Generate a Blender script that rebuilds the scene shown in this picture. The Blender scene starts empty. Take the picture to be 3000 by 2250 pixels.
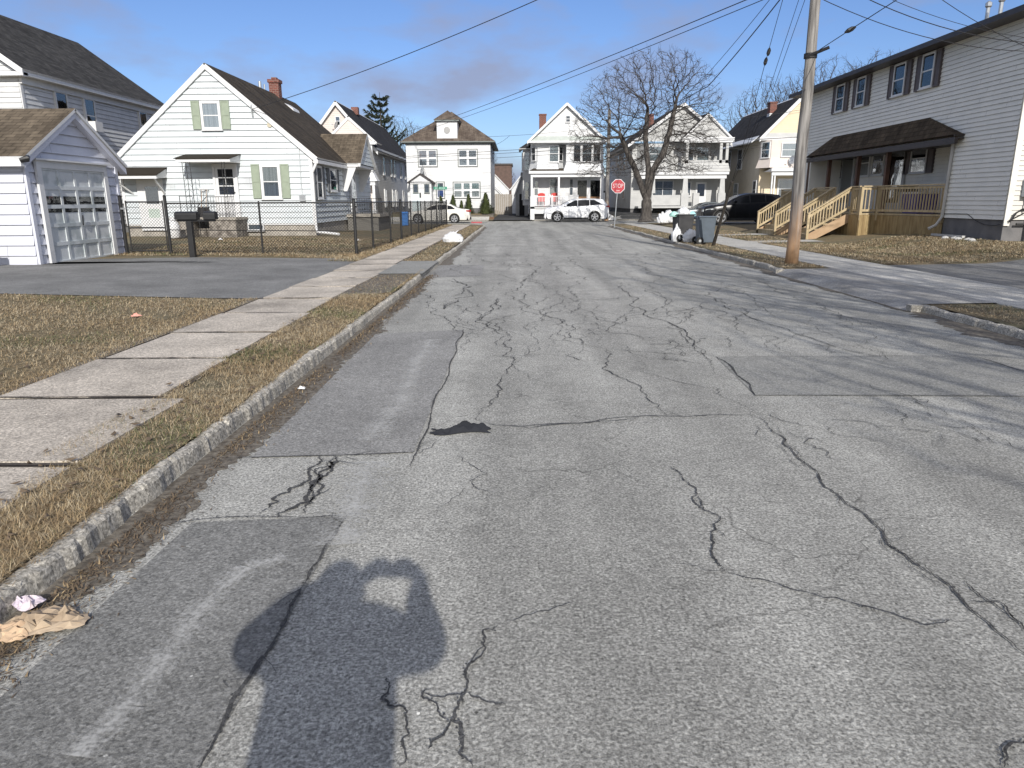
import bpy, bmesh, math, random
import numpy as np
from mathutils import Vector, Matrix, kdtree
random.seed(7); rng=np.random.default_rng(7)
for _c in (bpy.data.objects, bpy.data.meshes, bpy.data.materials, bpy.data.lights, bpy.data.cameras):
    for _o in list(_c): _c.remove(_o)
SC=bpy.context.scene; COL=SC.collection

# ------------------------------------------------------------------ camera
F=2080.; CH=1.6; PITCH=math.radians(14.47); YAW=math.radians(.45); ROLL=math.radians(-.3)
RM=Matrix.Rotation(YAW,3,'Z')@Matrix.Rotation(math.pi/2-PITCH,3,'X')@Matrix.Rotation(ROLL,3,'Z')
cd=bpy.data.cameras.new('camera'); cam=bpy.data.objects.new('camera',cd); COL.objects.link(cam)
cd.sensor_width=36; cd.lens=F/3000*36; cd.clip_start=.02; cd.clip_end=3000
cam.matrix_world=Matrix.Translation((0,0,CH))@RM.to_4x4(); SC.camera=cam
# ------------------------------------------------------------------ light
SUN_EL=math.radians(28.5); SUN_AZ=math.atan2(.15,-.985)      # direction from the ground to the sun, in x,y
w=bpy.data.worlds.new('World'); SC.world=w; w.use_nodes=True
nt=w.node_tree; nt.nodes.clear()
def N(t,**k):
    n=nt.nodes.new(t)
    for a,b in k.items(): setattr(n,a,b)
    return n
out=N('ShaderNodeOutputWorld'); bg=N('ShaderNodeBackground'); bg.inputs[1].default_value=.11
sky=N('ShaderNodeTexSky',sky_type='NISHITA',sun_disc=False); sky.sun_elevation=SUN_EL; sky.sun_rotation=math.atan2(.15,-.985)
sky.altitude=100; sky.air_density=1.0; sky.dust_density=.6; sky.ozone_density=2.0
tc=N('ShaderNodeTexCoord'); mp=N('ShaderNodeMapping'); mp.inputs['Scale'].default_value=(1,1,2.6)
n1=N('ShaderNodeTexNoise'); n1.inputs['Scale'].default_value=4.2; n1.inputs['Detail'].default_value=7; n1.inputs['Roughness'].default_value=.52
mp.inputs['Location'].default_value=(.35,0,.2)
cr=N('ShaderNodeValToRGB'); cr.color_ramp.elements[0].position=.48; cr.color_ramp.elements[1].position=.66
cr.color_ramp.elements[1].color=(.85,.85,.85,1)
mx=N('ShaderNodeMix',data_type='RGBA'); mx.inputs[7].default_value=(2.35,2.65,3.8,1)
L=nt.links.new
tint=N('ShaderNodeMix',data_type='RGBA',blend_type='MULTIPLY'); tint.inputs[0].default_value=1; tint.inputs[7].default_value=(.56,.66,.90,1)
# added bright cloud in the unseen sky behind the camera, put in as fill
dp=N('ShaderNodeVectorMath',operation='DOT_PRODUCT'); dp.inputs[1].default_value=(0,-.86,.5); sm=N('ShaderNodeMapRange'); sm.inputs[1].default_value=.0; sm.inputs[2].default_value=.55; sm.inputs[3].default_value=0; sm.inputs[4].default_value=.85
n2=N('ShaderNodeTexNoise'); n2.inputs['Scale'].default_value=3; n2.inputs['Detail'].default_value=6; q2=N('ShaderNodeMapRange'); q2.inputs[1].default_value=.3; q2.inputs[2].default_value=.6
ml=N('ShaderNodeMath',operation='MULTIPLY'); m3=N('ShaderNodeMix',data_type='RGBA'); m3.inputs[7].default_value=(7.8,7.6,7.4,1)
L(tc.outputs['Generated'],mp.inputs[0]); L(mp.outputs[0],n1.inputs['Vector']); L(n1.outputs[0],cr.inputs[0])
L(sky.outputs[0],tint.inputs[6]); L(cr.outputs[0],mx.inputs[0]); L(tint.outputs[2],mx.inputs[6])
L(tc.outputs['Generated'],dp.inputs[0]); L(dp.outputs['Value'],sm.inputs[0]); L(tc.outputs['Generated'],n2.inputs['Vector']); L(n2.outputs[0],q2.inputs[0]); L(sm.outputs[0],ml.inputs[0]); L(q2.outputs[0],ml.inputs[1])
L(ml.outputs[0],m3.inputs[0]); L(mx.outputs[2],m3.inputs[6]); L(m3.outputs[2],bg.inputs[0]); L(bg.outputs[0],out.inputs[0])
sl=bpy.data.lights.new('sun','SUN'); sl.energy=3.8; sl.angle=math.radians(.55); sl.color=(1,.95,.88)
so=bpy.data.objects.new('sun',sl); COL.objects.link(so); so.location=(20,-40,60)
sd=Vector((.15*math.cos(SUN_EL),-.985*math.cos(SUN_EL),math.sin(SUN_EL))).normalized()
so.rotation_euler=sd.to_track_quat('Z','Y').to_euler()
SC.view_settings.view_transform='Standard'; SC.view_settings.look='None'; SC.view_settings.exposure=.35; SC.view_settings.gamma=1
SC.cycles.max_bounces=6; SC.cycles.transparent_max_bounces=12; SC.cycles.diffuse_bounces=3; SC.cycles.caustics_reflective=False; SC.cycles.caustics_refractive=False
try: SC.cycles.use_denoising=True
except Exception: pass

# ------------------------------------------------------------------ measuring helpers (photo pixels -> metres on a known plane)
def _ray(u,v): return RM@Vector(((u-1500)/F,-(v-1125)/F,-1))
def oy(p,Y): d=_ray(*p); t=Y/d[1]; return (d[0]*t,CH+d[2]*t)          # on plane y=Y -> x,z
def ox(p,X): d=_ray(*p); t=X/d[0]; return (d[1]*t,CH+d[2]*t)          # on plane x=X -> y,z
def oz(p,z=0.): d=_ray(*p); t=(z-CH)/d[2]; return (d[0]*t,d[1]*t)     # on plane z
def z1(a,b):return a/2.0733,b/2.0733
def z2(a,b):return 300+a/2.5518,150+b/2.5518
def z3(a,b):return 900+a/3.318,250+b/3.318
def z4(a,b):return 1480+a/3.072,250+b/3.072
def z6(a,b):return 2200+a/2.765,200+b/2.765
def z7(a,b):return 500+a/5.927,440+b/5.925
def z8(a,b):return 2250+a/2.949,b/2.949
def zF(a,b):return 1500+a/4.879,300+b/4.879
def zH(a,b):return 2100+a/5.183,300+b/5.183
def zC(a,b):return 1280+a/5.027,350+b/5.027
def hh(a,b):return a*1.35624,b*1.35624
def qa(a,b):return a/1.4747,700+b/1.4747
def qb(a,b):return a/1.4747,1450+b/1.4747
def qc(a,b):return 1500+a/1.4747,700+b/1.4747
def qd(a,b):return 1500+a/1.4747,1450+b/1.4747

# ------------------------------------------------------------------ materials
MATS={}
def mat(name,c,rough=.8,c2=None,ns=3.,nd=5,bump=0.,bs=60.,metal=0.,spec=.5,rng_=(.35,.65),sc=(1,1,1),emit=None,extra=None,bd=3):
    if name in MATS: return MATS[name]
    m=bpy.data.materials.new(name); m.use_nodes=True; t=m.node_tree; b=t.nodes['Principled BSDF']
    b.inputs['Roughness'].default_value=rough; b.inputs['Metallic'].default_value=metal
    b.inputs['Specular IOR Level'].default_value=spec
    if c2 is None: c2=tuple(x*.86 for x in c)
    tcn=t.nodes.new('ShaderNodeTexCoord'); mpn=t.nodes.new('ShaderNodeMapping'); mpn.inputs['Scale'].default_value=sc
    t.links.new(tcn.outputs['Object'],mpn.inputs[0])
    no=t.nodes.new('ShaderNodeTexNoise'); no.inputs['Scale'].default_value=ns; no.inputs['Detail'].default_value=nd
    t.links.new(mpn.outputs[0],no.inputs['Vector'])
    r=t.nodes.new('ShaderNodeValToRGB'); r.color_ramp.elements[0].position=rng_[0]; r.color_ramp.elements[1].position=rng_[1]
    r.color_ramp.elements[0].color=(*c2,1); r.color_ramp.elements[1].color=(*c,1)
    t.links.new(no.outputs[0],r.inputs[0]); t.links.new(r.outputs[0],b.inputs['Base Color'])
    if bump:
        n2=t.nodes.new('ShaderNodeTexNoise'); n2.inputs['Scale'].default_value=bs; n2.inputs['Detail'].default_value=bd
        t.links.new(mpn.outputs[0],n2.inputs['Vector'])
        bn=t.nodes.new('ShaderNodeBump'); bn.inputs['Strength'].default_value=bump; bn.inputs['Distance'].default_value=.01
        t.links.new(n2.outputs[0],bn.inputs['Height']); t.links.new(bn.outputs[0],b.inputs['Normal'])
    if emit: b.inputs['Emission Color'].default_value=(*emit,1); b.inputs['Emission Strength'].default_value=1
    MATS[name]=m
    if extra: extra(t,b,r,mpn)
    return m
def nd_(t,k,**kw):
    n=t.nodes.new(k)
    for a,b in kw.items(): setattr(n,a,b)
    return n
def asphalt(name,base,var=.25,light=.55,dark=.5,big=.35,cracks=0.,tint=(1,1,1),grit=78.,streak=0.):
    """aggregate speckle + blotches, all intrinsic colour of the paving"""
    if name in MATS: return MATS[name]
    m=bpy.data.materials.new(name); m.use_nodes=True; t=m.node_tree; b=t.nodes['Principled BSDF']; K=t.links.new
    b.inputs['Roughness'].default_value=.88; b.inputs['Specular IOR Level'].default_value=.25
    g=nd_(t,'ShaderNodeNewGeometry'); P=g.outputs['Position']
    a=nd_(t,'ShaderNodeTexNoise'); a.inputs['Scale'].default_value=grit; a.inputs['Detail'].default_value=4; a.inputs['Roughness'].default_value=.75; K(P,a.inputs['Vector'])
    v=nd_(t,'ShaderNodeTexVoronoi'); v.inputs['Scale'].default_value=grit*1.1; K(P,v.inputs['Vector'])
    bl=nd_(t,'ShaderNodeTexNoise'); bl.inputs['Scale'].default_value=.9; bl.inputs['Detail'].default_value=6; bl.inputs['Roughness'].default_value=.62; K(P,bl.inputs['Vector'])
    md=nd_(t,'ShaderNodeTexNoise'); md.inputs['Scale'].default_value=9; md.inputs['Detail'].default_value=4; K(P,md.inputs['Vector'])
    # value = base * (1 + speckle) * (1 + blotch)
    def rng1(src,f0,f1,t0,t1):
        q=nd_(t,'ShaderNodeMapRange'); q.inputs[1].default_value=f0; q.inputs[2].default_value=f1; q.inputs[3].default_value=t0; q.inputs[4].default_value=t1
        K(src,q.inputs[0]); return q.outputs[0]
    def mul(x,y):
        q=nd_(t,'ShaderNodeMath',operation='MULTIPLY'); K(x,q.inputs[0])
        if isinstance(y,(int,float)): q.inputs[1].default_value=y
        else: K(y,q.inputs[1])
        return q.outputs[0]
    s=rng1(a.outputs[0],.3,.72,1-dark,1+light)
    cs=nd_(t,'ShaderNodeSeparateColor'); K(v.outputs['Color'],cs.inputs[0])
    s2=rng1(cs.outputs[0],0,1,.72,1.3)
    val=mul(mul(s,s2),rng1(bl.outputs[0],.3,.7,1-big*.5,1+big*.5))
    val=mul(val,rng1(md.outputs[0],.3,.7,.93,1.07))
    if streak:
        sm_=nd_(t,'ShaderNodeMapping'); sm_.inputs['Scale'].default_value=(1.1,.07,1); K(P,sm_.inputs[0]); sn_=nd_(t,'ShaderNodeTexNoise'); sn_.inputs['Scale'].default_value=1.4; sn_.inputs['Detail'].default_value=5; K(sm_.outputs[0],sn_.inputs['Vector'])
        val=mul(val,rng1(sn_.outputs[0],.32,.68,1-streak*.5,1+streak*.5))
        so_=nd_(t,'ShaderNodeTexNoise'); so_.inputs['Scale'].default_value=2.1; so_.inputs['Detail'].default_value=3; so_.inputs['Distortion'].default_value=.6; K(P,so_.inputs['Vector']); val=mul(val,rng1(so_.outputs[0],.60,.70,1,.86))
    # small pits and bright chips
    v2=nd_(t,'ShaderNodeTexVoronoi'); v2.inputs['Scale'].default_value=22; K(P,v2.inputs['Vector'])
    c2=nd_(t,'ShaderNodeSeparateColor'); K(v2.outputs['Color'],c2.inputs[0])
    chip=nd_(t,'ShaderNodeMath',operation='GREATER_THAN'); K(c2.outputs[0],chip.inputs[0]); chip.inputs[1].default_value=.88
    near=nd_(t,'ShaderNodeMath',operation='LESS_THAN'); K(v2.outputs['Distance'],near.inputs[0]); near.inputs[1].default_value=.13
    ch=mul(chip.outputs[0],near.outputs[0])
    sg=rng1(c2.outputs[1],0,1,-.75,1.3)
    ad=nd_(t,'ShaderNodeMath',operation='MULTIPLY_ADD'); K(mul(ch,sg),ad.inputs[0]); ad.inputs[1].default_value=1.; ad.inputs[2].default_value=1.
    val=mul(val,ad.outputs[0])
    if cracks:
        dn=nd_(t,'ShaderNodeTexNoise'); dn.inputs['Scale'].default_value=2.2; dn.inputs['Detail'].default_value=6; K(P,dn.inputs['Vector'])
        dv=nd_(t,'ShaderNodeVectorMath',operation='MULTIPLY_ADD'); K(dn.outputs['Color'],dv.inputs[0]); dv.inputs[1].default_value=(.7,.7,0); K(P,dv.inputs[2])
        vc=nd_(t,'ShaderNodeTexVoronoi',feature='DISTANCE_TO_EDGE'); vc.inputs['Scale'].default_value=.85; K(dv.outputs[0],vc.inputs['Vector'])
        mk=nd_(t,'ShaderNodeTexNoise'); mk.inputs['Scale'].default_value=.33; mk.inputs['Detail'].default_value=2; K(P,mk.inputs['Vector'])
        line=rng1(vc.outputs['Distance'],.0008,.0065,1,0)
        msk=rng1(mk.outputs[0],.47,.56,0,cracks)
        lm=mul(line,msk)
        iv=nd_(t,'ShaderNodeMath',operation='SUBTRACT'); iv.inputs[0].default_value=1; K(lm,iv.inputs[1])
        val=mul(val,iv.outputs[0])
    cb=nd_(t,'ShaderNodeCombineColor')
    for i in range(3): K(mul(val,base*tint[i]),cb.inputs[i])
    K(cb.outputs[0],b.inputs['Base Color'])
    bn=nd_(t,'ShaderNodeBump'); bn.inputs['Strength'].default_value=.9; bn.inputs['Distance'].default_value=.006; K(a.outputs[0],bn.inputs['Height']); K(bn.outputs[0],b.inputs['Normal'])
    MATS[name]=m; return m
def shingles(name,c,c2,row=.16,tab=.32,stain=(.5,.5,.5)):
    if name in MATS: return MATS[name]
    m=bpy.data.materials.new(name); m.use_nodes=True; t=m.node_tree; b=t.nodes['Principled BSDF']; K=t.links.new
    b.inputs['Roughness'].default_value=.92; b.inputs['Specular IOR Level'].default_value=.15
    uv=nd_(t,'ShaderNodeUVMap'); br=nd_(t,'ShaderNodeTexBrick'); K(uv.outputs[0],br.inputs['Vector'])
    br.inputs['Scale'].default_value=1; br.inputs['Brick Width'].default_value=tab; br.inputs['Row Height'].default_value=row; br.inputs['Mortar Size'].default_value=.011
    br.inputs['Color1'].default_value=(*c,1); br.inputs['Color2'].default_value=(*c2,1); br.inputs['Mortar'].default_value=(*[x*.45 for x in c],1); br.inputs['Bias'].default_value=-.1
    no=nd_(t,'ShaderNodeTexNoise'); no.inputs['Scale'].default_value=1.1; no.inputs['Detail'].default_value=8; no.inputs['Roughness'].default_value=.7
    mpn=nd_(t,'ShaderNodeMapping'); mpn.inputs['Scale'].default_value=(1.6,.5,1); K(uv.outputs[0],mpn.inputs[0]); K(mpn.outputs[0],no.inputs['Vector'])
    r=nd_(t,'ShaderNodeValToRGB'); r.color_ramp.elements[0].position=.36; r.color_ramp.elements[1].position=.66
    r.color_ramp.elements[0].color=(*[x*.62 for x in stain],1); r.color_ramp.elements[1].color=(*[min(1,x*2) for x in stain],1); K(no.outputs[0],r.inputs[0])
    mxx=nd_(t,'ShaderNodeMix',data_type='RGBA',blend_type='MULTIPLY'); mxx.inputs[0].default_value=.85; K(br.outputs[0],mxx.inputs[6]); K(r.outputs[0],mxx.inputs[7])
    K(mxx.outputs[2],b.inputs['Base Color'])
    bn=nd_(t,'ShaderNodeBump'); bn.inputs['Strength'].default_value=.6; bn.inputs['Distance'].default_value=.01; K(br.outputs['Fac'],bn.inputs['Height']); bn.invert=True; K(bn.outputs[0],b.inputs['Normal'])
    MATS[name]=m; return m
def brick(name,c=(.22,.06,.04),c2=(.14,.04,.03),mo=(.3,.27,.24),bw=.22,rh=.075):
    m=shingles(name,c,c2,rh,bw); 
    for n in m.node_tree.nodes:
        if n.type=='TEX_BRICK': n.inputs['Mortar'].default_value=(*mo,1); n.inputs['Mortar Size'].default_value=.008
    return m
def glass(name='window_glass',tintc=(.85,.88,.9),mixf=.80,rough=.03):
    if name in MATS: return MATS[name]
    m=bpy.data.materials.new(name); m.use_nodes=True; t=m.node_tree; t.nodes.clear(); K=t.links.new
    o=nd_(t,'ShaderNodeOutputMaterial'); mixn=nd_(t,'ShaderNodeMixShader'); tr=nd_(t,'ShaderNodeBsdfTransparent'); gl=nd_(t,'ShaderNodeBsdfGlossy')
    tr.inputs[0].default_value=(*tintc,1); gl.inputs['Roughness'].default_value=rough; gl.inputs[0].default_value=(.9,.95,1,1)
    fr=nd_(t,'ShaderNodeFresnel'); fr.inputs[0].default_value=1.5
    ad=nd_(t,'ShaderNodeMath',operation='ADD',use_clamp=True); K(fr.outputs[0],ad.inputs[0]); ad.inputs[1].default_value=1-mixf-.12
    K(ad.outputs[0],mixn.inputs[0]); K(tr.outputs[0],mixn.inputs[1]); K(gl.outputs[0],mixn.inputs[2]); K(mixn.outputs[0],o.inputs[0])
    # a little waviness, as old panes have
    no=nd_(t,'ShaderNodeTexNoise'); no.inputs['Scale'].default_value=1.7; bn=nd_(t,'ShaderNodeBump'); bn.inputs['Strength'].default_value=.12; bn.inputs['Distance'].default_value=.05
    g=nd_(t,'ShaderNodeNewGeometry'); K(g.outputs['Position'],no.inputs['Vector']); K(no.outputs[0],bn.inputs['Height']); K(bn.outputs[0],gl.inputs['Normal'])
    MATS[name]=m; return m

M_road=asphalt('road_asphalt',.29,big=.3,light=.9,dark=.75,streak=.42,cracks=.42,tint=(1,.992,.92))
M_patch=asphalt('road_patch_asphalt',.245,tint=(1,.99,.95),big=.4,light=.5,dark=.45)
M_patch2=asphalt('road_patch_dark',.175,big=.4,light=.7,dark=.45,tint=(1,1,.955))
M_patch3=asphalt('road_patch_smooth',.255,big=.2,light=.35,dark=.35,tint=(1,1,.94))
M_seam=asphalt('crack_filler',.06,big=.8,light=.8)
M_drive=asphalt('driveway_asphalt',.18,big=.55,light=.4,dark=.35,tint=(1,1,.97))
M_apron=asphalt('apron_asphalt',.30,big=.6,light=.5,dark=.5,tint=(1,.98,.93))
M_drive2=asphalt('new_driveway_asphalt',.06,big=.3,light=.35,dark=.3)
M_walk=asphalt('old_sidewalk_concrete',.395,big=.7,light=.55,dark=.5,tint=(1.085,.98,.84),grit=70)
M_walk2=asphalt('pale_sidewalk_concrete',.43,big=.35,light=.3,dark=.3,tint=(1,.98,.91),grit=60)
M_kerb=asphalt('kerb_stone',.36,big=.45,light=.8,dark=.7,tint=(1.04,.985,.87),grit=55)
M_dirt=mat('bare_soil',(.185,.165,.135),.95,(.07,.06,.048),ns=22,nd=9,bump=.8,bs=55)
M_chalk=None
def lawnx(t,b,r,mpn):
    n=nd_(t,'ShaderNodeTexNoise'); n.inputs['Scale'].default_value=.55; n.inputs['Detail'].default_value=7; n.inputs['Roughness'].default_value=.65; t.links.new(mpn.outputs[0],n.inputs['Vector'])
    q=nd_(t,'ShaderNodeValToRGB'); q.color_ramp.elements[0].position=.46; q.color_ramp.elements[1].position=.6; q.color_ramp.elements[0].color=(0,0,0,1)
    t.links.new(n.outputs[0],q.inputs[0])
    x=nd_(t,'ShaderNodeMix',data_type='RGBA'); t.links.new(q.outputs[0],x.inputs[0]); t.links.new(r.outputs[0],x.inputs[6]); x.inputs[7].default_value=(.13,.115,.065,1)
    t.links.new(x.outputs[2],b.inputs['Base Color'])
M_lawn=mat('winter_turf',(.235,.18,.10),.95,(.10,.078,.042),ns=26,nd=9,bump=1.,bs=70,extra=lawnx)
M_straw=mat('straw_blade',(.46,.39,.27),.8,(.31,.255,.165),ns=9)
M_tan=mat('tan_blade',(.36,.275,.16),.85,(.22,.155,.085),ns=9)
M_green=mat('green_blade',(.17,.175,.075),.8,(.05,.075,.02),ns=9)
M_white=mat('white_siding',(.64,.65,.655),.55,(.55,.56,.565),ns=2.2,nd=7,bump=.15,bs=25)
M_trim=mat('white_trim',(.68,.685,.69),.5,(.62,.63,.635),ns=5)
def capex(t,b,r,mpn):   # weathered chalky paint: grey-green washes and a few bare patches
    n=nd_(t,'ShaderNodeTexNoise'); n.inputs['Scale'].default_value=.9; n.inputs['Detail'].default_value=9; n.inputs['Roughness'].default_value=.6
    mm=nd_(t,'ShaderNodeMapping'); mm.inputs['Scale'].default_value=(.6,.6,1.6); tcn=nd_(t,'ShaderNodeTexCoord'); t.links.new(tcn.outputs['Object'],mm.inputs[0]); t.links.new(mm.outputs[0],n.inputs['Vector'])
    q=nd_(t,'ShaderNodeValToRGB'); q.color_ramp.elements[0].position=.57; q.color_ramp.elements[1].position=.64; q.color_ramp.elements[0].color=(0,0,0,1); q.color_ramp.elements[1].color=(.8,.8,.8,1)
    t.links.new(n.outputs[0],q.inputs[0])
    x=nd_(t,'ShaderNodeMix',data_type='RGBA'); t.links.new(q.outputs[0],x.inputs[0]); t.links.new(r.outputs[0],x.inputs[6]); x.inputs[7].default_value=(.46,.48,.50,1)
    t.links.new(x.outputs[2],b.inputs['Base Color'])
M_cape=mat('weathered_white_siding',(.60,.64,.66),.6,(.535,.585,.605),ns=1.6,nd=8,bump=.15,bs=25,extra=capex)
M_garage=mat('garage_siding',(.64,.66,.74),.5,(.58,.60,.68),ns=1.8,bump=.1,bs=25)
M_greywh=mat('grey_white_siding',(.46,.465,.455),.6,(.40,.405,.40),ns=2)
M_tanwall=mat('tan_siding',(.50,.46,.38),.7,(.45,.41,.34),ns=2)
M_yellow=mat('yellow_siding',(.68,.575,.41),.65,(.63,.53,.37),ns=2)
M_pink=mat('cream_pink_siding',(.64,.575,.53),.65,(.6,.54,.49),ns=2)
M_vinylshade=mat('vinyl_siding_shade_side',(.79,.77,.70),.5,(.73,.715,.65),ns=2.5,bump=.1,bs=20)  # colour lifted to brighten the shaded duplex walls; same siding as the end wall
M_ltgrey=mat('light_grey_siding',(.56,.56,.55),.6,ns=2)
M_sage=mat('sage_green_shutter',(.285,.335,.255),.6,(.25,.295,.225),ns=4)
M_brown=mat('dark_brown_shutter',(.105,.088,.088),.6,(.08,.066,.066),ns=4)
M_brownpost=mat('brown_post_paint',(.11,.055,.035),.6,(.07,.035,.022),ns=4)
M_fascia=mat('dark_brown_fascia',(.045,.035,.032),.5,(.03,.024,.022),ns=4)
M_concrete=mat('foundation_block',(.42,.39,.34),.9,(.28,.26,.23),ns=3.2,nd=8,bump=.6,bs=28)
M_dkconc=mat('grey_painted_foundation',(.17,.165,.165),.85,(.11,.11,.112),ns=2.2,nd=7,bump=.4,bs=20)
M_black=mat('black_painted_steel',(.012,.012,.013),.45,(.02,.02,.02))
M_dark=mat('dark_interior',(.02,.02,.022),.9,(.03,.028,.028))
M_curt=mat('pale_curtain',(.62,.62,.60),.9,(.42,.43,.42),ns=1,nd=2,sc=(22,22,.4))
M_curtd=mat('dim_curtain',(.24,.26,.28),.9,(.13,.14,.16),ns=1,nd=2,sc=(18,18,.5))
M_shade=mat('window_shade',(.33,.35,.34),.9,(.27,.29,.29),ns=2)
M_deck=mat('new_deck_lumber',(.50,.405,.26),.75,(.36,.28,.155),ns=2.,nd=8,sc=(5,5,1),bump=.2,bs=30)
M_deckor=mat('orange_stair_stringer',(.44,.31,.19),.75,(.36,.24,.14),ns=3,nd=7)
def polex(t,b,r,mpn):
    g=nd_(t,'ShaderNodeTexCoord'); s=nd_(t,'ShaderNodeSeparateXYZ'); t.links.new(g.outputs['Object'],s.inputs[0])
    n=nd_(t,'ShaderNodeTexNoise'); n.inputs['Scale'].default_value=4; t.links.new(mpn.outputs[0],n.inputs['Vector'])
    a=nd_(t,'ShaderNodeMath',operation='MULTIPLY_ADD'); t.links.new(n.outputs[0],a.inputs[0]); a.inputs[1].default_value=1.2; t.links.new(s.outputs[2],a.inputs[2])
    q=nd_(t,'ShaderNodeMapRange'); q.inputs[1].default_value=.9; q.inputs[2].default_value=2.3; q.inputs[3].default_value=.75; q.inputs[4].default_value=0; t.links.new(a.outputs[0],q.inputs[0])
    x=nd_(t,'ShaderNodeMix',data_type='RGBA'); t.links.new(q.outputs[0],x.inputs[0]); t.links.new(r.outputs[0],x.inputs[6]); x.inputs[7].default_value=(.46,.26,.12,1)
    t.links.new(x.outputs[2],b.inputs['Base Color'])
M_pole=mat('weathered_pole_wood',(.32,.305,.285),.85,(.115,.107,.10),ns=2.2,nd=9,sc=(9,9,.55),bump=.8,bs=9,bd=8,extra=polex)
M_oldwood=mat('dark_wood_guard',(.07,.06,.05),.8,(.03,.027,.022),ns=3,sc=(5,5,1))
M_bark=mat('tree_bark',(.10,.09,.08),.9,(.035,.03,.027),ns=6,nd=8,sc=(2,2,.5),bump=.8,bs=14)
M_twig=mat('bare_twig',(.065,.056,.05),.9,(.04,.034,.03),ns=3)
M_bag=mat('white_plastic_bag',(.68,.69,.70),.35,(.6,.61,.62),ns=5,bump=.6,bs=14)
M_mint=mat('mint_plastic_bag',(.45,.75,.68),.4)
M_tyre=mat('black_rubber',(.018,.018,.018),.8)
M_rim=mat('silver_alloy',(.55,.56,.58),.3,(.45,.46,.48),metal=.8)
M_glasscar=mat('tinted_car_glass',(.008,.009,.011),.2,(.012,.013,.015),spec=.3)
M_chrome=mat('galvanised_metal',(.55,.57,.58),.35,(.42,.44,.45),metal=.7,ns=6)
M_wire=mat('cable_jacket',(.015,.015,.017),.6)
M_glass=glass(); M_glassm=glass('mirror_like_glass',(.4,.43,.46),.62)
M_glassd=glass('dim_glass',(.6,.62,.64),.875)
M_paint={'white':mat('white_car_paint',(.84,.85,.86),.3,(.82,.83,.84),spec=.6),'black':mat('black_car_paint',(.006,.007,.009),.28,(.008,.008,.01),spec=.35),
 'pearl':mat('pearl_white_paint',(.70,.68,.63),.3,(.68,.66,.61)),'grey':mat('dark_grey_car_paint',(.10,.115,.12),.25,(.09,.1,.11))}
SH_tan=shingles('grey_brown_shingles',(.19,.155,.115),(.12,.097,.072))
SH_cape=shingles('dark_brown_shingles',(.095,.078,.058),(.062,.052,.04))
SH_old=shingles('weathered_dark_shingles',(.085,.083,.08),(.04,.039,.038),row=.17,tab=.3,stain=(.8,.79,.77))
SH_e=shingles('worn_taupe_shingles',(.20,.165,.14),(.13,.105,.09),stain=(.55,.5,.47))
SH_dk=shingles('charcoal_shingles',(.06,.058,.06),(.04,.039,.04))
SH_brown=shingles('brown_porch_shingles',(.13,.10,.07),(.085,.066,.047))
SH_white=mat('pale_ribbed_metal_roof',(.62,.64,.66),.45)
M_brick=brick('red_brick'); M_block=brick('painted_block',(.40,.385,.34),(.34,.325,.29),(.24,.23,.21),.42,.2)
M_skirt=mat('deck_skirt_boards',(.34,.25,.12),.75,(.22,.15,.065),ns=2.,nd=8,sc=(5,5,1),bump=.2,bs=30)
M_stone=mat('rough_stone',(.34,.31,.27),.9,(.12,.105,.09),ns=5,nd=3,bump=.9,bs=9)

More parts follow.
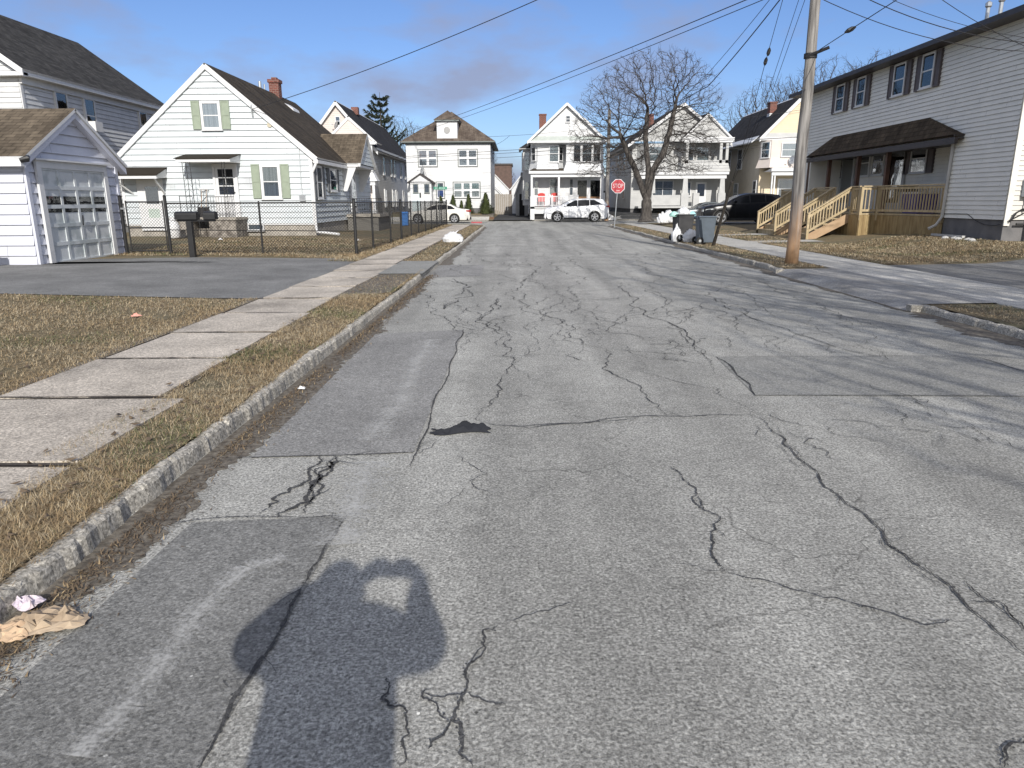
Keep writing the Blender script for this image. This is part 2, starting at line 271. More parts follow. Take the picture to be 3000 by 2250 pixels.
# ------------------------------------------------------------------ object helpers
LOC={}
def thing(name,label,cat,loc=(0,0,0),group=None,local=False,rotz=0.):
    o=bpy.data.objects.new(name,None); COL.objects.link(o); o.location=loc; o.rotation_euler=(0,0,rotz); o.empty_display_size=.3
    o['label']=label; o['category']=cat
    if group: o['group']=group
    LOC[o.name]=Vector((0,0,0)) if local else Vector(loc)
    return o
def tag(o,label=None,cat=None,group=None,kind=None):
    if label: o['label']=label
    if cat: o['category']=cat
    if group: o['group']=group
    if kind: o['kind']=kind
    return o
def copy_tree(o,parent=None):
    c=o.copy(); COL.objects.link(c); c.parent=parent
    if parent: c.matrix_parent_inverse=Matrix()
    for ch in list(o.children): copy_tree(ch,c)
    return c
def fY(Y): return lambda a,b,c:(a,Y-b,c)
def fX(X,s=1): return lambda a,b,c:(X+s*b,a,c)
class B:
    def __init__(s,fr=None): s.v=[];s.f=[];s.uv=[];s.fr=fr or (lambda a,b,c:(a,b,c)); s.mi=[]; s.cm=0
    def face(s,ps,uv=None):
        i=len(s.v); s.v+=[s.fr(*p) for p in ps]; s.f.append(list(range(i,i+len(ps)))); s.uv.append(uv); s.mi.append(s.cm)
    def box(s,a0,a1,b0,b1,c0,c1):
        i=len(s.v)
        s.v+=[s.fr(a,b,c) for c in (c0,c1) for a,b in ((a0,b0),(a1,b0),(a1,b1),(a0,b1))]
        for q in ((3,2,1,0),(4,5,6,7),(0,1,5,4),(1,2,6,5),(2,3,7,6),(3,0,4,7)): s.f.append([i+k for k in q]); s.uv.append(None); s.mi.append(s.cm)
        return s
    def prism(s,poly,b0,b1):
        n=len(poly); i=len(s.v)
        s.v+=[s.fr(a,b,c) for b in (b0,b1) for a,c in poly]
        s.f.append([i+k for k in range(n)]); s.f.append([i+n+k for k in reversed(range(n))])
        for k in range(n): s.f.append([i+k,i+(k+1)%n,i+n+(k+1)%n,i+n+k])
        s.uv+=[None]*(n+2); s.mi+=[s.cm]*(n+2); return s
    def hexa(s,p,uvs=None):   # 8 points, bottom 4 then top 4
        i=len(s.v); s.v+=[s.fr(*q) for q in p]
        for q in ((3,2,1,0),(4,5,6,7),(0,1,5,4),(1,2,6,5),(2,3,7,6),(3,0,4,7)): s.f.append([i+k for k in q]); s.uv.append(uvs if q in ((3,2,1,0),(4,5,6,7)) else None); s.mi.append(s.cm)
        return s
    def slab(s,p0,p1,p2,p3,th=.1,tri=False):
        """roof plane: p0,p1 along the eave, p2,p3 back along the ridge; thickness hangs below"""
        P=[Vector(s.fr(*p)) for p in (p0,p1,p2,p3)]; n=(P[1]-P[0]).cross(P[3]-P[0]).normalized()
        if n.z<0: n=-n
        e=(P[1]-P[0]).normalized(); up=n.cross(e)
        if up.z<0: up=-up
        uv=[((q-P[0]).dot(e),(q-P[0]).dot(up)) for q in P]
        i=len(s.v); s.v+=[tuple(q) for q in P]+[tuple(q-n*th) for q in P]
        s.f.append([i,i+1,i+2,i+3]); s.uv.append(uv); s.mi.append(s.cm)
        for q in ((7,6,5,4),(0,4,5,1),(1,5,6,2),(2,6,7,3),(3,7,4,0)): s.f.append([i+k for k in q]); s.uv.append(None); s.mi.append(s.cm+ (1 if s.two else 0))
        return s
    two=False
    def tube(s,pts,rad,n=8,cap=True):
        pts=[Vector(p) for p in pts]; 
        if not hasattr(rad,'__len__'): rad=[rad]*len(pts)
        i0=len(s.v); pv=None
        for k,p in enumerate(pts):
            d=(pts[min(k+1,len(pts)-1)]-pts[max(k-1,0)]).normalized()
            if pv is None: x=d.orthogonal().normalized()
            else: x=(pv-d*pv.dot(d)).normalized()
            pv=x; y=d.cross(x)
            for j in range(n):
                a=2*math.pi*j/n; q=p+(x*math.cos(a)+y*math.sin(a))*rad[k]; s.v.append(s.fr(*q))
        for k in range(len(pts)-1):
            for j in range(n):
                a=i0+k*n+j; b=i0+k*n+(j+1)%n; s.f.append([a,b,b+n,a+n]); s.uv.append(None); s.mi.append(s.cm)
        if cap:
            s.f.append([i0+j for j in reversed(range(n))]); s.f.append([i0+(len(pts)-1)*n+j for j in range(n)]); s.uv+=[None,None]; s.mi+=[s.cm]*2
        return s
    def done(s,name,m,parent=None,smooth=False,bev=0.,label=None,cat=None,group=None,kind=None,fixn=True):
        me=bpy.data.meshes.new(name); v=np.array(s.v,dtype=float)
        base=Vector((0,0,0))
        if parent is not None:
            r=parent
            while r.parent: r=r.parent
            base=LOC[r.name]
        elif kind!='structure' and kind!='stuff':
            base=Vector(((v[:,0].min()+v[:,0].max())/2,(v[:,1].min()+v[:,1].max())/2,v[:,2].min()))
        v=v-np.array(base)
        me.from_pydata([tuple(q) for q in v],[],s.f)
        for x in (m if isinstance(m,(list,tuple)) else [m]): me.materials.append(x)
        if any(s.mi): me.polygons.foreach_set('material_index',s.mi)
        if any(u is not None for u in s.uv):
            ul=me.uv_layers.new(name='UVMap')
            li=0
            for f,u in zip(s.f,s.uv):
                for k in range(len(f)):
                    if u is not None: ul.data[li+k].uv=u[k]
                li+=len(f)
        if fixn:
            bm=bmesh.new(); bm.from_mesh(me); bmesh.ops.recalc_face_normals(bm,faces=bm.faces)
            bm.to_mesh(me); bm.free()
        if smooth: me.polygons.foreach_set('use_smooth',[True]*len(me.polygons))
        o=bpy.data.objects.new(name,me); COL.objects.link(o)
        if parent is not None: o.parent=parent
        else: o.location=base
        if bev:
            md=o.modifiers.new('b','BEVEL'); md.width=bev; md.segments=2; md.limit_method='ANGLE'
        return tag(o,label,cat,group,kind)
class BT(B): two=True

def span(poly,z):
    xs=[]
    n=len(poly)
    for i in range(n):
        (a0,c0),(a1,c1)=poly[i],poly[(i+1)%n]
        if (c0-z)*(c1-z)<=0 and abs(c1-c0)>1e-9: xs.append(a0+(a1-a0)*(z-c0)/(c1-c0))
    return (min(xs),max(xs)) if len(xs)>1 else None
def siding(name,fr,poly,m,parent,expo=.11,proud=.018,z0=None,label=None,seam=3.2):
    """a wall panel with real lapped boards inside the outline poly [(along,z)...]"""
    b=B(fr); n=len(poly)
    b.face([(a,0,c) for a,c in poly]); zs=[c for a,c in poly]; z=min(zs) if z0 is None else z0; zt=max(zs)
    while z<zt-.01:
        t=min(z+expo,zt-.004); lo=span(poly,z+1e-4); hi=span(poly,t-1e-4)
        if lo and hi:
            j=random.uniform(-.002,.002)
            p=[(lo[0],proud+j,z),(lo[1],proud+j,z),(hi[1],.003,t),(hi[0],.003,t)]
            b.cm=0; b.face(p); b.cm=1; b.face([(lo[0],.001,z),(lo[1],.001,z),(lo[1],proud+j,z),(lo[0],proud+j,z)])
            if proud>.025:
                a_=lo[0]+random.uniform(.3,seam)
                while a_<lo[1]-.2:
                    if hi[0]<a_<hi[1]: b.face([(a_,proud+j+.001,z),(a_+.005,proud+j+.001,z),(a_+.005,.004+.001,t),(a_,.004+.001,t)])
                    a_+=seam+random.uniform(-.6,.6)
        z+=expo
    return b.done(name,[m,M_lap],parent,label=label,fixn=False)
M_lap=mat('lap_shade_and_seam',(.13,.135,.14),.9,(.08,.08,.085))  # shade painted under the board laps; also colours the butt seams
WOFF=.035
def window(fr,a0,a1,c0,c1,parent,mt=None,back=None,gl=None,cols=1,rows=2,tr=.07,proud=.06,sash=.04,outer=None,name='window',label=None):
    f0=fr; fr=lambda a,b,c:f0(a,b+WOFF,c)
    mt=mt or M_trim; back=back or M_dark; gl=gl or M_glass
    b=B(fr); P=proud
    for q in ((a0,a0+tr,c0,c1),(a1-tr,a1,c0,c1),(a0+tr,a1-tr,c1-tr,c1),(a0+tr,a1-tr,c0,c0+tr)): b.box(q[0],q[1],-WOFF,P,q[2],q[3])
    b.box(a0-.03,a1+.03,0,P+.03,c0-.03,c0)
    s=P-.015; w=(a1-a0-2*tr)
    for k in range(1,cols): x=a0+tr+w*k/cols; b.box(x-sash*.6,x+sash*.6,.02,s,c0+tr,c1-tr)
    for k in range(1,rows): z=c0+tr+(c1-c0-2*tr)*k/rows; b.box(a0+tr,a1-tr,.02,s-.005,z-sash*.5,z+sash*.5)
    o=b.done(name,mt,parent,label=label)
    if outer:
        q=.075; b=B(fr)
        for r in ((a0-q,a0-.002,c0-q,c1+q),(a1+.002,a1+q,c0-q,c1+q),(a0-.002,a1+.002,c1+.002,c1+q),(a0-.002,a1+.002,c0-q,c0-.032)): b.box(r[0],r[1],-WOFF,P*.7,r[2],r[3])
        b.done('casing',outer,o)
    if not isinstance(back,(list,tuple)): back=[back]*rows
    h=(c1-c0-2*tr)/len(back)
    for i,mm in enumerate(back):
        B(fr).box(a0+tr,a1-tr,.021,.026,c0+tr+h*i+(.001 if i else 0),c0+tr+h*(i+1)).done('blind' if mm is not M_dark else 'dark_opening',mm,o)
    B(fr).box(a0+tr,a1-tr,.034,.038,c0+tr,c1-tr).done('pane',gl,o)
    return o
def shutter(fr,a0,a1,c0,c1,m,parent):
    f0=fr; fr=lambda a,b,c:f0(a,b+WOFF,c)
    b=B(fr); b.box(a0,a1,-.03,.045,c0,c1)
    for q in ((a0,a0+.04,c0,c1),(a1-.04,a1,c0,c1),(a0+.04,a1-.04,c1-.05,c1),(a0+.04,a1-.04,c0,c0+.05),(a0+.04,a1-.04,(c0+c1)/2-.03,(c0+c1)/2+.03)): b.box(q[0],q[1],.045,.06,q[2],q[3])
    return b.done('shutter',m,parent)
def bar(b,p,q,w=.05,h=.05):
    """rectangular bar between two points"""
    p=Vector(p);q=Vector(q); d=(q-p).normalized(); s=d.cross(Vector((0,0,1)))
    if s.length<1e-3: s=Vector((1,0,0))
    s.normalize(); u=s.cross(d).normalized(); s=s*w/2; u=u*h/2
    b.hexa([tuple(x) for x in (p-s-u,p+s-u,q+s-u,q-s-u,p-s+u,p+s+u,q+s+u,q-s+u)])
def gable_roof(name,parent,m,x0,x1,y0,y1,ze,zr,axis='y',oh=.3,th=.14,trim=M_trim):
    """ridge along axis; eaves at ze on the wall line, overhang oh"""
    b=BT()
    if axis=='y':
        xm=(x0+x1)/2; s=(zr-ze)/(xm-x0)
        for sx in (x0-oh,x1+oh): b.slab((sx,y0,ze-oh*s),(sx,y1,ze-oh*s),(xm,y1,zr),(xm,y0,zr),th)
    else:
        ym=(y0+y1)/2; s=(zr-ze)/(ym-y0)
        for sy in (y0-oh,y1+oh): b.slab((x0,sy,ze-oh*s),(x1,sy,ze-oh*s),(x1,ym,zr),(x0,ym,zr),th)
    return b.done(name,[m,trim],parent)
# ================================================================== SETTING
def sst(t): t=min(1,max(0,t)); return t*t*(3-2*t)
def Z(x,y):
    if x<-4.6: r=.1*min(1,(-4.6-x)/3.9)
    elif x>8.4:
        q=min(1,max(0,(y-35.5)/3)); r=.2*min(1,(x-8.4)/3.6)*q+(.03*min(1,(x-8.4)/2)+.30*min(1,max(0,(x-10.9)/2.4)))*(1-q)
    else: r=0
    z=.1+r*min(1,max(0,(50-y)/3))
    if y>59: z=.06+(.10 if -2.2<x<1.3 else (.5 if x<0 else (.12 if x<8.5 else .5)))*sst((y-59.6)/2.6)
    return z
def grid(name,x0,x1,y0,y1,dx,dy,m,off=0.,kind='structure',jit=0.,bend=None,skip=None):
    xs=np.linspace(x0,x1,max(2,int(round((x1-x0)/dx))+1)); ys=np.linspace(y0,y1,max(2,int(round((y1-y0)/dy))+1))
    v=[];f=[]
    for j,y in enumerate(ys):
        for i,x in enumerate(xs):
            X,Y=(x,y) if bend is None else bend(x,y)
            v.append((X,Y,Z(X,Y)+off+(random.uniform(-jit,jit) if jit else 0)))
    nx=len(xs)
    for j in range(len(ys)-1):
        for i in range(nx-1):
            if skip and skip((xs[i]+xs[i+1])/2,(ys[j]+ys[j+1])/2): continue
            a=j*nx+i; f.append([a,a+1,a+nx+1,a+nx])
    b=B(); b.v=v; b.f=f; b.uv=[None]*len(f); b.mi=[0]*len(f)
    return b.done(name,m,None,kind=kind,fixn=False,smooth=True)
def flat(name,poly,z,m,kind='structure',label=None):
    b=B(); b.face([(x,y,z) for x,y in poly]); return b.done(name,m,kind=kind,fixn=False)
# far ground to the horizon
flat('ground',[(-900,-60),(900,-60),(900,1800),(-900,1800)],-.12,M_lawn)
# road and cross street
flat('road',[(-6,-12),(12,-12),(12,48.95),(-6,48.95)],0,M_road)
flat('cross_street',[(-90,48.951),(90,48.951),(90,60.2),(-90,60.2)],0.0,M_road)
XL,XR=-1.98,5.84
def arc(cx,cy,r,a0,a1,n=9): return [(cx+r*math.cos(math.radians(a0+(a1-a0)*i/n)),cy+r*math.sin(math.radians(a0+(a1-a0)*i/n))) for i in range(n+1)]
cl=[(XL-.16,-12),(XL-.16,46)]+arc(XL-.16-3,46,3,0,90)[1:]
cr_=[(XR+.16,-12),(XR+.16,46)]+arc(XR+.16+3,46,3,180,90)[1:]
flat('verge',[(-5.2,-12)]+cl+[(-5.2,49)],.098,M_lawn)
flat('verge',cr_+[(9.0,-12)],.098,M_lawn)
grid('lawn',-60,-4.65,-12,49,.65,1.0,M_lawn,off=.0)
grid('lawn',8.8,60,-12,49,.6,1.0,M_lawn,off=.0)
grid('far_ground',-150,150,59.3,62.5,1.0,.4,M_lawn); grid('far_ground',-150,150,62.5,240,1.0,20,M_lawn)
# kerbs: worn stone, uneven top, chipped edge
def kerb(path,side,wd=.10,zt=.098,seg=.04,ins=0.):
    b=B(); pts=[]
    for (x0,y0),(x1,y1) in zip(path[:-1],path[1:]):
        d=math.hypot(x1-x0,y1-y0); 
        # finer where it is near the lens
        n=max(1,int(d/seg)); 
        for k in range(n): t=k/n; pts.append((x0+(x1-x0)*t,y0+(y1-y0)*t))
    pts.append(path[-1]); rows=[]; nz=0; s2=0
    for i,(x,y) in enumerate(pts):
        j=min(i+1,len(pts)-1); k=max(i-1,0); dx,dy=pts[j][0]-pts[k][0],pts[j][1]-pts[k][1]; L_=math.hypot(dx,dy) or 1; nx,ny=dy/L_*side,-dx/L_*side
        nz=nz*.93+random.gauss(0,.003); s2=s2*.90+random.gauss(0,.0052)
        jo=int(y/2.4); gap=abs((y/2.4)-round(y/2.4))*2.4<.02 and y<46
        tz=zt+nz+ (.012*math.sin(jo*7.3)) - (.03 if gap else 0); o=s2+.012*math.sin(jo*3.1)
        row=[]
        for off,z in ((0,-.02),(0,tz-.03),(.02,tz-.004),(wd*.5,tz+random.gauss(0,.002)),(wd-.016+o,tz-.003+random.gauss(0,.003)),(wd+o,tz-.022+random.gauss(0,.004)),(wd+.012+o,-.02)):
            row.append((x+nx*off,y+ny*off,z))
        rows.append(row)
    for r in rows: b.v+=r
    m=7
    for i in range(len(rows)-1):
        for k in range(m-1): b.f.append([i*m+k,i*m+k+1,(i+1)*m+k+1,(i+1)*m+k]); b.uv.append(None); b.mi.append(0)
    return b.done('kerb',M_kerb,kind='structure',smooth=False,fixn=False)
kerb([(XL-.16,.3),(XL-.16,46)]+arc(XL-.16-3,46,3,0,90)[1:]+[(-40,49)],1)
kerb([(XR+.16,.3),(XR+.16,10.4)],-1)
kerb([(XR+.16,15.9),(XR+.16,46)]+arc(XR+.16+3,46,3,180,90)[1:]+[(60,49)],-1)
kerb([(1.4,59.35),(60,59.35)],-1,seg=.3); kerb([(-60,59.35),(-2.3,59.35)],-1,seg=.3)

# ---- ragged-edged strips (soil, debris, worn edges)
def ragged(name,line,w0,w1,z,m,seg=.035,amp=.5,kind='structure',zfun=None):
    """strip along a polyline: solid on one side, ragged on the other"""
    b=B(); pts=[]
    for (p,q) in zip(line[:-1],line[1:]):
        d=math.dist(p,q); n=max(1,int(d/seg))
        for k in range(n): pts.append((p[0]+(q[0]-p[0])*k/n,p[1]+(q[1]-p[1])*k/n))
    pts.append(line[-1]); a=0; row=[]
    for i,p in enumerate(pts):
        q=pts[min(i+1,len(pts)-1)]; r=pts[max(i-1,0)]; dx,dy=q[0]-r[0],q[1]-r[1]; l=math.hypot(dx,dy) or 1; nx,ny=-dy/l,dx/l
        a=a*.93+random.gauss(0,.17)*amp; a2=random.gauss(0,.05); t=i/len(pts); w=(w0+(w1-w0)*t)*max(.12,1+a*.6+a2)
        zz=z if zfun is None else zfun(p[0],p[1])+z
        row.append(((p[0],p[1],zz),(p[0]+nx*w,p[1]+ny*w,zz)))
    for r in row: b.v+=list(r)
    for i in range(len(row)-1): b.f.append([2*i,2*i+1,2*i+3,2*i+2]); b.uv.append(None); b.mi.append(0)
    return b.done(name,m,kind=kind,fixn=False)
ragged('gutter_dirt',[(XL-.055,46),(XL-.055,16),(XL-.055,.4)],.16,.30,.003,M_dirt,amp=.9)
ragged('gutter_dirt',[(XR+.055,.4),(XR+.055,10.3)],.34,.34,.003,M_dirt,amp=.9)
ragged('gutter_dirt',[(XR+.055,16.0),(XR+.055,46)],.26,.16,.003,M_dirt,amp=.9)
# crossing of the right driveway: asphalt apron ramps down to the road, soil washed along its foot
b=B(); ys=np.linspace(10.4,15.9,23)
for i in range(22):
    y0,y1=ys[i],ys[i+1]
    for (xa,za),(xb,zb) in (((XR-.12,.006),(XR+.1,.106)),((XR+.1,.106),(7.02,.119))): b.face([(xa,y0,za),(xb,y0,zb),(xb,y1,zb),(xa,y1,za)])
b.done('driveway_apron',M_apron,kind='structure',fixn=False)
ragged('gutter_dirt',[(XR-.06,10.3),(XR-.06,16.2)],.12,.20,.007,M_dirt,amp=1.2,seg=.05)
B().box(XR-.115,XR+.16,10.30,10.44,-.02,.098).done('kerb',M_kerb,kind='structure'); B().box(XR-.115,XR+.16,15.86,16.0,-.02,.098).done('kerb',M_kerb,kind='structure')
# driveways
grid('driveway',-12.0,-4.08,11.3,19.5,.4,.5,M_drive,off=.012,bend=lambda x,y:(x,y-(.9*((x+4.08)/-5.3) if y>17.5 else 0)*1.0))
grid('driveway',8.55,30,8.2,16.6,.45,.5,M_drive,off=.014)
grid('driveway',10.0,24,39.2,43.4,.6,.7,M_drive,off=.014)
grid('driveway',-1.95,1.25,59.2,112,.4,.8,M_drive2,off=.02)
grid('driveway',8.2,11.9,59.4,84,.5,.8,M_drive2,off=.02)
# left sidewalk: separate flagstone slabs, slightly tilted
ja=[oz(qa(*p),.1)[1] for p in ((160,990),(500,695),(780,525),(1030,410),(1250,325),(1380,265))]
joints=[.2,1.1,2.55]+ja+[11.25]
while joints[-1]<46: joints.append(joints[-1]+1.55)
b=B()
for y0,y1 in zip(joints[:-1],joints[1:]):
    g=.022+random.uniform(0,.02); xl=-4.08+random.uniform(-.03,.03); xr=(-2.62 if y0<4 else -2.84 if y0<9 else -2.9)+random.uniform(-.04,.04)
    if y0>16: xr=-3.0
    t=[random.uniform(-.003,.009) for _ in range(4)]; sk=random.uniform(-.06,.06)
    zt=.118; ny=5
    c=[(xl,y0+g+sk,zt+t[0]),(xr,y0+g-sk,zt+t[1]),(xr+random.uniform(-.03,.03),y1-g,zt+t[2]),(xl,y1-g,zt+t[3])]
    b.hexa([(x,y,.03) for x,y,z in c]+c)
b.done('sidewalk',M_walk,kind='structure')
# soil in the joints
flat('joint_soil',[(-4.09,.2),(-2.66,.2),(-2.85,9),(-2.98,46.5),(-4.09,46.5)],.1085,mat('dark_joint_soil',(.08,.065,.05),.95,(.04,.032,.025),ns=30))
ragged('lawn_edge_soil',[(-4.1,.2),(-4.1,11.2)],.16,.12,.013,M_dirt,amp=1.2,zfun=Z)
ragged('lawn_edge_soil',[(-4.1,18.3),(-4.1,48)],.22,.2,.013,M_dirt,amp=1.2,zfun=Z)
for yj in joints[1:-1]:
    if yj>30: continue
    ragged('joint_dirt',[(-4.10,yj-.012+random.uniform(-.03,.03)),(-3.4,yj-.012+random.uniform(-.015,.015)),(-2.82 if yj>4 else -2.62,yj-.012+random.uniform(-.03,.03))],.026,.03,.1285,MATS['dark_joint_soil'],amp=.9,seg=.04)
# concrete crossing piece + bare soil in left verge near the driveway
def gq(pts,z): return [oz(p,z) for p in pts]
P1=gq([qa(1650,130+32),qa(1815,168),qa(1905,110),qa(1830,100)],.1)
flat('verge_slab',[(-2.95,15.1),(-2.0,15.1),(-2.0,18.4),(-2.95,18.4)],.121,M_patch3)
flat('verge_soil',[(-2.95,11.3),(-2.16,12.0),(-2.16,15.08),(-2.95,15.08)],.112,M_dirt)
# right sidewalk
b=B(); y=.3
while y<47:
    y1=y+1.5+random.uniform(-.1,.1); t=random.uniform(-.004,.004)
    b.hexa([(7.02,y+.008,.02),(8.5,y+.008,.02),(8.5,y1-.008,.02),(7.02,y1-.008,.02),(7.02,y+.008,.118+t),(8.5,y+.008,.122+t),(8.5,y1-.008,.122),(7.02,y1-.008,.118)]); y=y1
b.done('sidewalk',M_walk2,kind='structure',bev=.004)
# walkways across the right lawn and the far pavement
grid('path',8.5,10.95,25.7,26.9,.5,.3,M_walk2,off=.014); grid('path',8.5,10.95,31.0,32.2,.5,.3,M_walk2,off=.014)
grid('sidewalk',-60,-2.3,59.5,60.9,.9,.4,M_walk2,off=.02); grid('sidewalk',1.5,60,59.5,61.0,.9,.4,M_walk2,off=.02)

# ---- patches in the road
def G0(pts): return [oz(p,0) for p in pts]
pa=G0([hh(812,722),hh(1002,713),hh(893,978),hh(497,990)])
pa[0]=(XL+.22,pa[0][1]); pa[3]=(XL+.26,pa[3][1])
flat('road_patch',pa,.004,M_patch)
pb=G0([hh(372,1130),hh(747,1116),hh(615,1350),hh(430,1662)]); pb=[(XL+.3,pb[0][1]),pb[1],pb[2],pb[3],(pb[3][0]-.2,.7),(XL+.2,.7)]
flat('road_patch',pb,.004,M_patch2)
pc=G0([hh(1546,771),hh(2105,771),hh(2280,818),hh(2480,858),hh(1632,855)]); flat('road_patch',pc,.004,M_patch3)
flat('road_patch',G0([hh(905,574),hh(1047,572),hh(1040,596),hh(880,602)]),.004,M_patch)
# ---- cracks: thin jagged ribbons of open joint / old filler
CR=B()
def crack(pts,w=.012,jag=.16,split=True,conv=hh,z=.008,wob=.6):
    P=[Vector((*oz(conv(*p),0),0)) for p in pts]
    for it in range(7):
        Q=[P[0]]
        for a,c in zip(P[:-1],P[1:]):
            d=c-a
            if d.length<(.014 if a.y<4.5 else .03): Q.append(c); continue
            m=(a+c)/2+Vector((-d.y,d.x,0))*random.gauss(0,jag*.6); Q+= [m,c]
        P=Q
    n=len(P); a=1.; prev=None; w=w*.62
    for i,p in enumerate(P):
        q=P[min(i+1,n-1)]; r=P[max(i-1,0)]; d=q-r; l=d.length or 1; nn=Vector((-d.y,d.x,0))/l
        a=max(.15,min(2.2,a*.72+.28+random.gauss(0,.36)*wob)); t=i/max(1,n-1); e=min(1,6*t+.25,6*(1-t)+.25)
        dist=max(1,p.y/6); h=w*a*e*.5*min(1.9,dist**.5)
        cur=(tuple(p+nn*h+Vector((0,0,z))),tuple(p-nn*h+Vector((0,0,z))))
        if prev: CR.face([prev[0],prev[1],cur[1],cur[0]])
        prev=cur
        if w>.005 and random.random()<.40:
            k_=random.choice((-1,1)); cc=p+nn*k_*(h+random.uniform(0,.008))*1.1+(d/l)*random.uniform(-.01,.01); s_=random.uniform(.0015,.0055)*min(2.,dist**.5); t_=random.uniform(0,3)
            CR.face([(cc.x+s_*math.cos(t_+q_)*random.uniform(.6,1.3),cc.y+s_*math.sin(t_+q_)*random.uniform(.6,1.3),z+.0015) for q_ in (0,1.4,2.9,4.6)])
        if split and random.random()<.035 and w>.007:
            dd=(Vector((random.gauss(0,1),random.gauss(0,1),0))).normalized()*random.uniform(.06,.22)*min(2.5,dist); o=p+dd; o2=p+dd*.5+nn*.02
            CR.face([tuple(p+nn*h+Vector((0,0,z+.001))),tuple(p-nn*h+Vector((0,0,z+.001))),tuple(o2+Vector((0,0,z+.001))),tuple(o+Vector((0,0,z+.001)))]) if False else None
            sub=[p,p+dd*.5+nn*random.gauss(0,.02),p+dd]; pr=None
            for k,sp in enumerate(sub):
                hw=w*.3*(1-k/2.6); c2=(tuple(sp+nn*hw+Vector((0,0,z+.001))),tuple(sp-nn*hw+Vector((0,0,z+.001))))
                if pr: CR.face([pr[0],pr[1],c2[1],c2[0]])
                pr=c2
# main transverse + long diagonal on the right
crack([(0,815),(200,800),(330,798),(450,775),(660,768),(870,762),(1030,765)],.013,conv=qc,jag=.06)
crack([(1030,765),(1070,775),(1170,885),(1230,940),(1320,1010),(1340,1060),(1420,1120),(1500,1180)],.015,conv=qc,jag=.09)
crack([(1380,0),(1480,60),(1530,90),(1600,165),(1620,215),(1700,265),(1790,335),(1860,375),(1930,440),(2010,520),(2100,600),(2240,710)],.014,conv=qd,jag=.09)
crack([(1960,380),(2020,440),(2130,510),(2230,610)],.008,conv=qd); crack([(1985,465),(2100,465),(2150,520),(2230,590)],.009,conv=qd)
crack([(670,768),(640,720),(580,685),(510,620),(450,590),(405,520),(410,480)],.013,conv=qc)
crack([(1030,765),(980,710),(900,680),(780,630),(650,600),(520,570)],.007,conv=qc)
crack([(410,475),(560,490),(870,500)],.010,conv=qc,jag=.04); crack([(410,475),(300,450),(220,420),(190,370),(230,355),(120,320),(60,300),(60,240),(0,232)],.010,conv=qc)
crack([(120,320),(180,290),(260,275),(340,262),(440,262),(500,250)],.009,conv=qc)
crack([(690,990),(730,1020),(795,1080),(780,1130),(825,1185)],.010,conv=qc)
crack([(785,0),(830,70),(880,150),(862,200),(865,240),(925,335)],.010,conv=qd)
crack([(925,335),(1000,360),(1100,375),(1200,410),(1350,450),(1400,450),(1500,480),(1650,520),(1790,570),(1900,545)],.012,conv=qd,jag=.07)
crack([(925,335),(800,312),(690,300)],.005,conv=qd); crack([(880,150),(920,185)],.006,conv=qd)
crack([(1075,1355),(1045,1385),(1040,1420),(1008,1450),(1005,1500),(975,1560),(1000,1620),(1022,1662)],.015,jag=.22)
crack([(975,1560),(945,1530),(918,1495),(935,1490)],.009,jag=.25); crack([(1005,1500),(1040,1515),(1092,1527)],.008,jag=.2); crack([(975,1560),(945,1600),(925,1622)],.010,jag=.22); crack([(1005,1500),(960,1510),(915,1500)],.008)
crack([(835,1468),(838,1500),(825,1512),(868,1530),(885,1590),(862,1659)],.011,jag=.25)
crack([(1100,1345),(1160,1325),(1250,1310)],.005); crack([(2168,1662),(2176,1640),(2170,1622),(2185,1608),(2220,1600)],.010,jag=.12)
for off in (-.02,.022):
    cv=lambda f:(lambda a,b:(f(a,b)[0]+off*700,f(a,b)[1]+6))
    crack([(1075,785),(1170,885),(1230,940),(1320,1010)],.005,conv=cv(qc),jag=.16); crack([(1600,165),(1620,215),(1700,265),(1790,335),(1860,375),(1930,440)],.005,conv=cv(qd),jag=.16)
# main crack up the left third
crack([(1045,640),(1040,690),(1045,700),(1090,740),(1110,780),(1080,822),(1076,850),(1040,890),(1028,908)],.013)
crack([(1028,908),(1070,920),(1145,925),(1290,912),(1380,905)],.012,jag=.07); crack([(1045,680),(1060,660),(1080,645)],.012)
crack([(985,600),(1000,625),(1020,640),(960,668),(985,650)],.014); crack([(985,695),(1010,710),(1040,715),(1050,700),(1040,680),(1010,672),(1020,655)],.011)
crack([(960,605),(985,640)],.012); crack([(1135,560),(1130,600),(1105,640),(1130,650)],.012); crack([(1240,560),(1230,620),(1250,660),(1230,680)],.012)
crack([(820,690),(900,692),(960,688)],.010,jag=.03); crack([(835,650),(900,652),(960,655)],.007,jag=.03)
crack([(1000,712),(985,745),(960,830),(930,905),(886,1010)],.02,jag=.03,wob=.4); crack([(497,990),(600,988),(700,986),(893,979)],.015,jag=.02,wob=.5)
crack([(920,935),(950,930),(990,925)],.008); crack([(905,980),(940,955)],.008)
crack([(720,987),(695,1030),(660,1075),(640,1095),(600,1118)],.034,jag=.2); crack([(690,987),(650,1050),(600,1085),(560,1112)],.022,jag=.2)
crack([(705,1000),(690,1060),(660,1110)],.020,jag=.22); crack([(720,990),(715,1020),(670,1060),(675,1090)],.020,jag=.25); crack([(740,990),(770,995)],.006)
crack([(360,1132),(500,1118),(620,1119),(785,1111)],.012,jag=.04); crack([(1000,980),(1025,1010),(1015,1040),(1040,1060),(1090,1070)],.007,jag=.3); crack([(940,1100),(975,1080),(1005,1055)],.005)
crack([(750,1112),(690,1213),(612,1350),(560,1430),(500,1520),(430,1664)],.019,jag=.05,wob=.7)
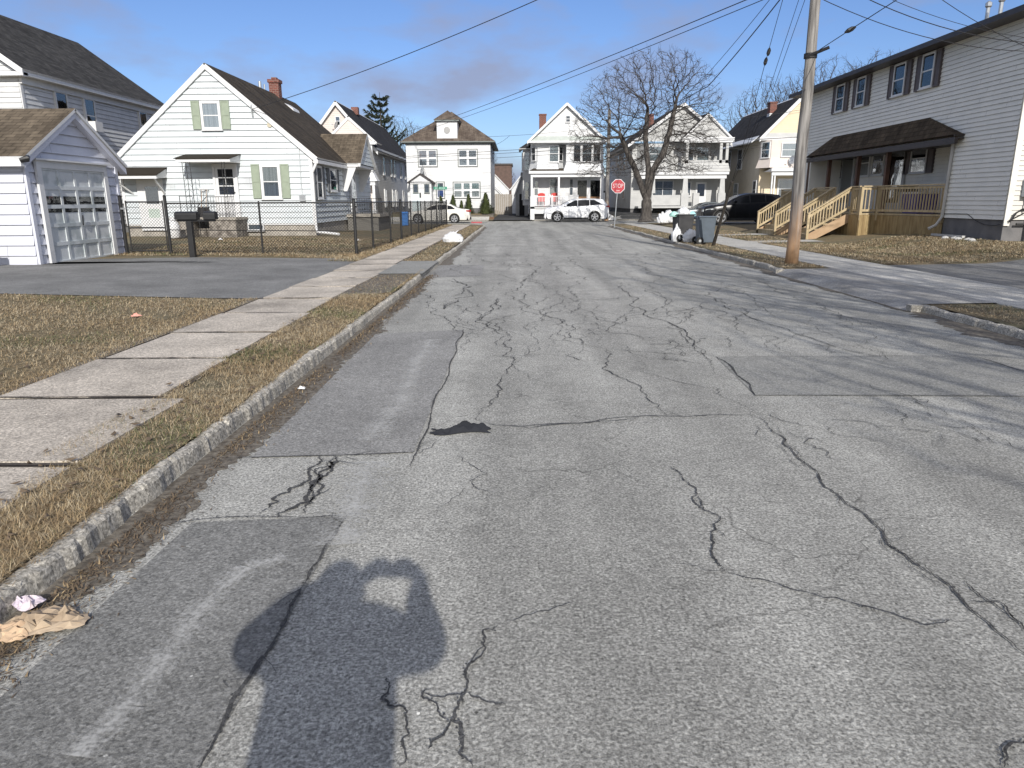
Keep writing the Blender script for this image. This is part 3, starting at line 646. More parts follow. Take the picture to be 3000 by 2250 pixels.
# the web on the right half
crack([(1340,610),(1360,640),(1390,680),(1420,690),(1450,700),(1500,758),(1540,770)],.014,jag=.12); crack([(1560,655),(1610,680),(1660,700),(1720,722),(1790,745),(1850,762),(1905,771)],.014,jag=.1)
crack([(1240,660),(1290,690),(1340,700),(1400,680),(1500,665),(1560,690),(1640,700)],.010,jag=.14); crack([(1300,742),(1330,700),(1350,680),(1420,640),(1440,600)],.009)
crack([(1545,771),(1700,771),(1900,770),(2108,771)],.012,jag=.01,wob=.3); crack([(2108,771),(2200,800),(2290,822)],.018,jag=.01,wob=.3); crack([(1632,855),(1900,855),(2214,856)],.012,jag=.01,wob=.3)
crack([(1546,771),(1590,810),(1632,857)],.022,jag=.04); crack([(1180,640),(1210,690),(1235,705),(1215,735),(1300,752)],.010)
for _ in range(7):
    x=random.uniform(1250,1500); y=random.uniform(690,790); crack([(x,y),(x+random.uniform(-60,60),y+random.uniform(-10,30)),(x+random.uniform(-90,90),y+random.uniform(5,50))],.008,jag=.25)
for _ in range(13):
    x=random.uniform(1640,2190); y=random.uniform(862,960); crack([(x,y),(x+random.uniform(20,110),y+random.uniform(-6,26)),(x+random.uniform(60,180),y+random.uniform(5,50))],.008,jag=.22)
for _ in range(26):
    x=random.uniform(1180,1900); y=random.uniform(560,760); crack([(x,y),(x+random.uniform(-50,70),y+random.uniform(-4,18)),(x+random.uniform(-70,90),y+random.uniform(4,36))],.008,jag=.22)
for _ in range(16):
    x=random.uniform(960,1150); y=random.uniform(530,720); crack([(x,y),(x+random.uniform(-30,50),y+random.uniform(2,20)),(x+random.uniform(-40,60),y+random.uniform(4,40))],.008,jag=.22)
_r=random.Random(99)
def walk(x,y,y1,w,amp=.10,conv=None):
    pts=[(x,y)]
    while y<y1: y+=_r.uniform(.35,.9)*max(1,y/9); x+=_r.gauss(0,amp*max(1,y/8)); pts.append((x,y))
    crack(pts,w,jag=.16,conv=lambda a,b:(a,b)); return pts
_oz=oz
oz=lambda p,z=0.:p
W=[]
for x,y,y1,w_ in ((1.9,6.3,14,.008),(2.7,7.2,21,.009),(3.3,4.2,6.1,.007),(3.7,6.6,15,.008),(4.5,7.5,24,.009),(1.2,9,22,.007),(.3,6,13,.006),(-.6,7.5,17,.009),(-.9,15,30,.009),(2.0,16,34,.009),(3.8,18,36,.009),(.6,20,38,.008),(-1.3,24,40,.008)): W.append(walk(x,y,y1,w_))
for a_,b_ in ((0,1),(1,3),(3,4),(0,5),(5,6),(6,7),(1,4),(8,9),(9,10),(9,11),(8,12),(1,9),(4,10),(7,8)):
    for _ in range(3):
        p,q=_r.choice(W[a_]),_r.choice(W[b_])
        if abs(p[1]-q[1])<3.2: crack([p,((p[0]+q[0])/2+_r.gauss(0,.15),(p[1]+q[1])/2+_r.gauss(0,.3)),q],.007,jag=.18,conv=lambda a,b:(a,b))
oz=_oz
CR.done('road_cracks',M_seam,kind='structure',fixn=False)
# dried salt / chalk wear marks: speckled, half worn away
def speck_mat():
    m=bpy.data.materials.new('pale_scuff'); m.use_nodes=True; t=m.node_tree; b=t.nodes['Principled BSDF']; K=t.links.new
    b.inputs['Base Color'].default_value=(.55,.55,.53,1); b.inputs['Roughness'].default_value=.9
    g=nd_(t,'ShaderNodeNewGeometry'); n=nd_(t,'ShaderNodeTexNoise'); n.inputs['Scale'].default_value=55; n.inputs['Detail'].default_value=5; K(g.outputs['Position'],n.inputs['Vector'])
    n2=nd_(t,'ShaderNodeTexNoise'); n2.inputs['Scale'].default_value=5; n2.inputs['Detail'].default_value=3; K(g.outputs['Position'],n2.inputs['Vector'])
    uv=nd_(t,'ShaderNodeUVMap'); s=nd_(t,'ShaderNodeSeparateXYZ'); K(uv.outputs[0],s.inputs[0])
    a=nd_(t,'ShaderNodeMath',operation='MULTIPLY_ADD'); K(n2.outputs[0],a.inputs[0]); a.inputs[1].default_value=.7; K(n.outputs[0],a.inputs[2])
    e=nd_(t,'ShaderNodeMath',operation='MULTIPLY_ADD'); K(s.outputs[0],e.inputs[0]); e.inputs[1].default_value=.5; K(a.outputs[0],e.inputs[2])
    q=nd_(t,'ShaderNodeMapRange'); q.inputs[1].default_value=1.05; q.inputs[2].default_value=1.5; q.inputs[4].default_value=.62; K(e.outputs[0],q.inputs[0]); K(q.outputs[0],b.inputs['Alpha'])
    return m
M_scuff=speck_mat()
def scuff(line,w,conv=hh,z=.012):
    b=B(); P=[Vector((*oz(conv(*p),0),z)) for p in line]; Q=[]
    for a,c in zip(P[:-1],P[1:]):
        for k in range(6): Q.append(a.lerp(c,k/6))
    Q.append(P[-1])
    for i in range(len(Q)-1):
        d=(Q[i+1]-Q[i]).normalized(); n=Vector((-d.y,d.x,0))*w
        for s0,s1,u0,u1 in ((-1,0,0,1),(0,1,1,0)):
            b.face([tuple(Q[i]+n*s0),tuple(Q[i]+n*s1),tuple(Q[i+1]+n*s1),tuple(Q[i+1]+n*s0)],uv=[(u0,0),(u1,0),(u1,0),(u0,0)])
    return b.done('road_scuff',M_scuff,kind='structure',fixn=False)
scuff([(615,1205),(540,1230),(480,1275),(420,1340),(380,1400),(330,1460),(270,1530),(160,1640)],.11)
scuff([(930,735),(900,790),(860,880),(790,955)],.2); scuff([(800,1000),(760,1110),(745,1180)],.24)
# ================================================================== LEFT SIDE
def rake(b,pts,w=.16,d0=.0,d1=.12):
    """trim board following a list of (a,c) points, hanging w below them"""
    for (a0,c0),(a1,c1) in zip(pts[:-1],pts[1:]):
        b.prism([(a0,c0),(a1,c1),(a1,c1-w),(a0,c0-w)],d0,d1)
# ---- garage: gable and panel door face the street (+X)
GX=-11.2; gy0,gy1=16.72,20.6; gz=.18; ge=2.72; ga=3.86; gm=18.72
gar=thing('garage','small white garage with a panelled overhead door and brown shingle roof','garage',((-13.4),18.7,gz))
fr=fX(GX); fs=fY(gy0)
siding('front_wall',fr,[(gy0,gz),(gy1,gz),(gy1,ge-.06),(gm,ga-.1),(gy0,ge-.06)],M_garage,gar,.235,.042)
siding('side_wall',fs,[(-17.5,gz),(GX,gz),(GX,ge-.05),(-17.5,ge-.05)],M_garage,gar,.235,.042)
B().box(-17.5,GX-.01,gy0+.01,gy1,gz-.1,ge-.1).done('core_wall',M_garage,gar)
b=BT(); sl_=(ga-ge)/(gm-gy0)
for y,s_ in ((gy0-.22,1),(gy1+.22,-1)): b.slab((-17.6,y,ge-.22*sl_+.02),(GX+.24,y,ge-.22*sl_+.02),(GX+.24,gm,ga+.02),(-17.6,gm,ga+.02),.07)
b.done('roof',[SH_tan,M_trim],gar)
b=B(fr); rake(b,[(gy0-.2,ge-.24*sl_-.06),(gm,ga-.06),(gy1+.2,ge-.24*sl_-.06)],.15,.02,.2); b.done('rake_board',M_garage,gar)
b=B(); b.box(-17.6,GX+.2,gy0-.32,gy0-.2,ge-.32,ge-.2); b.box(-17.6,GX+.1,gy0-.2,gy0-.02,ge-.2,ge-.17); b.done('gutter',M_trim,gar)
b=B(); b.tube([(GX+.18,gy0-.3,ge-.2),(GX+.3,gy0-.24,ge-.16),(GX+.22,gy0-.1,ge-.12),(GX+.16,gy0-.02,ge-.2)],[.05,.07,.06,.04],8); b.done('gutter_end',M_black,gar)
dy0,dy1,dz0,dz1=17.24,19.82,gz+.02,2.4
fr=fX(GX+.04); b=B(fr)
for q in ((dy0-.17,dy0,dz0-.1,dz1),(dy1,dy1+.17,dz0-.1,dz1),(dy0-.17,dy1+.17,dz1,dz1+.17)): b.box(q[0],q[1],.0,.06,q[2],q[3])
b.box(dy0-.25,dy1+.25,.0,.14,dz1+.172,dz1+.21); b.done('door_frame',M_trim,gar)
fr=fX(GX)
for a in (gy0-.0,gy1-.11): B(fr).box(a,a+.11,0,.055,gz,ge-.12).done('corner_board',M_garage,gar)
M_gdoor=mat('weathered_door_paint',(.60,.63,.64),.6,(.42,.46,.47),ns=2.5,nd=8,rng_=(.38,.5))
fr=fX(GX+.04); b=B(fr); nr=5; rh=(dz1-dz0)/nr; cw=(dy1-dy0)/4
b.box(dy0,dy1,-.0,.012,dz0,dz1)
for r_ in range(nr+1):
    z=dz0+rh*r_; b.box(dy0,dy1,.012,.034,max(dz0,z-.045),min(dz1,z+.045))
for r_ in range(nr):
    if r_==nr-1 and False: continue
    for c_ in range(5):
        y=dy0+cw*c_; b.box(max(dy0,y-.045),min(dy1,y+.045),.012,.033,dz0+rh*r_+.045,dz0+rh*(r_+1)-.045)
gd=b.done('overhead_door',M_gdoor,gar)
for c_ in range(4): B(fr).box(dy0+cw*c_+.045,dy0+cw*(c_+1)-.045,.0121,.02,dz0+rh*3-.14,dz0+rh*4-.2).done('pane',M_glass,gd)
b=B(fr)
for c_ in range(4): b.box(dy0+cw*c_+.045,dy0+cw*(c_+1)-.045,.0121,.014,dz0+rh*3-.14,dz0+rh*4-.2)
b.done('dark_backing',M_dark,gd)
B(fr).tube([(18.55,.06,1.05),(18.55,.08,1.3)],.015,6).done('handle',M_black,gd)
B(fr).box(dy0,dy1,.0,.05,dz0-.06,dz0).done('threshold',M_concrete,gar)

# ---- cape house
Yc=31.; cx0,cx1=-16.66,-8.58; cxm=-12.6; cz=.2; zs=.72; ze=3.52; za=7.02
house=thing('cape_house','white one and a half storey house with sage green shutters and brown roof','house',(cxm,37,cz))
fc=fY(Yc); fcs=fX(cx1)
siding('front_gable_wall',fc,[(cx0,zs),(cx1,zs),(cx1,ze),(cxm,za-.12),(cx0,ze)],M_cape,house,.235,.045)
siding('side_wall',fcs,[(Yc,zs),(43,zs),(43,ze-.12),(Yc,ze-.12)],M_cape,house,.235,.045)
B().box(cx0,cx1-.01,Yc+.02,43,zs,ze-.1).done('core_wall',M_cape,house)
B(fY(43)).prism([(cx0,ze),(cx1,ze),(cxm,za-.2)],-.02,0).done('rear_gable',M_cape,house)
B().box(cx0+.02,cx1-.02,Yc+.02,43,cz-.15,zs).done('foundation',M_block if 0 else M_concrete,house)
s_=(za-ze)/(cxm-cx0)
b=BT()
for sx in (cx0-.2,cx1+.3): b.slab((sx,Yc-.12,ze-.22*s_+.06),(sx,43.1,ze-.22*s_+.06),(cxm,43.1,za+.04),(cxm,Yc-.12,za+.04),.07)
b.done('roof',[SH_cape,M_trim],house)
b=B(fc); rake(b,[(cx0-.18,ze-.22*s_),(cxm,za-.03),(cx1+.28,ze-.25*s_)],.17,.025,.12); b.done('rake_board',M_trim,house)
b=B(fc); b.box(cx0,cx0+.1,0,.055,zs,ze-.05); b.box(cx1-.1,cx1+.04,0,.04,zs,ze-.1); b.box(cx0,cx1,0,.03,zs-.07,zs); b.done('corner_board',M_trim,house)
b=B(); b.box(cx1+.1,cx1+.3,Yc-.1,36.2,ze-.36,ze-.22); b.box(cx1+.0,cx1+.1,Yc,43,ze-.3,ze-.26); b.done('gutter',M_trim,house)
b=B(); gx=cx1+.12; b.tube([(cx1+.2,Yc-.05,ze-.36),(cx1+.1,Yc-.1,ze-.6),(cx1+.03,Yc-.1,ze-.75),(cx1+.03,Yc-.1,.55),(cx1+.1,Yc-.2,.36),(cx1+1.1,Yc-.5,.27)],.055,8); b.done('downspout',M_trim,house)
def cw_(p0,p1,**k):
    a0,c1=oy(p0,Yc); a1,c0=oy(p1,Yc); return window(fc,a0,a1,c0,c1,house,**k),a0,a1,c0,c1
M_bl=[M_curt,M_curt]
_,a0,a1,c0,c1=cw_(z2(728,372),z2(902,590),back=M_bl,tr=.11)
for p,q in ((z2(657,374),z2(735,582)),(z2(886,369),z2(963,577))):
    x0=oy(p,Yc)[0]; x1=oy(q,Yc)[0]
wA=(c0,c1); shutter(fc,a0-.36,a0-.02,c0+.03,c1,M_sage,house); shutter(fc,a1+.02,a1+.36,c0+.03,c1,M_sage,house)
_,a0,a1,c0,c1=cw_(z2(1176,845),z2(1350,1105),back=[M_curtd,M_curt],tr=.12)
shutter(fc,a0-.36,a0-.02,c0+.03,c1,M_sage,house); shutter(fc,a1+.02,a1+.36,c0+.03,c1,M_sage,house)
fc0=fc; fc=fY(Yc-.045)
# main side door with storm grille, stoop and canopy
dx0,dzt=oy(z2(840,860),Yc); dx1=oy(z2(1005,1000),Yc)[0]; dzb=1.0
b=B(fc); b.box(dx0-.09,dx0,0,.07,dzb,dzt+.09); b.box(dx1,dx1+.09,0,.07,dzb,dzt+.09); b.box(dx0,dx1,0,.07,dzt,dzt+.09); b.box(dx0,dx1,0,.03,dzb,dzt); d=b.done('door',M_trim,house)
gx0,gx1=dx0+.12,dx1-.10
B(fc).box(gx0,gx1,.031,.036,dzt-1.15,dzt-.12).done('pane',M_glass,d); B(fc).box(gx0,gx1,.0305,.0308,dzt-1.15,dzt-.12).done('dark_backing',M_dark,d)
b=B(fc); 
for z in (dzt-.46,dzt-.8): b.box(gx0,gx1,.036,.05,z-.02,z+.02)
b.box((gx0+gx1)/2-.012,(gx0+gx1)/2+.012,.036,.05,dzt-.8,dzt-.12); b.done('muntin',M_trim,d)
B(fc).tube([(dx1-.08,.03,2.0),(dx1-.08,.09,2.0)],.025,8).done('handle',M_black,d)
kx0,kz=oy(z2(632,790),Yc-1.1); kx1=oy(z2(1065,790),Yc-.1)[0]
ca=B(); kx0=-13.75; kx1=-11.55; kz=3.30
ca.hexa([(kx0,Yc-1.15,kz-.12),(kx1,Yc-1.15,kz-.12),(kx1,Yc-.02,kz-.12),(kx0,Yc-.02,kz-.12),(kx0,Yc-1.15,kz),(kx1,Yc-1.15,kz),(kx1,Yc-.02,kz+.22),(kx0,Yc-.02,kz+.22)])
can=ca.done('door_canopy',M_trim,house)
B().hexa([(kx0-.05,Yc-1.2,kz+.002),(kx1+.05,Yc-1.2,kz+.002),(kx1+.05,Yc-.02,kz+.224),(kx0-.05,Yc-.02,kz+.224),(kx0-.05,Yc-1.2,kz+.03),(kx1+.05,Yc-1.2,kz+.03),(kx1+.05,Yc-.02,kz+.255),(kx0-.05,Yc-.02,kz+.255)]).done('canopy_roofing',SH_cape,can)
st=B(); st.box(-14.2,-11.45,Yc-1.35,Yc-.01,.9,1.0); sto=st.done('stoop',M_concrete,house)
b=B(); b.box(-14.1,-13.3,Yc-1.3,Yc-.02,.1,.9); b.box(-12.6,-11.5,Yc-1.3,Yc-.02,.1,.9); b.box(-13.3,-12.6,Yc-.7,Yc-.02,.1,.55); b.done('stone_base',M_stone,sto)
b=B()
for x in (-13.52,-13.36,-13.2): b.tube([(x,Yc-1.1,1.0),(x+.01,Yc-1.1,2.1),(x,Yc-1.1,kz-.12)],.013,5)
for z in np.arange(1.1,3.1,.22): b.tube([(-13.52,Yc-1.1,z),(-13.36,Yc-1.1,z+.16),(-13.2,Yc-1.1,z)],.007,4)
for x in (-11.92,-11.8): b.tube([(x,Yc-1.1,1.0),(x,Yc-1.1,kz-.12)],.013,5)
for z in np.arange(1.1,3.1,.22): b.tube([(-11.92,Yc-1.1,z),(-11.8,Yc-1.1,z+.12)],.007,4)
b.done('canopy_post',M_black,house)
b=B()
for x in np.arange(-12.55,-11.5,.11): b.tube([(x,Yc-1.28,1.0),(x,Yc-1.28,1.82)],.009,4)
for z in (1.1,1.82): b.tube([(-12.6,Yc-1.28,z),(-11.48,Yc-1.28,z)],.014,5)
b.tube([(-12.6,Yc-1.28,1.82),(-12.85,Yc-1.6,1.45),(-12.85,Yc-1.62,.25)],.016,5); b.done('stoop_railing',M_black,house)
b=B(); b.tube([(-13.7,Yc-1.28,.25),(-13.7,Yc-1.28,1.85),(-13.7,Yc-.1,1.85)],.016,5); b.done('stoop_handrail',M_black,house)
# small rear entry at the left with its own canopy
b=B(fc); b.box(-16.0,-14.9,0,.05,.45,2.55); d=b.done('side_door',M_trim,house)
B(fc).box(-15.66,-15.12,.0505,.055,1.55,2.25).done('pane',M_glass,d); B(fc).box(-15.66,-15.12,.0501,.0504,1.55,2.25).done('dark_backing',M_dark,d)
B(fc).box(-15.63,-15.15,.0501,.054,.98,1.35).done('lower_panel',mat('pale_green_panel',(.5,.58,.53)),d)
can=B().hexa([(-16.75,Yc-.95,2.55),(-14.7,Yc-.95,2.55),(-14.7,Yc-.02,2.62),(-16.75,Yc-.02,2.62),(-16.75,Yc-.95,2.68),(-14.7,Yc-.95,2.68),(-14.7,Yc-.02,3.0),(-16.75,Yc-.02,3.0)]).done('small_canopy',M_trim,house)
B().hexa([(-16.8,Yc-1.0,2.682),(-14.65,Yc-1.0,2.682),(-14.65,Yc-.02,3.005),(-16.8,Yc-.02,3.005),(-16.8,Yc-1.0,2.71),(-14.65,Yc-1.0,2.71),(-14.65,Yc-.02,3.035),(-16.8,Yc-.02,3.035)]).done('canopy_roofing',SH_cape,can)
for x_a,x_b in ((-16.55,-16.2),(-14.85,-14.85)): b=B(); bar(b,(x_a,Yc-.85,2.55),(x_b,Yc-.03,1.95),.06,.06); b.done('canopy_brace',M_trim,can)
fc=fc0
# basement window, meter, conduit, round plate, chimney
a0,c1=oy(z2(1090,1292),Yc); a1,c0=oy(z2(1215,1340),Yc); window(fc,a0,a1,c0,c1+.02,house,rows=1,tr=.05,back=M_curtd,name='basement_window')
px,pz=oy(z2(1252,552),Yc); b=B(fc); b.tube([(px,.02,pz),(px,.07,pz)],.1,14); b.done('round_wall_plate',mat('yellowed_plate',(.55,.5,.38)),house)
b=B(fc); m0=oy(z2(1120,400),Yc); m1=oy(z2(1130,490),Yc); b.tube([(m0[0],.1,m0[1]),(m0[0],.16,m0[1]-.1),(m1[0],.1,m1[1])],.03,6)
q=[oy(z2(*p),Yc) for p in ((1170,470),(1350,590),(1470,700),(1490,1010),(1500,1080))]; b.tube([(x,.06,z) for x,z in q],.017,6); b.done('service_conduit',M_chrome,house)
mx_,mz_=oy(z2(1500,1100),Yc); B(fc).box(mx_-.12,mx_+.12,.03,.14,mz_-.12,mz_+.14).done('meter_box',M_chrome,house)
chz=7.15; cy_=39.7
b=B(); b.box(cxm-.25,cxm+.25,cy_-.25,cy_+.25,6.4,7.6); b.box(cxm-.3,cxm+.3,cy_-.3,cy_+.3,7.6,7.76); b.box(cxm-.13,cxm+.13,cy_-.15,cy_+.15,7.76,7.87)
M_brk=mat('chimney_brick',(.23,.06,.042),.9,(.13,.04,.03),ns=9,bump=.4)
def brk_x(t,b,r,mpn):
    br=nd_(t,'ShaderNodeTexBrick'); br.inputs['Scale'].default_value=1; br.inputs['Brick Width'].default_value=.22; br.inputs['Row Height'].default_value=.085; br.inputs['Mortar Size'].default_value=.008
    br.inputs['Color1'].default_value=(.19,.058,.043,1); br.inputs['Color2'].default_value=(.12,.04,.03,1); br.inputs['Mortar'].default_value=(.24,.19,.16,1)
    cc=nd_(t,'ShaderNodeSeparateXYZ'); t.links.new(mpn.outputs[0],cc.inputs[0]); ad=nd_(t,'ShaderNodeMath',operation='ADD'); t.links.new(cc.outputs[0],ad.inputs[0]); t.links.new(cc.outputs[1],ad.inputs[1])
    c2=nd_(t,'ShaderNodeCombineXYZ'); t.links.new(ad.outputs[0],c2.inputs[0]); t.links.new(cc.outputs[2],c2.inputs[1]); t.links.new(c2.outputs[0],br.inputs['Vector']); t.links.new(br.outputs[0],b.inputs['Base Color'])
M_brk=mat('laid_red_brick',(.23,.06,.042),.9,extra=brk_x)
b.done('chimney',M_brk,house)
b=B(); b.prism([(0,0)]*3,0,0) if 0 else None
b.hexa([(cxm+.25,cy_-.55,6.45),(cxm+1.1,cy_-.55,6.0),(cxm+1.1,cy_+.5,6.0),(cxm+.25,cy_+.5,6.45),(cxm+.25,cy_-.55,6.78),(cxm+1.0,cy_-.55,6.3),(cxm+1.0,cy_+.5,6.3),(cxm+.25,cy_+.5,6.78)]); b.done('chimney_flashing',M_trim,house)
b=B(); b.tube([(cxm-.25,cy_-1.6,6.7),(cxm-.25,cy_-1.6,7.45)],.07,10); b.tube([(cxm-.1,cy_-1.4,6.7),(cxm-.1,cy_-1.4,7.35)],.04,8); b.done('vent_pipe',M_chrome,house)
# street side windows + portico
for (y0,y1,z0_,z1_) in ((31.35,32.25,1.72,3.1),(33.55,34.85,2.05,3.08)):
    window(fcs,y0,y1,z0_,z1_,house,back=M_curtd,tr=.09); shutter(fcs,y0-.38,y0-.03,z0_,z1_,mat('grey_shutter',(.16,.17,.18)),house); shutter(fcs,y1+.03,y1+.38,z0_,z1_,MATS['grey_shutter'],house)
px1=oy(z2(1930,835),36.2)[0]; pzr=4.95; py0,py1,pym=36.2,40.2,38.2
b=BT()
for y in (py0,py1): b.slab((cx1-1.4,y,3.42),(px1,y,3.42),(px1,pym,pzr),(cx1-1.4,pym,pzr),.1)
por=b.done('portico',[SH_tan,M_trim],house)
siding('portico_gable',fX(px1-.12),[(py0+.15,3.4),(py1-.15,3.4),(pym,pzr-.12)],M_cape,por,.2,.02)
b=B(fX(px1-.12)); rake(b,[(py0,3.38),(pym,pzr-.05),(py1,3.38)],.12,.0,.1); b.done('portico_rake',M_trim,por)
b=B(); b.box(cx1,px1-.15,py0+.05,py1-.05,3.25,3.37)
for y in (py0+.1,py1-.2): b.prism([(0,0)]*3,0,0) if 0 else b.hexa([(cx1,y,2.1),(cx1+.2,y,2.1),(cx1+.2,y+.1,2.1),(cx1,y+.1,2.1),(cx1,y,3.25),(px1-.25,y,3.25),(px1-.25,y+.1,3.25),(cx1,y+.1,3.25)])
b.done('portico_bracket',M_trim,por)
fcs=fX(cx1+.045); b=B(fcs); ya,yb=37.6,38.9; pts=[(ya,1.05),(yb,1.05),(yb,2.5)]+[(38.25+.65*math.cos(a),2.5+.55*math.sin(a)) for a in np.linspace(0.2,math.pi-.2,8)]+[(ya,2.5)]
b.prism(pts,0,.06); d=b.done('arched_front_door',M_trim,house)
b=B(fcs); pts=[(ya+.18,1.3),(yb-.18,1.3),(yb-.18,2.45)]+[(38.25+.45*math.cos(a),2.45+.4*math.sin(a)) for a in np.linspace(0.2,math.pi-.2,8)]+[(ya+.18,2.45)]
b.prism(pts,.061,.064); b.done('pane',M_glassm,d)
b=B(); b.box(cx1+.02,cx1+1.7,36.6,40,.85,1.0); b2=b.done('front_stoop',M_concrete,house)
B().box(cx1+.05,cx1+1.6,36.7,39.9,.0,.85).done('stoop_base',M_block,b2)
b=B()
for x in np.arange(cx1+.1,cx1+1.7,.12): b.tube([(x,36.7,1.0),(x,36.7,1.75)],.01,4)
for y in np.arange(36.7,38.0,.12): b.tube([(cx1+1.6,y,1.0),(cx1+1.6,y,1.75)],.01,4)
for z in (1.1,1.75): b.tube([(cx1+.1,36.7,z),(cx1+1.6,36.7,z),(cx1+1.6,38,z)],.014,4)
b.done('stoop_railing',M_black,b2)
# things leaning / standing by the cape
def shovel(x,y,lab):
    s=thing('snow_shovel',lab,'shovel',(x,y,1.0),'shovels leaning by the side door')
    b=B(); b.tube([(x,y,1.05),(x+.05,y+.22,2.15)],.014,6); b.done('handle',M_pole,s)
    b=B(); b.box(x-.06,x+.12,y+.2,y+.23,2.13,2.17); b.box(x-.05,x-.03,y+.2,y+.23,2.05,2.14); b.box(x+.1,x+.12,y+.2,y+.23,2.05,2.14); b.done('grip',M_trim,s)
    b=B(); b.hexa([(x-.16,y-.03,1.0),(x+.16,y-.03,1.0),(x+.16,y,1.0),(x-.16,y,1.0),(x-.15,y+.05,1.4),(x+.15,y+.05,1.4),(x+.15,y+.09,1.4),(x-.15,y+.09,1.4)]); b.done('blade',M_dark,s)
shovel(-13.1,Yc-.35,'taller snow shovel with pale grip leaning beside the white side door'); shovel(-13.25,Yc-.45,'shorter snow shovel with pale grip, nearer the black canopy post')
gx_,gy_=-13.55,28.6
gr=thing('gas_cylinder','white propane cylinder standing by the stone stoop behind the fence','gas cylinder',(gx_,gy_,.2))
b=B(); b.tube([(gx_,gy_,.22),(gx_,gy_,.28),(gx_,gy_,.72),(gx_,gy_,.85),(gx_,gy_,.92)],[.17,.22,.22,.16,.06],16); b.done('tank',M_trim,gr,smooth=True)
b=B(); b.tube([(gx_,gy_,.92),(gx_,gy_,1.05)],[.12,.11],12); b.done('collar',M_trim,gr)

# ---- big white house behind the garage
X=-19.; bh=thing('gabled_house','large white house with weathered dark roof behind the small garage','house',(-23,35,.2))
by0,by1=29.0,40.1; be=6.42
siding('side_wall',fX(X),[(by0,.6),(by1,.6),(by1,be),(by0,be)],M_white,bh,.19,.03)
siding('front_wall',fY(by0),[(-27,.6),(X,.6),(X,be+.0),(-23,9.4),(-27,be)],M_white,bh,.19,.03)
B().box(-27,X-.01,by0+.02,by1,.0,be-.05).done('core_wall',M_white,bh)
b=BT()
for sx in (X+.45,-27.45): b.slab((sx,by0-.35,be+.08),(sx,by1+.3,be+.08),(-23,by1+.3,9.75),(-23,by0-.35,9.75),.12)
b.done('roof',[SH_old,M_trim],bh)
b=B(); b.box(X,X+.4,by0-.3,by1+.2,be-.12,be+.0); b.box(X,X+.12,by0,by1,be-.38,be-.12); b.box(-27,X+.4,by0-.35,by0,be-.15,be-.02); b.done('cornice',M_trim,bh)
b=B(fY(by0-.32)); rake(b,[(-27.4,be+.05),(-23,9.72),(X+.45,be+.05)],.22,0,.06); b.done('rake_board',M_trim,bh)
b=B(fX(X)); b.box(by0,by0+.14,0,.04,.6,be-.4); b.done('corner_board',M_trim,bh)
for i,(y0,y1,c0,c1) in enumerate(((31.0,31.85,4.6,6.1),(33.0,33.85,4.6,6.1),(37.7,38.5,4.6,6.1),(31.0,31.85,1.6,3.1),(35.2,36.0,1.6,3.1))):
    wn=window(fX(X),y0,y1,c0,c1,bh,back=[M_shade,M_curtd] if i<2 else M_dark,tr=.09,mt=M_trim)
    if i==1: B(fX(X)).box(y0+.12,y1-.15,.02,.4,c0+.08,c0+.5).done('air_conditioner',M_trim,wn)

# ================================================================== fences, gate, mailbox
def wires(b,p,q,z0,z1,pitch=.085,r=.0042):
    """diamond chain-link between two ground points"""
    P=Vector((p[0],p[1],0));Q=Vector((q[0],q[1],0)); Lw=(Q-P).length; d=(Q-P)/Lw; nx=Vector((-d.y,d.x,0))
    h=z1-z0
    def seg(s0,za,s1,zb,o):
        a=P+d*s0+Vector((0,0,za))+nx*o; c=P+d*s1+Vector((0,0,zb))+nx*o; t=(c-a).normalized(); u=t.cross(nx).normalized()*r; m=nx*r
        i=len(b.v); b.v+=[tuple(x) for x in (a+u,a+m,a-u,a-m,c+u,c+m,c-u,c-m)]
        for k in range(4): b.f.append([i+k,i+(k+1)%4,i+4+(k+1)%4,i+4+k]); b.uv.append(None); b.mi.append(0)
    n=int((Lw+h)/pitch)
    for k in range(n):
        s=k*pitch-h
        a0,c0=s,z0; a1,c1=s+h,z1
        if a0<0: c0=z0-a0; a0=0
        if a1>Lw: c1=z1-(a1-Lw); a1=Lw
        if a1-a0>.03:
            seg(a0,c0,a1,c1,.002); seg(Lw-a0,c0,Lw-a1,c1,-.002)
def post(x,y,z0,z1,r,par,name='post'):
    b=B(); b.tube([(x,y,z0),(x,y,z1-.02),(x,y,z1+.0),(x,y,z1+.03)],[r,r,r*1.15,r*.4],10); return b.done(name,M_black,par,smooth=False)
cp=(-4.63,20.76); gR_=(-9.75,20.25); gL_=(-11.05,20.35)
ft=thing('chain_link_fence','black chain link fence between driveway and house lawn, left of the corner post','fence',(-7,20.5,.1))
post(*cp,.05,1.66,.045,ft); post(-7.25,20.52,.1,1.6,.028,ft)
b=B(); b.tube([(cp[0],cp[1],1.58),(gR_[0],gR_[1],1.58)],.022,8); b.done('top_rail',M_black,ft)
b=B(); b.tube([(cp[0],cp[1],.78),(gR_[0],gR_[1],.86)],.012,6); b.done('tension_wire',M_black,ft)
b=B(); wires(b,cp,gR_,.2,1.58); b.done('wire_mesh',M_black,ft,fixn=False)
gt=thing('fence_gate','black chain link gate in a tube frame beside the garage corner','gate',(-10.4,20.3,.15))
post(gR_[0],gR_[1],.1,1.78,.045,gt); post(gL_[0],gL_[1],.1,1.78,.05,gt)
b=B(); x0,x1=gL_[0]+.17,gR_[0]-.1; yy=20.3
for p,q in (((x0,yy,.26),(x0,yy,1.66)),((x1,yy,.26),(x1,yy,1.66)),((x0,yy,1.62),(x1,yy,1.62)),((x0,yy,.28),(x1,yy,.28)),((x0,yy,.92),(x1,yy,.92))): b.tube([p,q],.02,8)
b.done('gate_frame',M_black,gt)
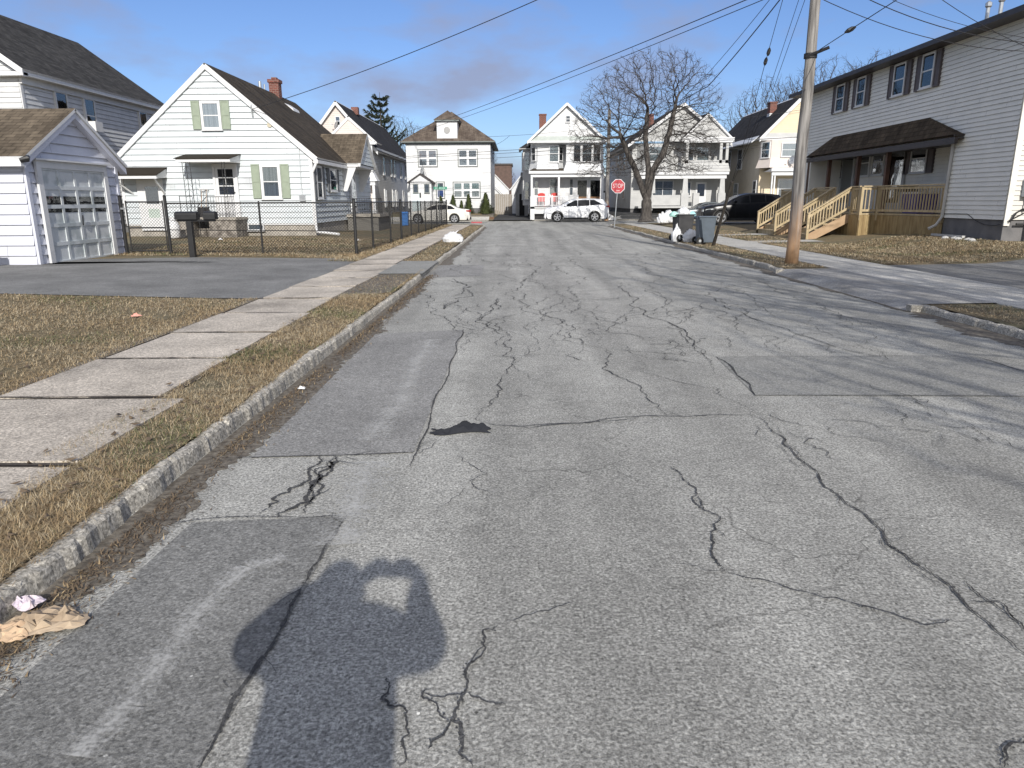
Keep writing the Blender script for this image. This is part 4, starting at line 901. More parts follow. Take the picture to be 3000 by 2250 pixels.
b=B(); wires(b,(x0,yy),(x1,yy),.28,1.62); b.done('wire_mesh',M_black,gt,fixn=False)
b=B(); b.box(x0-.14,x0+.02,yy-.05,yy+.02,1.42,1.47); b.done('latch',M_chrome,gt)
fs_=thing('chain_link_fence','long black chain link fence running beside the left sidewalk to the street corner','fence',(-4.55,34,.1))
sp=[20.76,23.1,26.4,28.9,31.6,34.0,36.6,39.2,41.8,44.4,47.8]
for y in sp[1:]: post(-4.6,y,.08,1.66 if y in (28.9,47.8) else 1.6,.042 if y in (28.9,29.3,47.8) else .03,fs_)
b=B(); b.tube([(-4.6,20.76,1.58),(-4.6,47.8,1.57)],.022,8); b.done('top_rail',M_black,fs_)
b=B(); wires(b,(-4.6,20.8),(-4.6,47.8),.16,1.57,.11,.0028); b.done('wire_mesh',M_black,fs_,fixn=False)
fr_=thing('chain_link_fence','black chain link fence along the cross street behind the parked sedan','fence',(-9,48,.1))
post(-8.2,47.9,.08,1.6,.03,fr_); post(-12,47.9,.08,1.6,.03,fr_); post(-6.3,47.9,.08,1.6,.03,fr_)
b=B(); b.tube([(-4.6,47.9,1.57),(-14,47.9,1.57)],.022,8); b.done('top_rail',M_black,fr_)
b=B(); wires(b,(-4.6,47.9),(-14,47.9),.16,1.57,.12,.003); b.done('wire_mesh',M_black,fr_,fixn=False)
# mailboxes on one post
mx0=-8.55; my=18.95; mb=thing('mailbox','pair of black mailboxes on one thick black post in front of the fence','mailbox',(mx0,my,.2))
b=B(); b.box(mx0-.07,mx0+.07,my-.07,my+.07,.1,1.12); b.done('post',M_black,mb,bev=.008)
b=B(); b.box(mx0-.3,mx0+.68,my-.05,my+.05,1.12,1.17); b.done('arm',M_black,mb)
def mbox(x0,x1,y0,y1,z):
    b=B(); hw=(y1-y0)/2; ym=(y0+y1)/2; pts=[(y0,z),(y1,z),(y1,z+.13)]+[(ym+hw*math.cos(a),z+.13+hw*.62*math.sin(a)) for a in np.linspace(.3,math.pi-.3,7)]+[(y0,z+.13)]
    b.fr=lambda a,b_,c:(b_,a,c); b.prism(pts,x0,x1); return b.done('box',M_black,mb,bev=.006)
mbox(mx0-.33,mx0+.24,my-.12,my+.12,1.17); mbox(mx0+.42,mx0+.72,my-.12,my+.12,1.17)
# ================================================================== HOUSES ACROSS THE STREET
# ---- cream house, far left
Y=62.; dh=thing('gabled_house','cream two storey house with grey side wall and dark roof left of the spruce','house',(-15,68,.5))
fd=fY(Y); x0,x1=-17.6,-12.0; e=6.1; xm=-14.8
siding('front_wall',fd,[(x0,.5),(x1,.5),(x1,e),(xm,9.3),(x0,e)],M_pink,dh,.14,.015)
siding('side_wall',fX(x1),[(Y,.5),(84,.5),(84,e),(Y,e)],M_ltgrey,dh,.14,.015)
B().box(x0,x1-.01,Y+.02,84,.2,e-.05).done('core_wall',M_pink,dh)
b=BT(); s_=(9.55-e)/(xm-x0)
for sx in (x0-.45,x1+.5): b.slab((sx,Y-.3,e-.45*s_+.1),(sx,84,e-.45*s_+.1),(xm,84,9.6),(xm,Y-.3,9.6),.14)
b.done('roof',[SH_dk,M_trim],dh)
b=B(fY(Y-.28)); rake(b,[(x0-.45,e-.45*s_+.05),(xm,9.5),(x1+.5,e-.45*s_+.05)],.25,0,.06); b.done('rake_board',M_trim,dh)
b=B(); b.box(x1,x1+.45,Y-.2,84,e-.35,e-.18); b.done('cornice',M_trim,dh)
# lower gable over the two-storey bay at the front right corner
gx0,gx1,gm_,ga_=-15.5,-11.6,-13.6,8.15
siding('bay_gable',fY(Y-1.2),[(gx0,6.35),(gx1,6.35),(gm_,ga_)],M_pink,dh,.14,.015)
b=B(fY(Y-1.2)); rake(b,[(gx0-.2,6.3),(gm_,ga_+.1),(gx1+.2,6.3)],.22,0,.08); b.box(gx0-.1,gx1+.1,0,.1,6.1,6.34); b.done('bay_rake',M_trim,dh)
b=BT()
for sx in (gx0-.25,gx1+.25): b.slab((sx,Y-1.3,6.25),(sx,Y+1,6.25),(gm_,Y+1,ga_+.16),(gm_,Y-1.3,ga_+.16),.1)
b.done('bay_roof',[SH_dk,M_trim],dh)
B().box(gx0+.05,-13,Y-1.18,Y,.5,6.1).done('bay_wall',M_pink,dh)
b=B(); b.box(-13,-11.7,Y-1.18,Y,2.9,3.25); b.hexa([(-13.0,Y-1.3,3.25),(-11.5,Y-1.3,3.25),(-11.5,Y,3.25),(-13,Y,3.25),(-12.9,Y-1.0,4.0),(-11.9,Y-1.0,4.0),(-11.9,Y,4.0),(-12.9,Y,4.0)]); b.box(-12.0,-11.8,Y-1.15,Y-.95,4,6.1); b.box(-13,-12.8,Y-1.15,Y-.95,4,6.1); b.box(-11.95,-11.75,Y-1.15,Y-.95,.5,2.9); b.box(-13,-11.7,Y-1.18,Y,.5,.9); b.done('corner_porch',M_trim,dh)
a0,c1=oy(z3(270,300),Y); a1,c0=oy(z3(328,395),Y); window(fd,a0,a1,c0,c1,dh)
for y in (66.2,70.2,72.0,76,79): window(fX(x1),y,y+.9,3.9,5.5,dh,back=M_shade)
for y in (66.4,70.6,72.6,77): window(fX(x1),y,y+.9,1.1,2.7,dh,back=M_shade)
b=B(); b.box(-14.9,-14.3,68,68.6,9.2,9.85); b.done('chimney',M_brk,dh)
sdh=thing('satellite_dish','grey satellite dish on a pole against the cream house gable','satellite dish',(-15.6,Y-.5,6.8))
def dish(par,x,y,z,r=.32,ax=(-.5,-.8,.35)):
    b=B(); a=Vector(ax).normalized(); u=a.orthogonal().normalized(); v=a.cross(u); n=18; c=Vector((x,y,z))
    for k in range(n):
        t0,t1=2*math.pi*k/n,2*math.pi*(k+1)/n
        for ra,rb,ha,hb in ((0,.55,0,.05),(.55,1,.05,.16)):
            P=[c+(u*math.cos(t)+v*math.sin(t))*r*q+a*r*h for t,q,h in ((t0,ra,ha),(t1,ra,ha),(t1,rb,hb),(t0,rb,hb))]
            b.face([tuple(p) for p in P])
    b.done('reflector',M_chrome,par,fixn=False)
    b=B(); b.tube([tuple(c+v*-r*.9*0+a*.02),tuple(c+a*r*1.3-Vector((0,0,r*.3)))],.012,5); b.tube([tuple(c-a*.02),tuple(c+Vector((.15,.25,-.6)))],.025,6); q=c+a*r*1.3-Vector((0,0,r*.3)); b.box(q.x-.04,q.x+.04,q.y-.04,q.y+.04,q.z-.05,q.z+.05); b.done('arm',M_chrome,par)
x_,z_=oy(z3(285,385),Y-.4); dish(sdh,x_,Y-.45,z_,.3,(-.8,-.6,.3))
b=B(); b.tube([(x_,Y-.4,z_),(x_+.2,Y-.35,z_-.5),(x_-.5,Y-.4,z_-1.6)],.03,6); b.done('pole',M_chrome,sdh)

# ---- white square house with hipped roof and dormer
Y=63.; eh=thing('hipped_house','white two storey house with taupe hipped roof and central dormer behind the small evergreens','house',(-5.8,68,.6))
x0,x1=-9.36,-2.22; e=6.25; fe=fY(Y); X1=-2.22
siding('front_wall',fe,[(x0,1.0),(x1,1.0),(x1,e),(x0,e)],M_white,eh,.13,.014)
siding('side_wall',fX(x1),[(Y,1.0),(74,1.0),(74,e),(Y,e)],M_white,eh,.13,.014)
B().box(x0,x1-.01,Y+.02,74,1.0,e-.02).done('core_wall',M_white,eh)
B().box(x0+.02,x1-.02,Y+.03,74,.2,1.0).done('foundation',M_dkconc,eh)
b=B(); b.box(x0-.1,x1+.1,Y-.2,Y-.0,e+.02,e+.12); b.box(x0-.35,x1+.4,Y-.42,74.4,e+.12,e+.2); b.done('eave',mat('grey_green_trim',(.17,.19,.18),.6),eh)
b=BT(); ov=.42; zt=9.0; xm=(x0+x1)/2; A=(x0-ov,Y-ov,e+.2);Bq=(x1+ov,Y-ov,e+.2);Cq=(x1+ov,74+ov,e+.2);Dq=(x0-ov,74+ov,e+.2); R0=(xm,Y+4.1,zt+.3);R1=(xm,70,zt+.3)
b.slab(A,Bq,R0,R0,.05); b.slab(Bq,Cq,R1,R0,.05); b.slab(Cq,Dq,R1,R1,.05); b.slab(Dq,A,R0,R1,.05)
b.done('roof',[SH_e,SH_e],eh)
d0,d1=oy(z3(1257,350),Y)[0],oy(z3(1460,520),Y)[0]; zb_,zt_=6.68,8.08
dm=B(); dm.box(d0,d1,Y+.0,Y+3.2,zb_,zt_); dm=dm.done('dormer',M_white,eh)
dc=(d0+d1)/2; b=BT(); o=.22; zz=zt_+.12; ap=(dc,Y+1.0,9.05)
q=[(d0-o,Y-.25,zz),(d1+o,Y-.25,zz),(d1+o,Y+2.4,zz),(d0-o,Y+2.4,zz)]
for i in range(4): b.slab(q[i],q[(i+1)%4],ap,ap,.03)
b.done('dormer_roof',[SH_e,SH_e],dm)
B().box(d0-.18,d1+.18,Y-.22,Y+2.3,zt_,zt_+.12).done('dormer_eave',MATS['grey_green_trim'],dm)
b=B(fY(Y)); b.prism([(dc+.27*math.cos(a),7.37+.27*math.sin(a)) for a in np.linspace(math.pi/8,2*math.pi+math.pi/8,9)[:-1]],.0,.05); b.done('octagon_vent',mat('vent_grey',(.36,.36,.35)),dm)
gg=MATS['grey_green_trim']
def ew(p,q,cols,**k):
    a0,c1=oy(p,Y); a1,c0=oy(q,Y); return window(fe,a0+.03,a1-.03,c0+.03,c1-.03,eh,cols=cols,outer=gg,tr=.06,sash=.16 if cols>1 else .05,**k)
ew(z3(1078,627),z3(1266,788),2,back=[M_curtd,mat('pinkish_poster',(.30,.2,.19),.8,(.2,.22,.25),ns=6)]); ew(z3(1467,624),z3(1655,786),2,back=[M_curtd,M_dark]); ew(z3(1420,942),z3(1682,1093),3,back=[M_shade,mat('teal_blind',(.22,.33,.32))])
ew(z3(1256,940),z3(1336,1096),1,back=[mat('blue_sign_board',(.06,.12,.4)),M_curtd])
# entry vestibule with pediment
b=B(fe); vx0,vz1=oy(z3(1000,945),Y-1.1); vx1,_=oy(z3(1205,945),Y-1.1); b.box(vx0,vx1,0,1.1,.7,vz1); v_=b.done('vestibule',M_white,eh)
fv=fY(Y-1.1); vm=(vx0+vx1)/2
b=BT()
for sx in (vx0-.25,vx1+.25): b.slab((sx,Y-1.35,vz1),(sx,Y,vz1),(vm,Y,vz1+.75),(vm,Y-1.35,vz1+.75),.09)
b.done('vestibule_roof',[SH_dk,M_fascia],v_)
B(fv).prism([(vx0-.1,vz1),(vx1+.1,vz1),(vm,vz1+.62)],0,.1).done('pediment',M_white,v_)
for u0,u1 in ((1028,1082),(1137,1190)):
    a0,c1=oy(z3(u0,958),Y-1.1); a1,c0=oy(z3(u1,1045),Y-1.1); window(fv,a0,a1,c0,c1,v_,rows=1,tr=.05,mt=gg,back=M_curtd)
a0=oy(z3(1090,1000),Y-1.1)[0]; B(fv).box(a0,a0+.12,.0,.06,1.9,2.3).done('mail_slot',M_black,v_)
a0,c1=oy(z3(1018,1055),Y-1.1); a1,c0=oy(z3(1100,1145),Y-1.1); B(fv).box(a0,a1,0,.03,.8,c1).done('lower_door',mat('pale_aqua_panel',(.62,.72,.73)),v_)
sde=thing('satellite_dish','white satellite dish above the little entry pediment of the hipped house','satellite dish',(-7.6,Y-.6,4.2))
x_,z_=oy(z3(1123,825),Y-.6); dish(sde,x_,Y-.6,z_,.36,(-.85,-.5,.2))
# raised bank with a low timber edge
b=B(); b.hexa([(-9.8,60.9,0),(-1.95,60.9,0),(-1.95,63,0),(-9.8,63,0),(-9.8,61.05,.42),(-1.95,61.05,.42),(-1.95,63,.62),(-9.8,63,.62)]); b.done('planting_bank',M_dirt,kind='structure')
tb=B(); tb.box(-9.8,-1.9,60.8,60.95,.0,.3); tag(tb.done('timber_edging',mat('brown_timber',(.15,.085,.05),.85,ns=5)),'low brown timber edging in front of the evergreens','edging')

# ---- white house with porch and bare-tree shadows
Y=60.; fh=thing('porch_house','tall white house with front gable, bay window and railed porch behind the white suv','house',(4,64,.1))
Yw=Y+1.6; x0,x1=1.25,7.0; e=6.15; xm=4.02; fw=fY(Yw)
siding('front_wall',fw,[(x0,.9),(x1,.9),(x1,e),(x0,e)],M_white,fh,.14,.015)
siding('gable_wall',fY(Y+.3),[(x0-.1,6.35),(x1+.0,6.35),(xm,9.0)],M_white,fh,.14,.015)
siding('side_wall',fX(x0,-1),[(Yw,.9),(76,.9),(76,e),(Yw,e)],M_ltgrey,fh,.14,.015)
siding('right_wall',fX(x1,1),[(Yw,.9),(76,.9),(76,e),(Yw,e)],M_white,fh,.14,.015)
B().box(x0+.02,x1-.02,Yw+.02,76,.9,e).done('core_wall',M_white,fh); B().box(x0+.05,x1-.05,Yw+.1,75.9,-.1,.9).done('foundation',M_dkconc,fh)
B().box(x0-.1,x1+.05,Y+.31,Yw,6.02,6.34).done('gable_soffit',M_trim,fh)
b=BT(); s_=(9.1-6.3)/(xm-x0+.3)
for sx in (x0-.4,x1+.32): b.slab((sx,Y,6.2),(sx,76.3,6.2),(xm,76.3,9.15),(xm,Y,9.15),.13)
b.done('roof',[SH_dk,M_trim],fh)
b=B(fY(Y+.02)); rake(b,[(x0-.4,6.22),(xm,9.12),(x1+.32,6.22)],.22,0,.05); b.box(x0-.35,x1+.25,-.28,.04,6.1,6.24); b.done('rake_board',M_trim,fh)
b=B(); b.hexa([(x0-.3,Y+.02,6.24),(x1+.2,Y+.02,6.24),(x1+.2,Y+.3,6.24),(x0-.3,Y+.3,6.24),(x0,Y+.25,6.6),(x1-.1,Y+.25,6.6),(x1-.1,Y+.3,6.6),(x0,Y+.3,6.6)]); b.done('pent_eave',mat('grey_green_pent',(.42,.46,.43),.7),fh)
# secondary gable on the right half
b=B(fY(Y+.28)); rake(b,[(4.1,6.6),(5.45,8.0),(6.9,6.6)],.13,0,.06); b.done('inner_gable_trim',M_trim,fh)
a0,c1=oy(zF(768,190),Y+.3); a1,c0=oy(zF(832,285),Y+.3); window(fY(Y+.3),a0,a1,c0,c1,fh,tr=.04)
# three-sided bay, flared at its foot
def bay(par,xa,xb,yw,d,z0,z1,m,inset=.55,flare=.28,fl_h=.65):
    b=B(); P=lambda x,y,z:(x,y,z)
    top=[(xa,yw),(xa+inset,yw-d),(xb-inset,yw-d),(xb,yw)]; cx=(xa+xb)/2
    bot=[(cx+(x-cx)*1.12,y-(flare if y<yw else 0)) for x,y in top]
    for (p,q,p2,q2) in ((top[0],top[1],bot[0],bot[1]),(top[1],top[2],bot[1],bot[2]),(top[2],top[3],bot[2],bot[3])):
        b.face([(*p,z0+fl_h),(*q,z0+fl_h),(*q,z1),(*p,z1)]); b.face([(*p2,z0),(*q2,z0),(*q,z0+fl_h),(*p,z0+fl_h)])
    b.face([(*p,z0) for p in bot]); b.face([(*p,z1) for p in top]); return b.done('bay',m,par,fixn=False)
by=bay(fh,1.15,3.85,Yw,1.0,4.0,6.1,M_white)
a0,c1=oy(zF(528,610),Yw-1); a1,c0=oy(zF(670,855),Yw-1); window(fY(Yw-1.0),a0,a1,c0,c1,by,back=M_shade,gl=M_glass)
def fseg(p,q):
    d=(Vector(q)-Vector(p)); l=d.length; d/=l; n=Vector((d.y,-d.x)); return (lambda a,b_,c:(p[0]+d.x*a+n.x*b_,p[1]+d.y*a+n.y*b_,c)),l
fr1,l1=fseg((1.15,Yw),(1.7,Yw-1)); window(fr1,.32,l1-.2,4.75,5.85,by,back=M_curtd,tr=.05)
fr2,l2=fseg((3.3,Yw-1),(3.85,Yw)); window(fr2,.2,l2-.25,4.75,5.85,by,back=M_curtd,tr=.05)
# enclosed upper porch on the right
ux0,uz=oy(zF(778,560),Y+.35); ux1=7.0
b=B(); b.box(ux0,ux1,Y+.35,Yw,4.55,6.05); b.hexa([(ux0-.2,Y+.1,3.95),(ux1+.1,Y+.1,3.95),(ux1+.1,Yw,3.95),(ux0-.2,Yw,3.95),(ux0,Y+.35,4.55),(ux1,Y+.35,4.55),(ux1,Yw,4.55),(ux0,Yw,4.55)]); up=b.done('upper_porch',M_white,fh)
for u0,u1 in ((880,982),(1003,1140),(1160,1262)):
    a0,c1=oy(zF(u0,600),Y+.35); a1,c0=oy(zF(u1,850),Y+.35); window(fY(Y+.35),a0,a1,c0,c1,up,tr=.035,back=M_dark,proud=.05)
# porch roof, frieze, posts, floor, railing
px0,pz1=oy(zF(242,985),Y-.1); px1_=7.08
b=B(); b.hexa([(px0,Y-.1,3.72),(px1_,Y-.1,3.72),(px1_,Yw,3.72),(px0,Yw,3.72),(px0,Y-.1,3.92),(px1_,Y-.1,3.92),(px1_,Yw,4.12),(px0,Yw,4.12)]); b.box(px0+.15,px1_-.05,Y+.08,Y+.22,3.45,3.70); pr=b.done('porch_roof',M_trim,fh)
B().hexa([(px0+.06,Y-.04,3.925),(ux0-.21,Y-.04,3.925),(ux0-.21,Yw-1.3,3.98),(px0+.06,Yw-1.3,3.98),(px0+.06,Y-.04,3.95),(ux0-.21,Y-.04,3.95),(ux0-.21,Yw-1.0,4.16),(px0+.4,Yw-1.0,4.16)]).done('porch_shingles',SH_tan,pr)
b=B(); b.box(1.08,7.05,Y,Yw,.95,1.12); b.done('porch_floor',M_greywh,fh)
b=B()
for x in (1.14,3.35,6.9): b.box(x,x+.16,Y+.06,Y+.22,1.12,3.5)
b.done('porch_post',M_trim,fh)
b=B(); b.box(1.1,1.45,Y,Y+.3,-.05,1.95); b.box(1.45,5.8,Y+.05,Y+.1,.55,1.0); b.box(5.8,7.05,Y+.05,Y+.1,.1,1.0); b.done('porch_skirt',M_white,fh)
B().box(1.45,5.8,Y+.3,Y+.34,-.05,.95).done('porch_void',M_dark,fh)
b=B()
for x0_,x1_2 in ((1.45,2.85),(2.95,4.2),(4.25,4.95)):
    b.box(x0_,x1_2,Y+.1,Y+.16,1.9,1.96); b.box(x0_,x1_2,Y+.1,Y+.16,1.2,1.25)
    for x in np.arange(x0_+.06,x1_2-.02,.12): b.box(x-.018,x+.018,Y+.11,Y+.15,1.25,1.9)
for x in (2.85,4.95): b.box(x,x+.1,Y+.08,Y+.18,1.12,2.05)
b.box(3.75,4.25,Y+.09,Y+.13,1.25,1.9); b.done('porch_railing',M_trim,fh)
for u0,u1 in ((938,1065),(1122,1255)):
    a0,c1=oy(zF(u0,1115),Yw); a1,c0=oy(zF(u1,1400),Yw); b=B(fw); b.box(a0-.08,a1+.08,0,.05,1.12,c1+.08); d=b.done('front_door',M_trim,fh)
    B(fw).box(a0,a1,.051,.06,1.9,c1).done('pane',M_glassd,d); B(fw).box(a0,a1,.0505,.0508,1.9,c1).done('dark_backing',M_dark,d); B(fw).box(a0,a1,.051,.065,1.2,1.9).done('lower_panel',mat('varnished_wood',(.30,.16,.07),.5,(.18,.09,.04),ns=3),d)
a0,c1=oy(zF(528,1085),Yw); a1,c0=oy(zF(668,1330),Yw); window(fw,a0,a1,c0,c1,fh,back=M_shade)
a0,c1=oy(zF(822,1095),Yw); a1,c0=oy(zF(872,1330),Yw); window(fw,a0,a1,c0,c1,fh,back=M_curtd,tr=.04)
a0,c1=oy(zF(318,1120),Yw); a1,c0=oy(zF(375,1335),Yw); window(fw,a0,a1,c0,c1,fh,back=M_curtd,tr=.04)
# side bay on the left with its own little hipped roof
sb=B(); sb.hexa([(.55,65,1.2),(x0,65,1.2),(x0,68.5,1.2),(.55,68.5,1.2),(.55,65,6.0),(x0,65,6.0),(x0,68.5,6.0),(.55,68.5,6.0)]); sbo=sb.done('side_bay',M_ltgrey,fh)
b=BT(); b.slab((.2,64.6,6.0),(.2,68.9,6.0),(1.5,67.5,6.9),(1.5,66,6.9),.12); b.slab((.2,64.6,6.0),(1.6,64.6,6.0),(1.6,66,6.9),(1.5,66,6.9),.12); b.done('side_bay_roof',[SH_dk,M_trim],sbo)
for z in (1.7,4.2): window(fX(.55,-1),66.2,67.2,z,z+1.5,sbo,back=M_curtd); window(fY(65),.68,1.12,z,z+1.5,sbo,back=M_curtd,tr=.04)
b=B(); b.box(2.0,2.6,66,66.6,7.3,8.85); b.box(1.96,2.64,65.96,66.64,8.85,8.95); b.done('chimney',M_brk,fh)
ch=lambda x,lab:0
for x,lab in ((2.05,'red porch chair nearer the left porch post'),(3.15,'red porch chair nearer the middle of the railing')):
    c=thing('porch_chair',lab,'chair',(x,Y+.7,1.12),'red chairs on the porch'); mr=mat('red_chair_paint',(.55,.06,.05))
    B().box(x-.27,x+.27,Y+.45,Y+.95,1.5,1.55).done('seat',mr,c)
    b=B(); b.prism([(0,0)]*3,0,0) if 0 else None
    b.fr=fY(Y+1.0); b.prism([(x-.27,1.55),(x+.27,1.55),(x+.3,2.1)]+[(x+.3*math.cos(a),2.1+.12*math.sin(a)) for a in np.linspace(.3,math.pi-.3,6)]+[(x-.3,2.1)],0,.05); b.done('backrest',mr,c)
    for sx in (-.25,.22): 
        for sy in (.47,.9): B().box(x+sx,x+sx+.04,Y+sy,Y+sy+.04,1.12,1.5).done('leg',mr,c)
x_=oy(zF(1340,1600),Y-.4)[0]
b=B(); b.hexa([(7.0,Y-.9,.05),(7.9,Y-.9,.05),(7.9,Y+.3,.05),(7.0,Y+.3,.05),(7.0,Y-.9,.75),(7.85,Y-.9,.35),(7.85,Y+.3,.35),(7.0,Y+.3,.75)]); b.box(7.05,7.15,Y-.3,Y-.2,.05,2.2); tag(b.done('side_steps',M_trim,fh))

# ---- grey-white house behind the big bare tree
Y=61.; gh=thing('porch_house','grey and white house with two front gables and open upper porch behind the bare tree','house',(13.5,66,.6))
x0,x1=9.7,17.3; xm=13.69; Yw=Y+1.7; e=6.2
siding('front_wall',fY(Yw),[(x0,.9),(x1,.9),(x1,e),(x0,e)],M_greywh,gh,.14,.015)
siding('side_wall',fX(x0,-1),[(Yw,.9),(78,.9),(78,e),(Yw,e)],M_ltgrey,gh,.14,.015)
B().box(x0+.02,x1-.02,Yw+.02,78,.9,e).done('core_wall',M_greywh,gh); B().box(x0+.05,x1-.05,Yw+.1,77.9,-.1,.9).done('foundation',M_dkconc,gh)
siding('gable_wall',fY(Yw-.6),[(x0-.1,6.3),(x1+.1,6.3),(xm,9.1)],M_greywh,gh,.14,.015)
b=BT()
for sx in (x0-.5,x1+.5): b.slab((sx,Yw-.95,6.05),(sx,78.3,6.05),(xm,78.3,9.3),(xm,Yw-.95,9.3),.14)
b.done('roof',[SH_dk,M_trim],gh)
b=B(fY(Yw-.93)); rake(b,[(x0-.5,6.05),(xm,9.25),(x1+.5,6.05)],.24,0,.06); b.done('rake_board',M_trim,gh)
qx0,qx1,qm,qa_=13.75,17.4,15.5,8.15
siding('porch_gable',fY(Y+.1),[(qx0,6.5),(qx1,6.5),(qm,qa_)],M_greywh,gh,.14,.015)
b=BT()
for sx in (qx0-.3,qx1+.3): b.slab((sx,Y-.1,6.35),(sx,Y+3,6.35),(qm,Y+3,qa_+.25),(qm,Y-.1,qa_+.25),.12)
b.done('porch_gable_roof',[SH_dk,M_trim],gh)
b=B(fY(Y)); rake(b,[(qx0-.3,6.35),(qm,qa_+.2),(qx1+.3,6.35)],.2,0,.06); b.box(qx0-.1,qx1+.2,-.1,.08,6.12,6.45); b.box(qx0-.3,qx1+.3,-.15,.14,6.4,6.5); b.done('porch_pediment',M_trim,gh)
b=B(); 
for x in (13.85,16.6,17.1): b.box(x,x+.22,Y+.02,Y+.24,4.5,6.12)
b.box(13.85,17.32,Y+.02,Y+.2,4.5,4.75); b.hexa([(13.4,Y-.15,3.85),(17.5,Y-.15,3.85),(17.5,Yw,3.85),(13.4,Yw,3.85),(13.75,Y+.0,4.5),(17.35,Y+.0,4.5),(17.35,Yw,4.5),(13.75,Yw,4.5)]); b.done('upper_porch',M_greywh,gh)
window(fY(Yw),14.3,14.9,4.6,5.9,gh,back=M_curtd); window(fY(Yw),15.1,16.2,4.6,5.9,gh,back=M_shade)
bay(gh,10.1,13.0,Yw,.9,3.9,6.1,M_greywh); window(fY(Yw-.9),10.9,12.2,4.7,5.9,gh,back=M_shade)
b=B(); b.box(10.0,17.45,Y-.1,Yw,3.62,3.84); b.box(10.15,17.3,Y+.05,Y+.2,3.3,3.6); b.done('porch_roof',M_trim,gh)
b=B(); b.box(10.1,17.3,Y,Yw,.95,1.1); b.done('porch_floor',M_greywh,gh)
for x,w_ in ((11.25,.12),(13.95,.62),(17.0,.6),(14.9,.5)):
    if w_>.4: B().box(x-w_/2,x+w_/2,Y+.02,Y+.35,.75,2.15).done('porch_pier',M_greywh,gh)
    if x!=14.9: b=B(); b.hexa([(x-.24,Y+.05,2.15),(x+.24,Y+.05,2.15),(x+.24,Y+.3,2.15),(x-.24,Y+.3,2.15),(x-.17,Y+.08,3.3),(x+.17,Y+.08,3.3),(x+.17,Y+.27,3.3),(x-.17,Y+.27,3.3)]); b.done('porch_column',M_greywh,gh)
B().box(11.3,13.6,Y+.1,Y+.2,1.15,2.0).done('porch_half_wall',M_greywh,gh); B().box(11.2,11.3,Y+.08,Y+.22,.75,2.15).done('porch_newel',M_greywh,gh)
window(fY(Yw),11.5,13.3,1.9,3.2,gh,cols=2,back=M_curtd); B(fY(Yw)).box(15.2,16.1,0,.05,1.1,3.05).done('front_door',M_trim,gh); B(fY(Yw)).box(15.35,15.95,.051,.06,1.9,2.9).done('door_pane',M_glassm,gh); window(fY(Yw),14.2,14.8,1.9,3.1,gh,back=M_curtd)
for y in (66,70): window(fX(x0,-1),y,y+1,1.7,3.2,gh,back=M_curtd); window(fX(x0,-1),y,y+1,4.3,5.7,gh,back=M_curtd)
b=B(); b.box(11.6,12.2,67,67.6,7.6,9.0); b.done('chimney',M_brk,gh)

# ---- yellow house at the right
Y=59.; yh=thing('gabled_house','pale yellow house with charcoal roof and white bay left of the utility pole','house',(22,66,.6))
x0,x1=19.3,25.0; xm=22.1; e=6.2
siding('front_wall',fY(Y),[(x0,.9),(x1,.9),(x1,e),(x0,e)],M_yellow,yh,.14,.015)
siding('gable_wall',fY(Y-.3),[(x0+.1,6.6),(x1-.1,6.6),(xm,9.15)],M_yellow,yh,.14,.015)
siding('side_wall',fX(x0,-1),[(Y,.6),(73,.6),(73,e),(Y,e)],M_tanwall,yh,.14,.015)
B().box(x0+.02,x1,Y+.02,73,.2,e).done('core_wall',M_tanwall,yh)
b=BT()
for sx in (x0-.35,x1+.35): b.slab((sx,Y-.5,6.25),(sx,73.3,6.25),(xm,73.3,9.45),(xm,Y-.5,9.45),.14)
b.done('roof',[SH_dk,M_trim],yh)
b=B(fY(Y-.48)); rake(b,[(x0-.35,6.25),(xm,9.4),(x1+.35,6.25)],.3,0,.06); b.box(x0-.2,x1+.2,-.2,.05,6.08,6.3); b.done('rake_board',M_trim,yh)
b=B(); b.hexa([(x0-.3,Y-.52,6.3),(x1+.3,Y-.52,6.3),(x1+.3,Y-.3,6.3),(x0-.3,Y-.3,6.3),(x0+.3,Y-.34,6.62),(x1-.3,Y-.34,6.62),(x1-.3,Y-.3,6.62),(x0+.3,Y-.3,6.62)]); b.box(x0-.2,x1,Y-.5,Y,6.05,6.1); b.done('pent_eave',M_greywh,yh)
b=B(); b.hexa([(x0-.7,Y+.3,5.95),(x0-.3,Y+.3,6.28),(x0-.3,Y+9,6.28),(x0-.7,Y+9,5.95),(x0-.72,Y+.3,6.03),(x0-.1,Y+.3,6.5),(x0-.1,Y+9,6.5),(x0-.72,Y+9,6.03)]); b.done('metal_eave',SH_white,yh)
yb=bay(yh,x0-.1,x0+3.9,Y,.9,4.0,6.08,M_pink,inset=.6,flare=.35,fl_h=.75)
a0,c1=oy(zH(990,590),Y-.9); window(fY(Y-.9),a0,a0+1.35,4.8,5.85,yb,back=M_curt,gl=M_glass)
fr1,l1=fseg((x0-.1,Y),(x0+.5,Y-.9)); window(fr1,.2,l1-.1,4.75,5.95,yb,back=M_curtd,tr=.05)
b=B(); b.hexa([(x0+.3,Y-1.9,3.7),(x1,Y-1.9,3.7),(x1,Y,3.7),(x0+.3,Y,3.7),(x0+.3,Y-1.9,3.88),(x1,Y-1.9,3.88),(x1,Y-.6,4.1),(x0+.9,Y-.6,4.1)]); b.box(x0+.4,x1,Y-1.75,Y-1.6,3.4,3.68)
for x in (x0+.42,x0+.62): b.box(x,x+.1,Y-1.72,Y-1.6,1.0,3.4)
b.box(x0+.4,x1,Y-1.8,Y,.5,1.1); b.done('front_porch',M_trim,yh)
window(fY(Y),x0+1.5,x0+2.9,1.6,3.2,yh,back=M_curtd,tr=.12)
